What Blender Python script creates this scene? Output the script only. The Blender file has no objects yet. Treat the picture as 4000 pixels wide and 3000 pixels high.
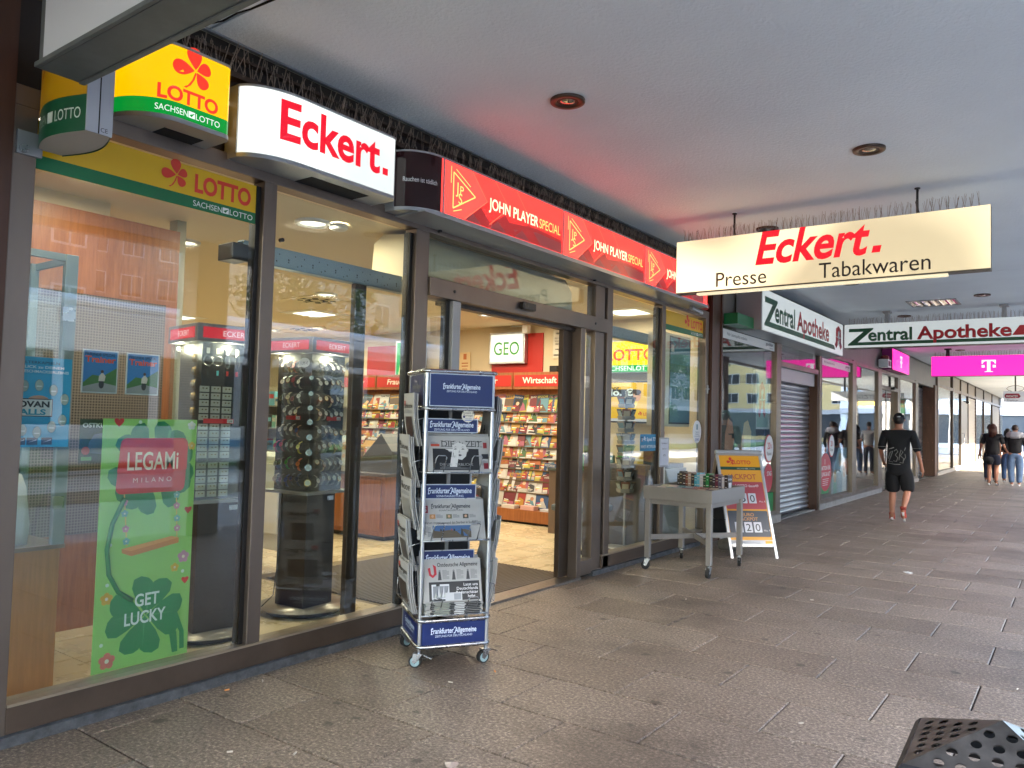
import bpy, math, random
from mathutils import Vector, Matrix
PI = math.pi
rad = math.radians
random.seed(11)
sc = bpy.context.scene
col = sc.collection
EXPO = 4.1

# ---------------------------------------------------------------- camera
cam = bpy.data.cameras.new('camera')
cam.lens = 36 * 3030 / 4000
cam.sensor_width = 36
cam.clip_start = .05
cam.clip_end = 600
co = bpy.data.objects.new('camera', cam)
col.objects.link(co)
_y, _p, _r = rad(36.2), rad(2.65), rad(1.48)
_f = Vector((-math.sin(_y) * math.cos(_p), math.cos(_y) * math.cos(_p), math.sin(_p)))
_rt = Vector((math.cos(_y), math.sin(_y), 0))
_u = _rt.cross(_f)
_r2 = _rt * math.cos(_r) + _u * math.sin(_r)
_u2 = -_rt * math.sin(_r) + _u * math.cos(_r)
mw = Matrix.Identity(4)
for _i in range(3):
    mw[_i][0], mw[_i][1], mw[_i][2] = _r2[_i], _u2[_i], -_f[_i]
mw.translation = Vector((3.686, 0, 1.42))
co.matrix_world = mw
sc.camera = co

# ---------------------------------------------------------------- sky and sun
SUN_EL, SUN_AZ = rad(24), rad(112)      # azimuth clockwise from +Y
world = bpy.data.worlds.new('World')
sc.world = world
world.use_nodes = True
wn = world.node_tree.nodes
sky = wn.new('ShaderNodeTexSky')
sky.sky_type = 'NISHITA'
sky.sun_disc = False
sky.sun_elevation = SUN_EL
sky.sun_rotation = SUN_AZ
sky.air_density = 1.0
sky.dust_density = 2.0
sky.ozone_density = 1.0
wn['Background'].inputs['Strength'].default_value = .15
world.node_tree.links.new(sky.outputs[0], wn['Background'].inputs['Color'])
sl = bpy.data.lights.new('sun', 'SUN')
sl.energy = 4.0
sl.angle = rad(.6)
sl.color = (1, .93, .8)
so = bpy.data.objects.new('sun', sl)
col.objects.link(so)
_sd = Vector((math.sin(SUN_AZ) * math.cos(SUN_EL), math.cos(SUN_AZ) * math.cos(SUN_EL), math.sin(SUN_EL)))
so.rotation_euler = _sd.to_track_quat('Z', 'Y').to_euler()
so.location = (20, -10, 20)
vs = sc.view_settings
vs.view_transform = 'Standard'
vs.look = 'None'
vs.gamma = 1
vs.use_curve_mapping = False
vs.exposure = EXPO
cy = sc.cycles
cy.max_bounces = 9
cy.diffuse_bounces = 4
cy.glossy_bounces = 4
cy.transmission_bounces = 4
cy.transparent_max_bounces = 24
cy.use_denoising = True
cy.sample_clamp_indirect = 6
cy.caustics_reflective = False
cy.caustics_refractive = False
cy.blur_glossy = .5

# ---------------------------------------------------------------- materials
def hx(s):
    s = s.lstrip('#')
    c = [int(s[i:i + 2], 16) / 255 for i in (0, 2, 4)]
    return tuple(x / 12.92 if x <= .04045 else ((x + .055) / 1.055) ** 2.4 for x in c)

MATS = {}
def _c(c):
    return hx(c) if isinstance(c, str) else c

def pm(name, c, rough=.5, metal=0., var=0., scale=6., bump=0., bscale=60., stretch=(1, 1, 1), spec=.5, world=False, dark=None, rvar=0.):
    if name in MATS:
        return MATS[name]
    c = _c(c)
    m = bpy.data.materials.new(name)
    m.use_nodes = True
    nt = m.node_tree
    n, l = nt.nodes, nt.links
    b = n['Principled BSDF']
    b.inputs['Base Color'].default_value = (*c, 1)
    b.inputs['Roughness'].default_value = rough
    b.inputs['Metallic'].default_value = metal
    b.inputs['Specular IOR Level'].default_value = spec
    if var or bump or rvar:
        if world:
            tc = n.new('ShaderNodeNewGeometry').outputs['Position']
        else:
            tc = n.new('ShaderNodeTexCoord').outputs['Object']
        mp = n.new('ShaderNodeMapping')
        mp.inputs['Scale'].default_value = stretch
        l.new(tc, mp.inputs[0])
    if var or rvar:
        t = n.new('ShaderNodeTexNoise')
        t.inputs['Scale'].default_value = scale
        t.inputs['Detail'].default_value = 6
        t.inputs['Roughness'].default_value = .65
        l.new(mp.outputs[0], t.inputs['Vector'])
    if var:
        r = n.new('ShaderNodeValToRGB')
        d = _c(dark) if dark else tuple(x * (1 - var) for x in c)
        e = tuple(min(1, x * (1 + var * .7)) for x in c)
        r.color_ramp.elements[0].position = .3
        r.color_ramp.elements[0].color = (*d, 1)
        r.color_ramp.elements[1].position = .7
        r.color_ramp.elements[1].color = (*e, 1)
        l.new(t.outputs[0], r.inputs[0])
        l.new(r.outputs[0], b.inputs['Base Color'])
    if rvar:
        mr = n.new('ShaderNodeMapRange')
        mr.inputs['From Min'].default_value = .3
        mr.inputs['From Max'].default_value = .7
        mr.inputs['To Min'].default_value = max(.02, rough - rvar)
        mr.inputs['To Max'].default_value = min(1, rough + rvar)
        l.new(t.outputs[0], mr.inputs[0])
        l.new(mr.outputs[0], b.inputs['Roughness'])
    if bump:
        t2 = n.new('ShaderNodeTexNoise')
        t2.inputs['Scale'].default_value = bscale
        t2.inputs['Detail'].default_value = 4
        l.new(mp.outputs[0], t2.inputs['Vector'])
        bp = n.new('ShaderNodeBump')
        bp.inputs['Strength'].default_value = bump
        bp.inputs['Distance'].default_value = .01
        l.new(t2.outputs[0], bp.inputs['Height'])
        l.new(bp.outputs[0], b.inputs['Normal'])
    MATS[name] = m
    return m

def ink(c, rough=.45):
    c = _c(c)
    k = 'ink_%02x%02x%02x_%d' % (*[int(x * 255) for x in c], int(rough * 100))
    return pm(k, c, rough)

def glow(c, s, name=None, rough=.25):
    """something lit from behind: shows at about s times its colour in the picture"""
    c = _c(c)
    k = name or 'glow_%02x%02x%02x_%d' % (*[int(x * 255) for x in c], int(s * 100))
    if k in MATS:
        return MATS[k]
    m = bpy.data.materials.new(k)
    m.use_nodes = True
    b = m.node_tree.nodes['Principled BSDF']
    b.inputs['Base Color'].default_value = (*[x * .5 for x in c], 1)
    b.inputs['Roughness'].default_value = rough
    b.inputs['Emission Color'].default_value = (*c, 1)
    b.inputs['Emission Strength'].default_value = s / 2 ** EXPO
    MATS[k] = m
    return m

def glow_uneven(name, c, lo, hi, scale=1.2, axis=None):
    """a light box face whose tubes do not light it quite evenly"""
    m = glow(c, 1, name)
    nt = m.node_tree; n, l = nt.nodes, nt.links
    g = n.new('ShaderNodeNewGeometry')
    t = n.new('ShaderNodeTexNoise'); t.inputs['Scale'].default_value = scale; t.inputs['Detail'].default_value = 1
    l.new(g.outputs['Position'], t.inputs['Vector'])
    r = n.new('ShaderNodeMapRange')
    r.inputs['From Min'].default_value = .35; r.inputs['From Max'].default_value = .65
    r.inputs['To Min'].default_value = lo / 2 ** EXPO; r.inputs['To Max'].default_value = hi / 2 ** EXPO
    l.new(t.outputs[0], r.inputs[0]); l.new(r.outputs[0], n['Principled BSDF'].inputs['Emission Strength'])
    return m

def glass(name='window_glass', tint=(.93, .97, .95), base=.045, k=.7, rough=.0):
    if name in MATS:
        return MATS[name]
    m = bpy.data.materials.new(name)
    m.use_nodes = True
    nt = m.node_tree
    n, l = nt.nodes, nt.links
    n.clear()
    out = n.new('ShaderNodeOutputMaterial')
    tr = n.new('ShaderNodeBsdfTransparent')
    tr.inputs[0].default_value = (*tint, 1)
    gl = n.new('ShaderNodeBsdfGlossy')
    gl.inputs['Roughness'].default_value = rough
    gl.inputs['Color'].default_value = (1, 1, 1, 1)
    lw = n.new('ShaderNodeLayerWeight')
    lw.inputs['Blend'].default_value = .5
    pw = n.new('ShaderNodeMath'); pw.operation = 'POWER'
    pw.inputs[1].default_value = 4.2
    l.new(lw.outputs['Facing'], pw.inputs[0])
    ml = n.new('ShaderNodeMath'); ml.operation = 'MULTIPLY_ADD'
    ml.inputs[1].default_value = k
    ml.inputs[2].default_value = base
    l.new(pw.outputs[0], ml.inputs[0])
    mx = n.new('ShaderNodeMixShader')
    l.new(ml.outputs[0], mx.inputs[0])
    l.new(tr.outputs[0], mx.inputs[1])
    l.new(gl.outputs[0], mx.inputs[2])
    l.new(mx.outputs[0], out.inputs[0])
    # slight waviness of big panes
    tc = n.new('ShaderNodeNewGeometry')
    ns = n.new('ShaderNodeTexNoise'); ns.inputs['Scale'].default_value = 1.3
    ns.inputs['Detail'].default_value = 1
    l.new(tc.outputs['Position'], ns.inputs['Vector'])
    bp = n.new('ShaderNodeBump'); bp.inputs['Strength'].default_value = .12
    bp.inputs['Distance'].default_value = .01
    l.new(ns.outputs[0], bp.inputs['Height'])
    l.new(bp.outputs[0], gl.inputs['Normal'])
    MATS[name] = m
    return m

# ---------------------------------------------------------------- mesh building
class Fr:
    """a plane to draw on: origin o, right u, up v, outward n"""
    def __init__(s, o, u, v):
        s.o, s.u, s.v = Vector(o), Vector(u).normalized(), Vector(v).normalized()
        s.n = s.u.cross(s.v)
    def P(s, a, b, h=0.):
        return s.o + s.u * a + s.v * b + s.n * h

class Wrap:
    """a bent face: plan profile (list of x, y), up = z"""
    def __init__(s, pts, z):
        s.pts = [Vector((p[0], p[1])) for p in pts]
        s.z = z
        s.d = [0.]
        for i in range(1, len(pts)):
            s.d.append(s.d[-1] + (s.pts[i] - s.pts[i - 1]).length)
        s.L = s.d[-1]
    def P(s, a, b, h=0.):
        a = max(0, min(s.L - 1e-6, a))
        i = 0
        while i < len(s.d) - 2 and s.d[i + 1] < a:
            i += 1
        p, q = s.pts[i], s.pts[i + 1]
        t = (a - s.d[i]) / max(1e-9, s.d[i + 1] - s.d[i])
        d = (q - p).normalized()
        w = p.lerp(q, t)
        return Vector((w.x + d.y * h, w.y - d.x * h, s.z + b))

FX = lambda x, y, z: Fr((x, y, z), (0, 1, 0), (0, 0, 1))      # faces +X (the street)
FY = lambda x, y, z: Fr((x, y, z), (1, 0, 0), (0, 0, 1))      # faces -Y (the camera side)

_tc = {}
def glyphs(s, bold=0., shear=0., space=1.):
    k = (s, bold, shear, space)
    if k in _tc:
        return _tc[k]
    cu = bpy.data.curves.new('t', 'FONT')
    cu.body = s
    cu.size = 1
    cu.offset = bold
    cu.shear = shear
    cu.space_character = space
    cu.resolution_u = 4
    o = bpy.data.objects.new('t', cu)
    me = bpy.data.meshes.new_from_object(o)
    vs_ = [(v.co.x, v.co.y) for v in me.vertices]
    fs_ = [tuple(p.vertices) for p in me.polygons]
    bpy.data.objects.remove(o)
    bpy.data.curves.remove(cu)
    bpy.data.meshes.remove(me)
    if vs_:
        x0, x1 = min(v[0] for v in vs_), max(v[0] for v in vs_)
    else:
        x0 = x1 = 0
    _tc[k] = (vs_, fs_, x0, x1)
    return _tc[k]

TM = {}
class MB:
    def __init__(s):
        s.v, s.f, s.m, s.sm, s.mats = [], [], [], [], []
    def mi(s, m):
        if m not in s.mats:
            s.mats.append(m)
        return s.mats.index(m)
    def add(s, vs_, fs_, m, smooth=False):
        b = len(s.v)
        i = s.mi(m)
        s.v += [tuple(v) for v in vs_]
        for f in fs_:
            s.f.append([b + k for k in f])
            s.m.append(i)
            s.sm.append(smooth)
    def box(s, x0, x1, y0, y1, z0, z1, m):
        vs_ = [(x, y, z) for z in (z0, z1) for y in (y0, y1) for x in (x0, x1)]
        s.add(vs_, [(0, 2, 3, 1), (4, 5, 7, 6), (0, 1, 5, 4), (2, 6, 7, 3), (0, 4, 6, 2), (1, 3, 7, 5)], m)
        return s
    def obox(s, fr, a0, a1, b0, b1, h0, h1, m):
        vs_ = [fr.P(a, b, h) for h in (h0, h1) for b in (b0, b1) for a in (a0, a1)]
        s.add(vs_, [(0, 2, 3, 1), (4, 5, 7, 6), (0, 1, 5, 4), (2, 6, 7, 3), (0, 4, 6, 2), (1, 3, 7, 5)], m)
        return s
    def prism(s, pts, fr, h0, h1, m, smooth=False, top=None):
        n = len(pts)
        ar = sum(pts[i][0] * pts[(i + 1) % n][1] - pts[(i + 1) % n][0] * pts[i][1] for i in range(n))
        if ar < 0:
            pts = pts[::-1]
        lo = [fr.P(a, b, h0) for a, b in pts]
        hi = [fr.P(a, b, h1) for a, b in pts]
        s.add(lo + hi, [(i, (i + 1) % n, n + (i + 1) % n, n + i) for i in range(n)], m, smooth)
        s.add(lo, [tuple(range(n - 1, -1, -1))], m)
        s.add(hi, [tuple(range(n))], top or m)
        return s
    def flat(s, pts, fr, h, m):
        n = len(pts)
        ar = sum(pts[i][0] * pts[(i + 1) % n][1] - pts[(i + 1) % n][0] * pts[i][1] for i in range(n))
        if ar < 0:
            pts = pts[::-1]
        s.add([fr.P(a, b, h) for a, b in pts], [tuple(range(n))], m)
        return s
    def rect(s, fr, a0, a1, b0, b1, h, m, n=1):
        for i in range(n):
            p, q = a0 + (a1 - a0) * i / n, a0 + (a1 - a0) * (i + 1) / n
            s.flat([(p, b0), (q, b0), (q, b1), (p, b1)], fr, h, m)
        return s
    def disc(s, fr, a, b, r, h, m, n=20, ry=None, a0=0., a1=2 * PI):
        ry = r if ry is None else ry
        full = abs(a1 - a0 - 2 * PI) < 1e-6
        k = n if full else n + 1
        s.flat([(a + r * math.cos(a0 + (a1 - a0) * i / n), b + ry * math.sin(a0 + (a1 - a0) * i / n)) for i in range(k)], fr, h, m)
        return s
    def cyl(s, p0, p1, r, m, n=14, r2=None, caps=True, smooth=True):
        p0, p1 = Vector(p0), Vector(p1)
        r2 = r if r2 is None else r2
        d = (p1 - p0).normalized()
        a = d.orthogonal().normalized()
        b = d.cross(a)
        lo = [p0 + (a * math.cos(2 * PI * i / n) + b * math.sin(2 * PI * i / n)) * r for i in range(n)]
        hi = [p1 + (a * math.cos(2 * PI * i / n) + b * math.sin(2 * PI * i / n)) * r2 for i in range(n)]
        s.add(lo + hi, [(i, (i + 1) % n, n + (i + 1) % n, n + i) for i in range(n)], m, smooth)
        if caps:
            s.add(lo, [tuple(range(n - 1, -1, -1))], m)
            s.add(hi, [tuple(range(n))], m)
        return s
    def tube(s, pts, r, m, n=8, closed=False, smooth=True):
        pts = [Vector(p) for p in pts]
        k = len(pts)
        rings = []
        prev = None
        for i in range(k):
            if closed:
                d = pts[(i + 1) % k] - pts[i - 1]
            else:
                d = pts[min(i + 1, k - 1)] - pts[max(i - 1, 0)]
            d.normalize()
            if prev is None:
                a = d.orthogonal().normalized()
            else:
                a = (prev - d * prev.dot(d)).normalized()
            prev = a
            b = d.cross(a)
            rings.append([pts[i] + (a * math.cos(2 * PI * j / n) + b * math.sin(2 * PI * j / n)) * r for j in range(n)])
        vs_ = [v for g in rings for v in g]
        fs_ = []
        for i in range(k if closed else k - 1):
            i2 = (i + 1) % k
            for j in range(n):
                fs_.append((i * n + j, i * n + (j + 1) % n, i2 * n + (j + 1) % n, i2 * n + j))
        if not closed:
            fs_.append(tuple(range(n - 1, -1, -1)))
            fs_.append(tuple((k - 1) * n + j for j in range(n)))
        s.add(vs_, fs_, m, smooth)
        return s
    def lathe(s, prof, o, m, n=20, smooth=True, axis=None):
        o = Vector(o)
        vs_ = [o + Vector((r * math.cos(2 * PI * j / n), r * math.sin(2 * PI * j / n), z)) for r, z in prof for j in range(n)]
        k = len(prof)
        fs_ = [(i * n + j, i * n + (j + 1) % n, (i + 1) * n + (j + 1) % n, (i + 1) * n + j) for i in range(k - 1) for j in range(n)]
        s.add(vs_, fs_, m, smooth)
        return s
    def text(s, t, fr, a, b, size, h, m, align='L', sx=1., shear=0., bold=0., space=1., width=None, depth=0.):
        vs_, fs_, x0, x1 = glyphs(t, bold, shear, space)
        if not vs_:
            return s
        if width:
            sx = width / size / (x1 - x0)
        w = (x1 - x0) * size * sx
        off = {'L': 0, 'C': -w / 2, 'R': -w}[align]
        s.add([fr.P(a + off + (x - x0) * size * sx, b + y * size, h) for x, y in vs_], fs_, m)
        return s
    def build(s, name, parent=None, local=False, bev=0., bseg=2, **props):
        if parent is None:
            xs = [v[0] for v in s.v]; ys = [v[1] for v in s.v]; zs = [v[2] for v in s.v]
            T = Matrix.Translation(((min(xs) + max(xs)) / 2, (min(ys) + max(ys)) / 2, min(zs)))
            Ti = T.inverted()
            vv = [tuple(Ti @ Vector(v)) for v in s.v]
        else:
            T = TM[parent.name]
            Ti = T.inverted()
            vv = s.v if local else [tuple(Ti @ Vector(v)) for v in s.v]
        me = bpy.data.meshes.new(name)
        me.from_pydata(vv, [], s.f)
        for m in s.mats:
            me.materials.append(m)
        me.polygons.foreach_set('material_index', s.m)
        me.polygons.foreach_set('use_smooth', s.sm)
        me.update()
        o = bpy.data.objects.new(name, me)
        col.objects.link(o)
        if parent is None:
            o.matrix_world = T
        else:
            o.parent = parent
        TM[o.name] = T
        if bev:
            b = o.modifiers.new('bevel', 'BEVEL')
            b.width = bev
            b.segments = bseg
            b.limit_method = 'ANGLE'
            b.angle_limit = rad(40)
        setp(o, **props)
        return o

def setp(o, label=None, cat=None, group=None, kind=None):
    if label: o['label'] = label
    if cat: o['category'] = cat
    if group: o['group'] = group
    if kind: o['kind'] = kind

def thing(name, label, cat, loc=(0, 0, 0), rz=0., group=None):
    o = bpy.data.objects.new(name, None)
    col.objects.link(o)
    o.empty_display_size = .1
    T = Matrix.Translation(loc) @ Matrix.Rotation(rz, 4, 'Z')
    o.matrix_world = T
    TM[o.name] = T
    setp(o, label, cat, group)
    return o

def dup(o, T=None, label=None, parent=None, group=None):
    """copy of a thing with its parts and sub-parts; T is its new world matrix"""
    c = o.copy()
    col.objects.link(c)
    if parent is not None:
        c.parent = parent
    if T is not None:
        c.matrix_world = T
        TM[c.name] = T
    if label: c['label'] = label
    if group: c['group'] = group
    for ch in o.children:
        dup(ch, None, None, c)
    return c

def box(name, x0, x1, y0, y1, z0, z1, m, parent=None, **kw):
    return MB().box(x0, x1, y0, y1, z0, z1, m).build(name, parent, **kw)

ORD = ['zeroth', 'first', 'second', 'third', 'fourth', 'fifth', 'sixth', 'seventh', 'eighth', 'ninth', 'tenth', 'eleventh', 'twelfth', 'thirteenth', 'fourteenth', 'fifteenth', 'sixteenth', 'seventeenth', 'eighteenth', 'nineteenth',
       'twentieth', 'twenty-first', 'twenty-second', 'twenty-third', 'twenty-fourth', 'twenty-fifth', 'twenty-sixth', 'twenty-seventh', 'twenty-eighth', 'twenty-ninth', 'thirtieth']
# ---------------------------------------------------------------- common materials
BRONZE = pm('bronze_aluminium', '#776b61', .38, .75, var=.12, scale=3, stretch=(1, 1, .3), rvar=.08)
BRONZE_D = pm('bronze_dark', '#4c4239', .42, .6, var=.2, scale=4, rvar=.08)
BROWNCOL = pm('brown_cladding', '#4a2f20', .4, .3, var=.25, scale=3, stretch=(3, 3, .4), rvar=.1)
ALU = pm('brushed_aluminium', '#b9bdc0', .32, .9, var=.08, scale=10, stretch=(1, 1, .2), rvar=.08)
CHROME = pm('chrome_tube', '#a4a8ad', .28, 1., rvar=.1, scale=12)
GREY = pm('grey_powder_coat', '#9a9b9b', .45, .4, var=.08, scale=5)
RUBBER = pm('rubber_black', '#1a1a1a', .7)
BLACK = pm('black_plastic', '#121212', .4)
WHITE = pm('white_paint', (.78, .78, .76), .45)
WOOD = pm('beech_veneer', '#9a6036', .42, var=.2, scale=5, stretch=(9, 9, .7), dark='#834c27')
GLASS = glass()
DARKGAP = pm('dark_gap', '#0c0a09', .9)
SPIKE = pm('spike_steel', '#8a7a6c', .5, .4)
YELL, GREEN, RED = '#f6c200', '#0b8a3c', '#e8352a'
# ================================================================ SETTING
# granite slabs of the arcade walk
def granite():
    m = bpy.data.materials.new('granite_slab')
    m.use_nodes = True
    nt = m.node_tree; n, l = nt.nodes, nt.links
    b = n['Principled BSDF']
    g = n.new('ShaderNodeNewGeometry')
    def noise(s, d=4, r=.6):
        t = n.new('ShaderNodeTexNoise'); t.inputs['Scale'].default_value = s
        t.inputs['Detail'].default_value = d; t.inputs['Roughness'].default_value = r
        l.new(g.outputs['Position'], t.inputs['Vector']); return t.outputs[0]
    def ramp(src, stops):
        r = n.new('ShaderNodeValToRGB')
        e = r.color_ramp.elements
        e[0].position, e[0].color = stops[0][0], (*_c(stops[0][1]), 1)
        e[1].position, e[1].color = stops[-1][0], (*_c(stops[-1][1]), 1)
        for p, c in stops[1:-1]:
            x = e.new(p); x.color = (*_c(c), 1)
        l.new(src, r.inputs[0]); return r.outputs[0]
    def mix(f, a, c, mode='MIX'):
        x = n.new('ShaderNodeMix'); x.data_type = 'RGBA'; x.blend_type = mode
        if isinstance(f, float): x.inputs[0].default_value = f
        else: l.new(f, x.inputs[0])
        for s, q in ((6, a), (7, c)):
            if isinstance(q, tuple): x.inputs[s].default_value = (*q, 1)
            else: l.new(q, x.inputs[s])
        return x.outputs[2]
    sp = ramp(noise(58, 5, .8), [(.3, '#45413d'), (.44, '#726b63'), (.56, '#a69d93'), (.68, '#efe7dc')])
    big = ramp(noise(1.1, 5, .6), [(.3, '#a9a19a'), (.5, '#cfc8c2'), (.7, '#e6e0da')])
    c = mix(.75, sp, big, 'MULTIPLY')
    oi = n.new('ShaderNodeObjectInfo')
    tone = ramp(oi.outputs['Random'], [(0, '#d6d0ca'), (.5, '#e2ddd8'), (1, '#f0ece8')])
    c = mix(1., c, tone, 'MULTIPLY')
    # trodden gum and stains
    v = n.new('ShaderNodeTexVoronoi'); v.inputs['Scale'].default_value = 4.6
    v.inputs['Randomness'].default_value = 1
    wob = n.new('ShaderNodeTexNoise'); wob.inputs['Scale'].default_value = 18
    l.new(g.outputs['Position'], wob.inputs['Vector'])
    wa = n.new('ShaderNodeVectorMath'); wa.operation = 'MULTIPLY_ADD'
    wa.inputs[1].default_value = (.05, .05, 0)
    l.new(wob.outputs['Color'], wa.inputs[0]); l.new(g.outputs['Position'], wa.inputs[2])
    l.new(wa.outputs[0], v.inputs['Vector'])
    gum = ramp(v.outputs['Distance'], [(.0, (1, 1, 1)), (.10, (1, 1, 1)), (.15, (0, 0, 0)), (1, (0, 0, 0))])
    sel = ramp(v.outputs['Color'], [(0, (1, 1, 1)), (.5, (1, 1, 1)), (.53, (0, 0, 0)), (1, (0, 0, 0))])
    f = n.new('ShaderNodeMath'); f.operation = 'MULTIPLY'
    l.new(gum, f.inputs[0]); l.new(sel, f.inputs[1])
    f2 = n.new('ShaderNodeMath'); f2.operation = 'MULTIPLY'; f2.inputs[1].default_value = .72
    l.new(f.outputs[0], f2.inputs[0])
    c = mix(f2.outputs[0], c, hx('#241f1c'))
    st = ramp(noise(.55, 6, .7), [(.0, (1, 1, 1)), (.36, (1, 1, 1)), (.47, (0, 0, 0)), (1, (0, 0, 0))])
    f3 = n.new('ShaderNodeMath'); f3.operation = 'MULTIPLY'; f3.inputs[1].default_value = .38
    l.new(st, f3.inputs[0])
    c = mix(f3.outputs[0], c, hx('#3a322c'))
    l.new(c, b.inputs['Base Color'])
    rr = n.new('ShaderNodeMapRange'); rr.inputs['To Min'].default_value = .34; rr.inputs['To Max'].default_value = .62
    l.new(noise(2.5, 4), rr.inputs[0]); l.new(rr.outputs[0], b.inputs['Roughness'])
    bp = n.new('ShaderNodeBump'); bp.inputs['Strength'].default_value = .35; bp.inputs['Distance'].default_value = .004
    l.new(noise(170, 3, .7), bp.inputs['Height']); l.new(bp.outputs[0], b.inputs['Normal'])
    return m
GRAN = granite()
JOINT = pm('joint_dirt', '#1d1815', .9, var=.5, scale=30, world=True)
base = box('pavement', -.05, 5.1, -6, 56, -.2, -.012, JOINT, kind='structure')

def slab_mesh(w, d, k):
    r = random.Random(k)
    mb = MB()
    g = .0042
    c = [(g, g), (w - g, g), (w - g, d - g), (g, d - g)]
    z = [r.uniform(-.0012, .0012) for _ in c]
    e = .004
    i_ = [(g + e, g + e), (w - g - e, g + e), (w - g - e, d - g - e), (g + e, d - g - e)]
    vs_ = [(x, y, -.012) for x, y in c] + [(x, y, zz - .003) for (x, y), zz in zip(c, z)] + [(x, y, zz) for (x, y), zz in zip(i_, z)]
    fs_ = [(a, (a + 1) % 4, 4 + (a + 1) % 4, 4 + a) for a in range(4)] + [(4 + a, 4 + (a + 1) % 4, 8 + (a + 1) % 4, 8 + a) for a in range(4)] + [(8, 9, 10, 11)]
    mb.add(vs_, fs_, GRAN)
    return mb
SL, SW = .76, .49
protos = {}
def slab(x0, x1, y0):
    k = (round(x1 - x0, 3), random.randrange(6))
    if k not in protos:
        o = slab_mesh(x1 - x0, SW, hash(k) % 999).build('slab', base, local=True)
        protos[k] = o.data
    else:
        o = bpy.data.objects.new('slab', protos[k])
        col.objects.link(o)
        o.parent = base
    o.matrix_basis = Matrix.Translation(TM[base.name].inverted() @ Vector((x0, y0, 0)))
rest = MB()
n_sl = 0
for j in range(-6, 108):
    y0 = 2.70 + SW * (j - 4)
    if y0 > 55: break
    off = (2.09 if (j % 2) else 1.71) - 4 * SL
    xs = [0.] + [off + SL * k for k in range(14) if .05 < off + SL * k < 4.8] + [4.9]
    for a, b_ in zip(xs, xs[1:]):
        near = 0.6 < y0 < 21 and a < 4.4 and (a - 3.686) < y0 * .1 + .4
        if near and n_sl < 292:
            slab(a, b_, y0); n_sl += 1
        else:
            m_ = slab_mesh(b_ - a, SW, j)
            rest.add([(v[0] + a, v[1] + y0, v[2]) for v in m_.v], m_.f, GRAN)
rest.build('slab_field', base, kind='stuff')

# street beyond the arcade
ASPH = pm('asphalt', (.30, .30, .295), .85, var=.25, scale=3, bump=.3, bscale=90, world=True)
GRASSM = pm('lawn_green', (.06, .13, .03), .9, var=.4, scale=4, world=True)
box('street', 5.1, 300, -220, 300, -.35, -.14, ASPH, kind='structure')
box('ground', -300, 5.1, 56.05, 300, -.35, -.1, ASPH, kind='structure')
box('tram_platform', 9.5, 12.5, -30, 40, -.14, .06, pm('platform_concrete', (.42, .41, .39), .8, var=.15, scale=2), kind='structure')
box('grass_verge', 16.5, 20.5, -50, 80, -.14, -.04, GRASSM, kind='structure')
box('kerb', 4.9, 5.1, -30, 56, -.2, -.005, pm('kerb_granite', (.35, .34, .33), .7, var=.2, scale=20), kind='structure')

# arcade ceiling: textured plaster with a joint
def plaster():
    m = bpy.data.materials.new('ceiling_plaster')
    m.use_nodes = True
    nt = m.node_tree; n, l = nt.nodes, nt.links
    b = n['Principled BSDF']
    b.inputs['Roughness'].default_value = .85
    g = n.new('ShaderNodeNewGeometry')
    t = n.new('ShaderNodeTexNoise'); t.inputs['Scale'].default_value = .8; t.inputs['Detail'].default_value = 7
    l.new(g.outputs['Position'], t.inputs['Vector'])
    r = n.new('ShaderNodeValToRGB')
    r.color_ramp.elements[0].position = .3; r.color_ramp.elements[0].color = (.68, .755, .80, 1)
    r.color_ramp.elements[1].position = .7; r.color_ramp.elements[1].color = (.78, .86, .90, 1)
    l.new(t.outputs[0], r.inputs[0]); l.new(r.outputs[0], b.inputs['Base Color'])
    t2 = n.new('ShaderNodeTexNoise'); t2.inputs['Scale'].default_value = 42; t2.inputs['Detail'].default_value = 5; t2.inputs['Roughness'].default_value = .65
    l.new(g.outputs['Position'], t2.inputs['Vector'])
    bp = n.new('ShaderNodeBump'); bp.inputs['Strength'].default_value = .9; bp.inputs['Distance'].default_value = .01
    l.new(t2.outputs[0], bp.inputs['Height']); l.new(bp.outputs[0], b.inputs['Normal'])
    return m
PLAS = plaster()
CZ = 3.4
cl = MB()
# ceiling made of bays with fine open joints; the recess above the shop signs stays open
for y0, y1 in ((-6, 2.21), (2.225, 11.1), (11.118, 20), (20.008, 29), (29.008, 38), (38.008, 54.6)):
    cl.box(.07, 4.9, y0, y1, CZ, CZ + .35, PLAS)
ceil = cl.build('ceiling', kind='structure')
EDGE = pm('ceiling_edge_trim', '#7f8488', .5, .5)
box('edge_trim', .045, .07, -6, 10.0, CZ - .012, CZ + .05, EDGE, ceil)
box('edge_fascia', 4.9, 5.02, -6, 54.6, CZ - .08, CZ + 1.2, pm('fascia_panel', (.5, .5, .5), .5, .2), ceil)
box('roof_void', -.5, 4.9, -6, 54.6, CZ + .36, CZ + .5, DARKGAP, ceil)
# crack in the plaster near the first joint
ck = MB()
pts = [(.10, 2.18), (.2, 2.205), (.33, 2.2), (.42, 2.215), (.5, 2.22), (.62, 2.225)]
ck.tube([(x, y, CZ) for x, y in pts], .006, DARKGAP, 5)
ck.build('crack', ceil)

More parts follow.
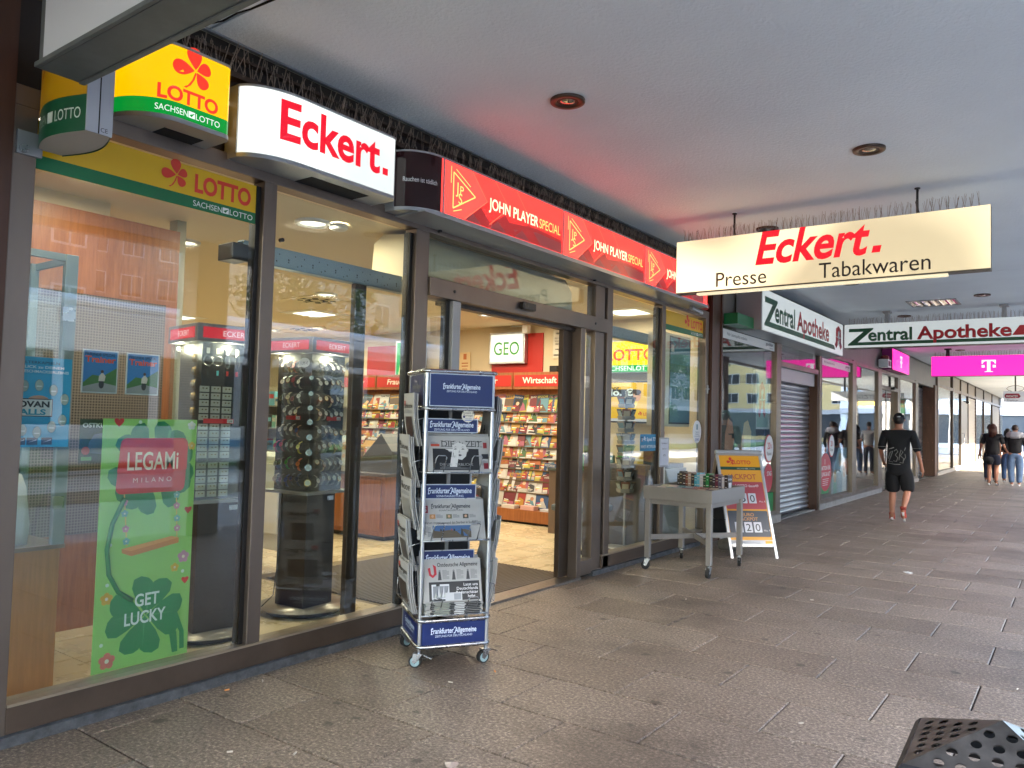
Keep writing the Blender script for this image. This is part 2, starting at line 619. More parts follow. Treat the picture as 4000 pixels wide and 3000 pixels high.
# building above and wall behind the shop fronts
BW = pm('dark_panel_wall', '#241c17', .7, var=.3, scale=5)
CONC = pm('upper_facade', (.45, .44, .42), .8, var=.1)
bd = thing('arcade_building', 'long concrete upper storey resting over the whole row of shops', 'building', (3, 24, CZ))
box('upper_storey', -12, 4.9, -6, 54.6, CZ + .52, 11, CONC, bd)
box('end_wall', -12, -.02, 54.2, 54.6, 0, CZ + .5, CONC, bd)
for i, y in enumerate((-3, 5.2, 13.4, 21.6, 29.8, 38, 46.2, 53.9)):
    if y > -6:
        MB().box(4.5, 4.85, y - .2, y + .2, -.02, CZ, pm('column_render', (.38, .36, .34), .6, var=.15)).build(
            'arcade_column', label='square rendered column at the kerb, %s from the near end of the arcade' % ORD[i + 1] if i not in (0, 7) else ('square rendered column at the kerb behind the camera' if i == 0 else 'last square rendered column at the far end of the arcade'), cat='column', group='columns along the kerb')

# ================================================================ SHOP FRONTS
# x = 0 is the glass plane of the row, street side is +x
TOP, SILL, TRH, TRL = 2.68, .17, 2.40, 2.27
def bar(name, y0, y1, z0, z1, parent, m=BRONZE, x0=-.06, x1=.045, bev=.004):
    return box(name, x0, x1, y0, y1, z0, z1, m, parent, bev=bev)
def pane(y0, y1, z0, z1, parent, x=0., m=None, name='pane'):
    return box(name, x - .004, x + .004, y0, y1, z0, z1, m or GLASS, parent)

sf = thing('press_shop_front', 'bronze framed glass front of the lit press and tobacco shop', 'shop front', (0, 5, 0))
bar('mullion', 1.35, 1.444, -.01, TOP + .03, sf)
bar('mullion', 2.605, 2.69, SILL, TOP + .03, sf)
box('gasket', -.045, .012, 2.578, 2.605, SILL, TOP, BLACK, sf)
bar('mullion', 3.83, 3.962, SILL, TOP + .03, sf)
box('gasket', -.045, .012, 3.80, 3.83, SILL, TOP, BLACK, sf)
bar('mullion', 6.50, 6.605, -.01, TOP + .03, sf)
box('gasket', -.045, .012, 6.47, 6.50, .06, TOP, BLACK, sf)
bar('mullion', 6.30, 6.47, .0, TOP + .03, sf, x0=-.07, x1=.03)
bar('mullion', 7.715, 7.80, SILL, TOP + .03, sf)
box('gasket', -.045, .012, 7.665, 7.715, SILL, TOP, BLACK, sf)
bar('mullion', 8.925, 9.02, SILL, TOP + .03, sf)
bar('head_rail', 1.35, 9.02, TOP + .03, TOP + .12, sf)
for a, b_ in ((1.444, 3.962), (6.47, 9.02)):
    bar('kick_panel', a, b_, .045, SILL - .012, sf, pm('kick_panel_metal', '#5b4d42', .45, .5, var=.25, scale=3, rvar=.1))
    box('sill_strip', -.06, .052, a, b_, SILL - .012, SILL, pm('sill_strip_metal', '#a89a86', .35, .7), sf)
GROUT = pm('plinth_stone', '#4d5054', .85, var=.5, scale=16, bump=.8, bscale=30, world=True)
box('plinth', -.08, .075, -.5, 3.965, -.02, .045, GROUT, sf)
box('plinth', -.08, .065, 6.28, 9.02, -.02, .045, GROUT, sf)
pane(1.444, 2.578, SILL, TOP, sf)
pane(2.69, 3.80, SILL, TOP, sf)
pane(3.962, 6.30, TRH, TOP, sf)
pane(6.605, 7.665, SILL, TOP, sf)
pane(7.80, 8.925, SILL, TOP, sf)
bar('door_header', 3.962, 6.47, TRL, TRH, sf, x0=-.12, x1=.065)
box('door_track', -.1, -.02, 4.2, 6.1, TRL - .03, TRL, BRONZE_D, sf)
pane(3.962, 4.20, .16, TRL, sf, name='side_pane')
bar('side_rail', 3.962, 4.20, .03, .16, sf)
box('gasket', -.04, .01, 4.195, 4.235, .03, TRL, BLACK, sf)
bar('door_post', 4.235, 4.32, .01, TRL, sf, m=GREY)
# sliding leaf, parked open on the right
lf = MB()
lf.box(-.10, -.05, 5.87, 6.02, .03, TRL - .03, BRONZE_D)
lf.build('sliding_leaf', sf, bev=.003)
bar('door_post', 6.022, 6.095, .01, TRL, sf)
pane(6.095, 6.30, .16, TRL, sf, name='side_pane')
bar('side_rail', 6.095, 6.30, .03, .16, sf)
box('threshold', -.12, .05, 4.25, 6.1, .0, .018, pm('threshold_metal', '#8f8880', .35, .8, var=.3, scale=40), sf)
# small bits on the frame
for y, z in ((4.22, 2.33), (4.05, 2.735), (6.24, 2.335), (6.22, 2.74), (2.72, 2.4)):
    MB().cyl((.044, y, z), (.07, y, z), .012, BLACK, 8).build('bolt_cover', sf)
ds = MB().box(.065, .11, 5.02, 5.20, 2.31, 2.37, BLACK)
ds.disc(FX(.111, 5.06, 2.34), 0, 0, .016, 0, pm('sensor_lens', '#2c2c30', .1), 12)
ds.build('door_sensor', sf, bev=.008)
# strips printed LOTTO on the head of the panes
def petal(L, W, ang, n=14):
    out = []
    for i in range(n * 2):
        t = i / (n * 2) * 2 * PI
        # blunt heart-like leaf with its tip at the origin
        u_ = .5 - .5 * math.cos(t)
        w_ = math.sin(t) * (u_ ** .55) * .62
        x, y = u_ * L, w_ * W
        out.append((x * math.cos(ang) - y * math.sin(ang), x * math.sin(ang) + y * math.cos(ang)))
    return out
def clover(mb, fr, a, b, s, h, m):
    for L, W, g in ((.60, .48, 98), (.62, .44, 184), (.44, .38, 26), (.48, .38, -50)):
        ox, oy = .035 * math.cos(rad(g)), .035 * math.sin(rad(g))
        mb.flat([(a + (x + ox) * s, b + (y + oy) * s) for x, y in petal(L, W, rad(g))], fr, h, m)
    st = [(-.02, -.04), (-.10, -.28), (-.22, -.46), (-.34, -.54), (-.26, -.55), (-.13, -.43), (-.03, -.25), (.02, -.06)]
    mb.flat([(a + x * s, b + y * s) for x, y in st], fr, h, m)
def saxon(mb, fr, a, b, hgt, w, h, m, g, al='L'):
    """the line SACHSEN [square mark] LOTTO"""
    x = a
    mb.text('SACHSEN', fr, x, b, hgt, h, m, width=w * .47)
    q = w * .105
    mb.rect(fr, x + w * .48, x + w * .48 + q, b, b + hgt * .74, h, m)
    mb.flat([(x + w * .48 + q * .1, b + hgt * .3), (x + w * .48 + q * .95, b + hgt * .62), (x + w * .48 + q * .45, b + hgt * .1)], fr, h + .0008, g)
    mb.text('LOTTO', fr, x + w * .60, b, hgt, h, m, width=w * .40)
def lotto_strip(name, y0, y1, parent, a_cl, a_tx, w_tx):
    y_, g_, r_, w_ = pm('strip_yellow', '#d9ad08', .3), pm('strip_green', '#05673a', .3), pm('strip_red', '#d63a26', .3), pm('strip_white', (.75, .78, .75), .3)
    mb = MB()
    mb.box(.005, .007, y0, y1, 2.465, TOP, y_)
    fr = FX(.0072, y0, 2.465)
    mb.rect(fr, 0, y1 - y0, 0, .062, .0005, g_)
    clover(mb, fr, a_cl, .150, .125, .001, r_)
    mb.text('LOTTO', fr, a_tx, .092, .128, .001, r_, width=w_tx, bold=.035)
    saxon(mb, fr, a_tx - .005, .016, .042, w_tx + .02, .0013, w_, g_)
    return mb.build(name, parent)
lotto_strip('lotto_strip', 1.444, 2.578, sf, .665, .765, .335)
lotto_strip('lotto_strip', 7.80, 8.925, sf, .66, .765, .33)
# stickers on the last panes
st = MB(); fr = FX(.006, 8.655, 1.2)
st.disc(fr, .13, .135, .13, .001, pm('sticker_white', (.7, .73, .74), .35), 28, ry=.135)
st.rect(fr, .105, .155, .16, .225, .002, ink('#7a98a0'))
for i, t in enumerate(('Tickets am', 'Automaten', 'hier gibt es Ihren')):
    st.text(t, fr, .13, .125 - i * .024, .024, .002, ink('#3a5a80'), 'C')
st.text('CVAG', fr, .13, .03, .04, .002, ink('#2a4a9a'), 'C', bold=.02)
st.build('round_sticker', sf)
st = MB(); fr = FX(.006, 7.30, 1.13)
st.prism([(0, 0), (.37, 0), (.385, .015), (.385, .16), (.37, .175), (0.01, .175), (0, .165)], fr, 0, .002, ink('#1b86b5'))
st.text('Spiel 77', fr, .15, .105, .052, .003, ink('#e8f0f4'), width=.215, bold=.02)
st.text('IMMER MITSPIELEN', fr, .02, .03, .046, .003, ink('#d8e8ee'), width=.345, bold=.015)
st.rect(fr, .02, .06, .095, .15, .003, ink('#123a66')); st.text('X', fr, .026, .10, .05, .0035, ink('#e8f0f4'), bold=.02)
clover(st, fr, .105, .125, .045, .003, ink('#e8f0f4'))
st.build('blue_sticker', sf)
lk = MB().box(.045, .06, 8.95, 8.99, 1.80, 1.90, GREY)
lk.cyl((.05, 8.93, 1.85), (.05, 9.07, 1.86), .008, GREY, 8)
lk.build('lock_bracket', sf)

# brown clad columns
cb = MB().box(-.1, .06, 9.03, 9.43, -.01, 3.39, BROWNCOL)
cb.box(.06, .075, 9.05, 9.09, 0, 3.38, BROWNCOL).box(.06, .075, 9.36, 9.40, 0, 3.38, BROWNCOL)
cb.build('clad_column', label='dark brown metal clad column between press shop and pharmacy', cat='column')
cb = MB().box(-.1, .06, .55, 1.345, -.01, 3.39, BROWNCOL)
cb.box(.06, .09, .60, .78, 0, 3.38, BROWNCOL)
cb.build('clad_column', label='dark brown metal clad column at left edge of the press shop', cat='column')
# dark wall strip over the frames with the pigeon spikes
wl = MB().box(-.12, -.02, -3, 9.03, TOP + .12, 3.42, BW)
wl.box(-.02, .04, 1.35, 9.0, 3.22, 3.25, pm('rail_brown', '#3a291d', .6, var=.3))
wl.box(-.02, .03, 1.35, 9.0, 3.33, 3.345, pm('rail_brown', '#3a291d', .6))
upw = wl.build('wall', kind='structure')
def spikes(mb, p0, p1, n, h=.12, spread=.035, r=.0012):
    p0, p1 = Vector(p0), Vector(p1)
    for i in range(n):
        p = p0.lerp(p1, (i + .5) / n)
        for k in range(random.choice((2, 3, 3, 4))):
            q = p + Vector((random.uniform(-.01, .01), random.uniform(-.01, .01), 0))
            e = q + Vector((random.uniform(-spread, spread), random.uniform(-spread, spread), h * random.uniform(.75, 1.05)))
            mb.cyl(q, e, r, SPIKE, 4, caps=False)
    return mb
s_ = MB()
spikes(s_, (.02, 1.5, 3.245), (.02, 8.9, 3.245), 150, .15, .055, .0022)
spikes(s_, (.03, 3.5, 3.16), (.03, 8.4, 3.16), 70, .12, .04, .002)
s_.box(.005, .035, 1.4, 8.95, 3.235, 3.245, SPIKE)
s_.build('bird_spikes', upw, kind='stuff')
# ---------------------------------------------------------------- pharmacy front
STONE = pm('pale_base_stone', '#8f8d8a', .7, var=.25, scale=9, bump=.3)
PANELG = pm('head_panel_grey', '#7b766f', .5, .35, var=.1)
ph = thing('pharmacy_front', 'dark glass front of the closed pharmacy with stickers and a white strip', 'shop front', (0, 13, 0))
def front_bay(par, y0, y1, rail=2.72, transom=None, base=.12, post=.10, glz=True):
    bar('mullion', y0, y0 + post, base, rail + .06, par)
    bar('mullion', y1 - post, y1, base, rail + .06, par)
    bar('head_rail', y0 + post, y1 - post, rail, rail + .06, par)
    bar('bottom_rail', y0 + post, y1 - post, base, base + .06, par)
    if transom:
        bar('transom_rail', y0 + post, y1 - post, transom, transom + .06, par)
        pane(y0 + post, y1 - post, base + .06, transom, par)
        pane(y0 + post, y1 - post, transom + .06, rail, par)
    else:
        pane(y0 + post, y1 - post, base + .06, rail, par)
front_bay(ph, 9.44, 11.70, post=.03)
bar('mullion', 11.70, 11.885, 0, 2.78, ph)
box('base_stone', -.08, .06, 9.44, 11.88, -.01, .12, STONE, ph, bev=.004)
# roller shutter in a recess
sh = thing('roller_shutter', 'closed ribbed aluminium roller shutter beside the pharmacy window', 'shutter', (-.12, 12.9, 0))
SHM = pm('shutter_aluminium', '#a9adb5', .3, .85, var=.08, scale=6)
proto = None
for i in range(26):
    z = .035 + i * .0805
    if proto is None:
        mb = MB()
        pr = [(-.012, 0), (.002, .006), (.012, .022), (.014, .042), (.006, .062), (-.008, .072), (-.012, .0805)]
        vs_ = [(-.12 + a, y, z + b) for y in (11.90, 13.96) for a, b in pr]
        k = len(pr)
        mb.add(vs_, [(j, k + j, k + j + 1, j + 1) for j in range(k - 1)], SHM, False)
        proto = mb.build('slat', sh)
    else:
        o = bpy.data.objects.new('slat', proto.data); col.objects.link(o); o.parent = sh
        o.location = (0, 0, i * .0805)
box('bottom_bar', -.145, -.10, 11.90, 13.96, .0, .035, BLACK, sh)
box('shutter_box', -.2, -.02, 11.90, 13.96, 2.13, 2.34, pm('shutter_box_grey', '#b4b1b2', .45, .3), sh, bev=.006)
box('backing', -.20, -.16, 11.90, 13.96, .0, 2.13, DARKGAP, sh)
bar('transom_rail', 11.885, 13.97, 2.34, 2.42, ph)
pane(11.885, 13.97, 2.42, 2.74, ph)
box('shutter_reveal', -.3, .03, 13.97, 14.05, 0, 2.35, BROWNCOL, ph)
bar('mullion', 14.05, 14.17, 0, 2.80, ph)
box('base_stone', -.08, .06, 14.05, 19.3, -.01, .10, STONE, ph, bev=.004)
front_bay(ph, 14.14, 16.55, base=.10, post=.06)
bar('mullion', 16.55, 16.76, .1, 2.8, ph)
box('base_stone', -.3, .0, 11.88, 14.05, -.015, .012, STONE, ph)
# stickers, strips and posters on the pharmacy panes
WH = pm('sticker_white', (.7, .73, .74), .35)
CRIM = ink('#c2203a')
def rabatt(fr, par, big=True):
    mb = MB()
    mb.disc(fr, .20, .205, .20, .001, CRIM, 28, ry=.205)
    mb.disc(fr, .22, .21, .182, .002, WH, 28, ry=.19)
    mb.text('20', fr, .13, .20, .14, .003, CRIM, width=.13, bold=.015)
    mb.text('%', fr, .275, .21, .085, .003, CRIM)
    mb.text('Rabatt', fr, .115, .11, .075, .003, ink('#402030'), width=.2)
    return mb.build('discount_sticker', par)
rabatt(FX(.006, 11.25, .89), ph)
rabatt(FX(.006, 14.82, .89), ph)
mb = MB(); fr = FX(.006, 11.27, .50)
mb.disc(fr, .17, .17, .19, .0005, CRIM, 26, ry=.21)
mb.text('STAG', fr, .30, .20, .09, .002, WH, 'R', width=.2, bold=.02)
mb.rect(fr, .0, .40, -.36, -.05, .0004, ink('#1f8a4a'))
mb.build('red_round_sticker', ph)
mb = MB(); fr = FX(.006, 14.22, .25)
mb.flat([(0, 0), (.62, 0), (.62, .22), (0, .12)], fr, .0004, ink('#138a45'))
mb.disc(fr, .40, .38, .40, .0008, CRIM, 30, ry=.34)
for t, z, w in (('AKTION FÜR', .42, .60), ('JUNG & ALT', .31, .58)):
    mb.text(t, fr, .42, z, .10, .002, WH, 'C', width=w, bold=.02)
for k in range(4):
    mb.rect(fr, .2, .62 - k * .03, .25 - k * .035, .26 - k * .035, .002, WH)
mb.text('1', fr, .34, .52, .13, .002, WH, bold=.03)
mb.build('red_round_sticker', ph)
# poster with pale people at the foot of the second window
mb = MB(); fr = FX(-.02, 15.15, .2)
mb.prism([(0, 0), (1.15, 0), (1.15, .85), (.5, .85), (.2, .5), (0, .2)], fr, -.003, 0, ink('#8fb2c4'))
for x, z, r, sk, sh_ in ((.25, .32, .10, '#caa184', '#5fb4a8'), (.62, .62, .11, '#cfae98', '#9cc0d8'), (.95, .42, .12, '#d8b39a', '#dfe6ea')):
    mb.flat([(x - r * 1.3, 0), (x + r * 1.3, 0), (x + r * 1.1, z - r * .6), (x, z - r * .3), (x - r * 1.1, z - r * .6)], fr, .0005, ink(sh_))
    mb.disc(fr, x, z, r, .001, ink(sk), 18, ry=r * 1.2)
    mb.disc(fr, x, z + r * .55, r * 1.0, .0015, ink('#c9b083' if x < .9 else '#6a4a34'), 14, ry=r * .75)
mb.build('window_poster', ph)
# white advertising strips across the heads
for y0, y1, z0 in ((9.47, 11.66, 2.545), (14.22, 16.44, 2.545)):
    mb = MB().box(.005, .008, y0, y1, z0, z0 + .12, pm('strip_white', (.75, .78, .75), .3))
    fr = FX(.0085, y0, z0)
    mb.text('Mehr Lebensqualität entdecken', fr, .25, .045, .06, 0, ink('#3a4a48'), width=.75)
    mb.text('gesundleben', fr, y1 - y0 - .08, .06, .07, 0, ink('#22302c'), 'R', width=.32, bold=.02)
    mb.text('Apotheken', fr, y1 - y0 - .08, .02, .04, 0, ink('#22302c'), 'R', width=.15)
    mb.build('white_strip', ph)
gb = MB().box(.06, .24, 9.46, 10.75, 2.70, 2.84, pm('green_box', '#0d7040', .35))
gb.build('green_light_box', ph, bev=.004)
# framed A sign inside the first pane
ap = thing('framed_sign', 'framed pharmacy sign with red gothic A on pale green behind dark glass', 'sign', (-.06, 11.3, 1.38))
mb = MB()
fr = FX(-.05, 11.0, 1.38)
for a0, a1, b0, b1 in ((0, .62, 0, .03), (0, .62, .82, .85), (0, .03, .03, .82), (.59, .62, .03, .82)):
    mb.obox(fr, a0, a1, b0, b1, -.03, .01, ALU)
mb.build('frame', ap)
MINT = ink('#7fa09a')
def gothic_a(mb, fr, a, b, w, hgt, h, red, wht):
    P = [(.5, 1), (.86, .84), (.86, .30), (1.0, .14), (.80, .0), (.60, .16), (.60, .34), (.40, .34), (.40, .16), (.20, .0), (0, .14), (.14, .30), (.14, .84)]
    mb.flat([(a + x * w, b + y * hgt) for x, y in P], fr, h, red)
    mb.flat([(a + x * w, b + y * hgt) for x, y in ((.40, .46), (.60, .46), (.60, .70), (.5, .80), (.40, .72))], fr, h + .001, wht)
    mb.disc(fr, a + .5 * w, b + .52 * hgt, .30 * w, h + .0015, wht, 14, ry=.06 * hgt, a0=PI, a1=2 * PI)
    mb.rect(fr, a + .46 * w, a + .54 * w, b + .22 * hgt, b + .47 * hgt, h + .0015, wht)
    mb.rect(fr, a + .36 * w, a + .64 * w, b + .19 * hgt, b + .23 * hgt, h + .0015, wht)
    sn = [(.58, .80), (.66, .74), (.60, .66), (.46, .60), (.42, .52), (.50, .44), (.60, .38), (.56, .30)]
    for (p, q), (r, s) in zip(sn, sn[1:]):
        mb.flat([(a + (p - .03) * w, b + q * hgt), (a + (p + .03) * w, b + q * hgt), (a + (r + .03) * w, b + s * hgt), (a + (r - .03) * w, b + s * hgt)], fr, h + .002, wht)
mb = MB().obox(fr, .03, .59, .03, .82, -.02, -.01, MINT)
gothic_a(mb, fr, .15, .16, .34, .54, -.008, ink('#a01f2c'), ink('#b8c8c4'))
mb.build('sign_panel', ap)
# poster with two faces on the first pane
mb = MB(); fr = FX(-.02, 9.50, 1.0)
mb.obox(fr, 0, 1.45, 0, .62, -.003, 0, ink('#3f5a58'))
mb.flat([(.02, 0), (.52, 0), (.58, .28), (.52, .50), (.30, .60), (.10, .45)], fr, .001, ink('#2a1c16'))
mb.flat([(.24, 0), (.50, 0), (.56, .16), (.60, .24), (.56, .34), (.52, .46), (.36, .52), (.26, .30)], fr, .002, ink('#b98268'))
mb.rect(fr, .38, .58, .30, .315, .003, BLACK); mb.rect(fr, .50, .58, .25, .315, .003, BLACK)
mb.flat([(.88, 0), (1.22, 0), (1.26, .34), (1.12, .50), (.96, .46), (.88, .2)], fr, .001, ink('#c8b48a'))
mb.flat([(.84, .02), (.95, 0), (.98, .24), (.92, .34), (.85, .2)], fr, .002, ink('#c09078'))
mb.build('face_poster', ph)

# wall over the pharmacy and the phone shop, then the sunlit panels further on
wl2 = MB().box(-.12, -.02, 9.03, 28.2, 2.78, 3.42, PANELG)
wl2.build('wall', kind='structure')
PANB = pm('head_panel_beige', '#8d8272', .5, .25, var=.08)
# ---------------------------------------------------------------- phone shop front
pf = thing('phone_shop_front', 'glass front of the phone shop with a sliding door under magenta sign', 'shop front', (0, 20, 0))
front_bay(pf, 16.76, 19.0, base=.10, post=.06)
bar('mullion', 19.0, 19.33, 0, 2.80, pf)
bar('transom_rail', 19.33, 21.27, 2.36, 2.44, pf)
pane(19.33, 21.27, 2.44, 2.72, pf)
bar('head_rail', 19.33, 21.27, 2.72, 2.80, pf)
box('door_leaf', -.05, -.03, 20.2, 20.28, 0, 2.36, BLACK, pf)
box('door_leaf', -.05, -.03, 19.33, 19.42, 0, 2.36, BRONZE_D, pf)
pane(19.42, 20.2, 0.05, 2.36, pf, x=-.04)
pane(20.28, 21.2, 0.05, 2.36, pf, x=-.04)
MB().tube([(-.02, 20.05, .9), (.04, 20.05, .9), (.04, 20.05, .5), (-.02, 20.05, .5)], .012, BLACK, 6).build('door_handle', pf)
bar('mullion', 21.27, 21.55, 0, 2.80, pf)
front_bay(pf, 21.55, 23.95, base=.10, post=.06)
bar('mullion', 23.95, 24.3, 0, 2.80, pf)
box('base_stone', -.08, .06, 21.27, 24.3, -.01, .10, STONE, pf)
cm = MB().box(.045, .13, 20.35, 20.50, 2.38, 2.44, BLACK); cm.build('door_sensor', pf, bev=.006)
# white wall box lamp
wb = thing('alarm_box', 'small white alarm box with two windows beside the magenta cube sign', 'alarm box', (.1, 19.3, 2.85))
MB().box(.0, .2, 19.15, 19.75, 2.84, 3.02, WHITE).build('housing', wb, bev=.01)
MB().box(.2, .205, 19.22, 19.40, 2.87, 2.98, BLACK).box(.2, .205, 19.48, 19.66, 2.87, 2.98, BLACK).build('window', wb)
MB().lathe([(0, .0), (.09, 0), (.09, .07), (.05, .1), (0, .1)], (.1, 19.35, 3.02), pm('alarm_red', '#7d2a2a', .4), 14).build('beacon', wb)
# second shutter in deep recess
s2 = thing('roller_shutter', 'closed grey roller shutter deep in its recess beyond the phone shop', 'shutter', (-.3, 26, 0))
proto = None
for i in range(29):
    if proto is None:
        mb = MB()
        vs_ = [(-.33 + a, y, b) for y in (24.3, 27.5) for a, b in [(-.012, 0), (.006, .012), (.014, .045), (.006, .075), (-.012, .095)]]
        mb.add(vs_, [(j, 5 + j, 6 + j, j + 1) for j in range(4)], SHM)
        proto = mb.build('slat', s2)
    else:
        o = bpy.data.objects.new('slat', proto.data); col.objects.link(o); o.parent = s2
        o.location = (0, 0, i * .095)
box('guide_rail', -.4, -.31, 27.5, 27.56, 0, 2.85, BLACK, s2)
box('backing', -.42, -.36, 24.3, 27.5, .0, 2.85, DARKGAP, s2)
rv = thing('recess_wall', 'brown riveted metal wall at the side of the deep recess', 'wall', (-.2, 27.8, 0))
RUST = pm('brown_riveted_metal', '#5d4436', .5, .4, var=.3, scale=3, stretch=(3, 3, .5))
mb = MB().box(-.32, .03, 27.56, 27.98, 0, 2.86, RUST); mb.build('panel', rv)
mb = MB()
for z in (.5, 1.05, 1.6, 2.15, 2.65):
    for x in (-.28, -.17, -.04): mb.cyl((x, 27.56, z), (x, 27.55, z), .009, pm('rivet', '#9a6a50', .4, .6), 6)
mb.build('rivet', rv)
# ---------------------------------------------------------------- far shop fronts
ff = thing('far_shop_front', 'far row of shop windows and doors near the sunny end of the arcade', 'shop front', (0, 40, 0))
box('head_panel', -.1, .0, 28.05, 31.4, 2.98, 3.42, PANB, ff)
ys = [28.05, 31.7, 34.1, 36.5, 39.4, 43.0, 47.4, 52.0, 54.2]
for i, (a, b_) in enumerate(zip(ys, ys[1:])):
    bar('mullion', a, a + .16, .1, 3.40, ff, BRONZE_D if i else BRONZE, x0=-.08)
    bar('head_rail', a + .16, b_, 2.86, 2.96, ff)
    if i:
        box('head_panel', -.08, -.0, a + .16, b_, 2.96, 3.40, PANB, ff)
    box('base_stone', -.08, .06, a, b_, -.01, .12, STONE, ff)
    if i in (3, 6):
        mb = MB()
        mb.box(-.06, .0, a + .16, b_, 0.12, 1.0, pm('pale_panel', '#a9a6a2', .5))
        for k in range(26):
            mb.box(-.05, .01 if k % 2 else -.0, a + .16, b_, 1.0 + k * .07, 1.065 + k * .07, pm('pale_slats', '#b3afa8', .5))
        mb.build('slatted_blind', ff)
    elif i == 2:
        box('door_leaf', -.04, .02, a + .3, b_, 0.0, 2.6, pm('pale_door', '#85827c', .4, .4), ff)
        MB().tube([(.02, a + .6, .8), (.09, a + .6, .8), (.09, a + .6, 1.35), (.02, a + .6, 1.35)], .018, CHROME, 6).build('handle', ff)
        pane(a + .16, b_, 2.6, 2.86, ff)
    else:
        pane(a + .16, b_, .12, 2.86, ff)
cb = thing('security_camera', 'white security camera on the head of the far pale door', 'camera', (.05, 36.2, 2.6))
MB().box(.0, .12, 36.05, 36.35, 2.55, 2.66, WHITE).build('housing', cb, bev=.02)
MB().cyl((.06, 36.0, 2.6), (.06, 36.05, 2.6), .06, BLACK, 12).build('lens', cb)
# dim rooms behind the closed shops
dm = MB()
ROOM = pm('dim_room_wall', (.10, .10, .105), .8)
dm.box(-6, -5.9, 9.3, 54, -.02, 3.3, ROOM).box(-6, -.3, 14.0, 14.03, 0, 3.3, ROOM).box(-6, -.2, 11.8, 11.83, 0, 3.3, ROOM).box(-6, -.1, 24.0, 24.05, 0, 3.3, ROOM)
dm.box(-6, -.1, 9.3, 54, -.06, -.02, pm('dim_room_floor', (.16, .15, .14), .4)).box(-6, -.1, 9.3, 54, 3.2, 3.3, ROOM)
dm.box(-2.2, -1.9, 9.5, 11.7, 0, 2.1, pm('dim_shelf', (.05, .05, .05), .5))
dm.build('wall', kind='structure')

# ================================================================ SIGNS
GREYCASE = pm('sign_case_grey', '#a3a6a8', .4, .6, var=.06)
def s_profile(y0, y1, x0, x1, rise=.30, rnd=.05, n=14):
    """plan of a bent sign face: starts by the wall, swings out, runs along, rounds back"""
    pts = []
    for i in range(n + 1):
        t = i / n
        e = t * t * (3 - 2 * t)
        # quick swing out that settles gently
        pts.append((x0 + (x1 - x0) * (1 - (1 - t) ** 2.2) * (.25 + .75 * e if t < .5 else 1 - (1 - e) * .6), y0 + rise * t))
    pts = [(x0 + (x1 - x0) * math.sin(PI / 2 * i / n), y0 + rise * (1 - math.cos(PI / 2 * i / n)) ** .9) for i in range(n + 1)]
    pts.append((x1, y1 - rnd))
    for i in range(1, 9):
        a = PI / 2 * i / 8
        pts.append((x1 - rnd + rnd * math.cos(a), y1 - rnd + rnd * math.sin(a)))
    pts.append((x0 - .02, y1))
    return pts
def bent_sign(name, label, y0, y1, x0, x1, z0, z1, face, rise=.3, rnd=.05, xb=.02):
    t = thing(name, label, 'sign', (0, (y0 + y1) / 2, z0))
    pr = s_profile(y0, y1, x0, x1, rise, rnd)
    W = Wrap(pr, z0)
    mb = MB()
    fine = [pr[0]]
    for p, q in zip(pr, pr[1:]):
        d = math.hypot(q[0] - p[0], q[1] - p[1])
        k = max(1, int(d / .05))
        fine += [(p[0] + (q[0] - p[0]) * i / k, p[1] + (q[1] - p[1]) * i / k) for i in range(1, k + 1)]
    n = len(fine)
    vs_ = [(x, y, z) for z in (z0, z1) for x, y in fine]
    mb.add(vs_, [(i, i + 1, n + i + 1, n + i) for i in range(n - 1)], face, True)
    mb.build('face', t)
    cs = MB()
    e = [(x + .006, y) for x, y in fine]
    e[0] = (e[0][0], e[0][1] - .006)
    poly = e + [(xb, y1), (xb, y0 - .006)]
    fz = Fr((0, 0, 0), (1, 0, 0), (0, 1, 0))
    cs.prism(poly, fz, z1, z1 + .012, GREYCASE)
    cs.prism(poly, fz, z0 - .022, z0, GREYCASE)
    cs.box(xb, xb + .006, y0, y1, z0, z1, GREYCASE)
    cs.box(xb, x0 + .002, y0 - .008, y0 - .001, z0, z1, GREYCASE)
    # dark opening in the underside
    cs.box(xb + .02, (x0 + x1) / 2, y0 + (y1 - y0) * .42, y1 - (y1 - y0) * .16, z0 - .024, z0 - .021, DARKGAP)
    cs.build('case', t)
    sp = MB()
    spikes(sp, (x1 - .05, y0 + .25, z1 + .012), (x1 - .05, y1 - .05, z1 + .012), max(6, int((y1 - y0) * 12)), .12, .035, .0012)
    sp.build('bird_spikes', t, kind='stuff')
    return t, W

# white light box with the red shop name
t, W = bent_sign('curved_light_box', 'curved white light box with the red shop name above the second window', 2.37, 3.405, .12, .27, 2.785, 3.14, glow_uneven('glow_white_box', (.93, 1, .95), .8, 1.25), rise=.30)
mb = MB()
RD = glow('#f01830', .9, 'glow_red_letter')
ye = W.d[14] + (2.535 - W.pts[14].y)
mb.text('Eckert', W, ye, .108, .300, .004, RD, width=.715, bold=.026)
mb.rect(W, ye + .738, ye + .782, .108, .150, .004, RD)
# slant the word a little: letters lean with the bent face
mb.build('lettering', t)
# yellow LOTTO box
t, W = bent_sign('curved_lotto_box', 'curved yellow and green lottery light box with red clover above the first window', 1.745, 2.235, .04, .27, 2.80, 3.14, glow((1, .50, .0), 1.15, 'glow_yellow'), rise=.22, rnd=.045)
mb = MB()
GG, RG, WG = glow('#06a038', .75), glow('#ff3a28', .95), glow('#eafff0', .95)
L_ = W.L
seg = 40
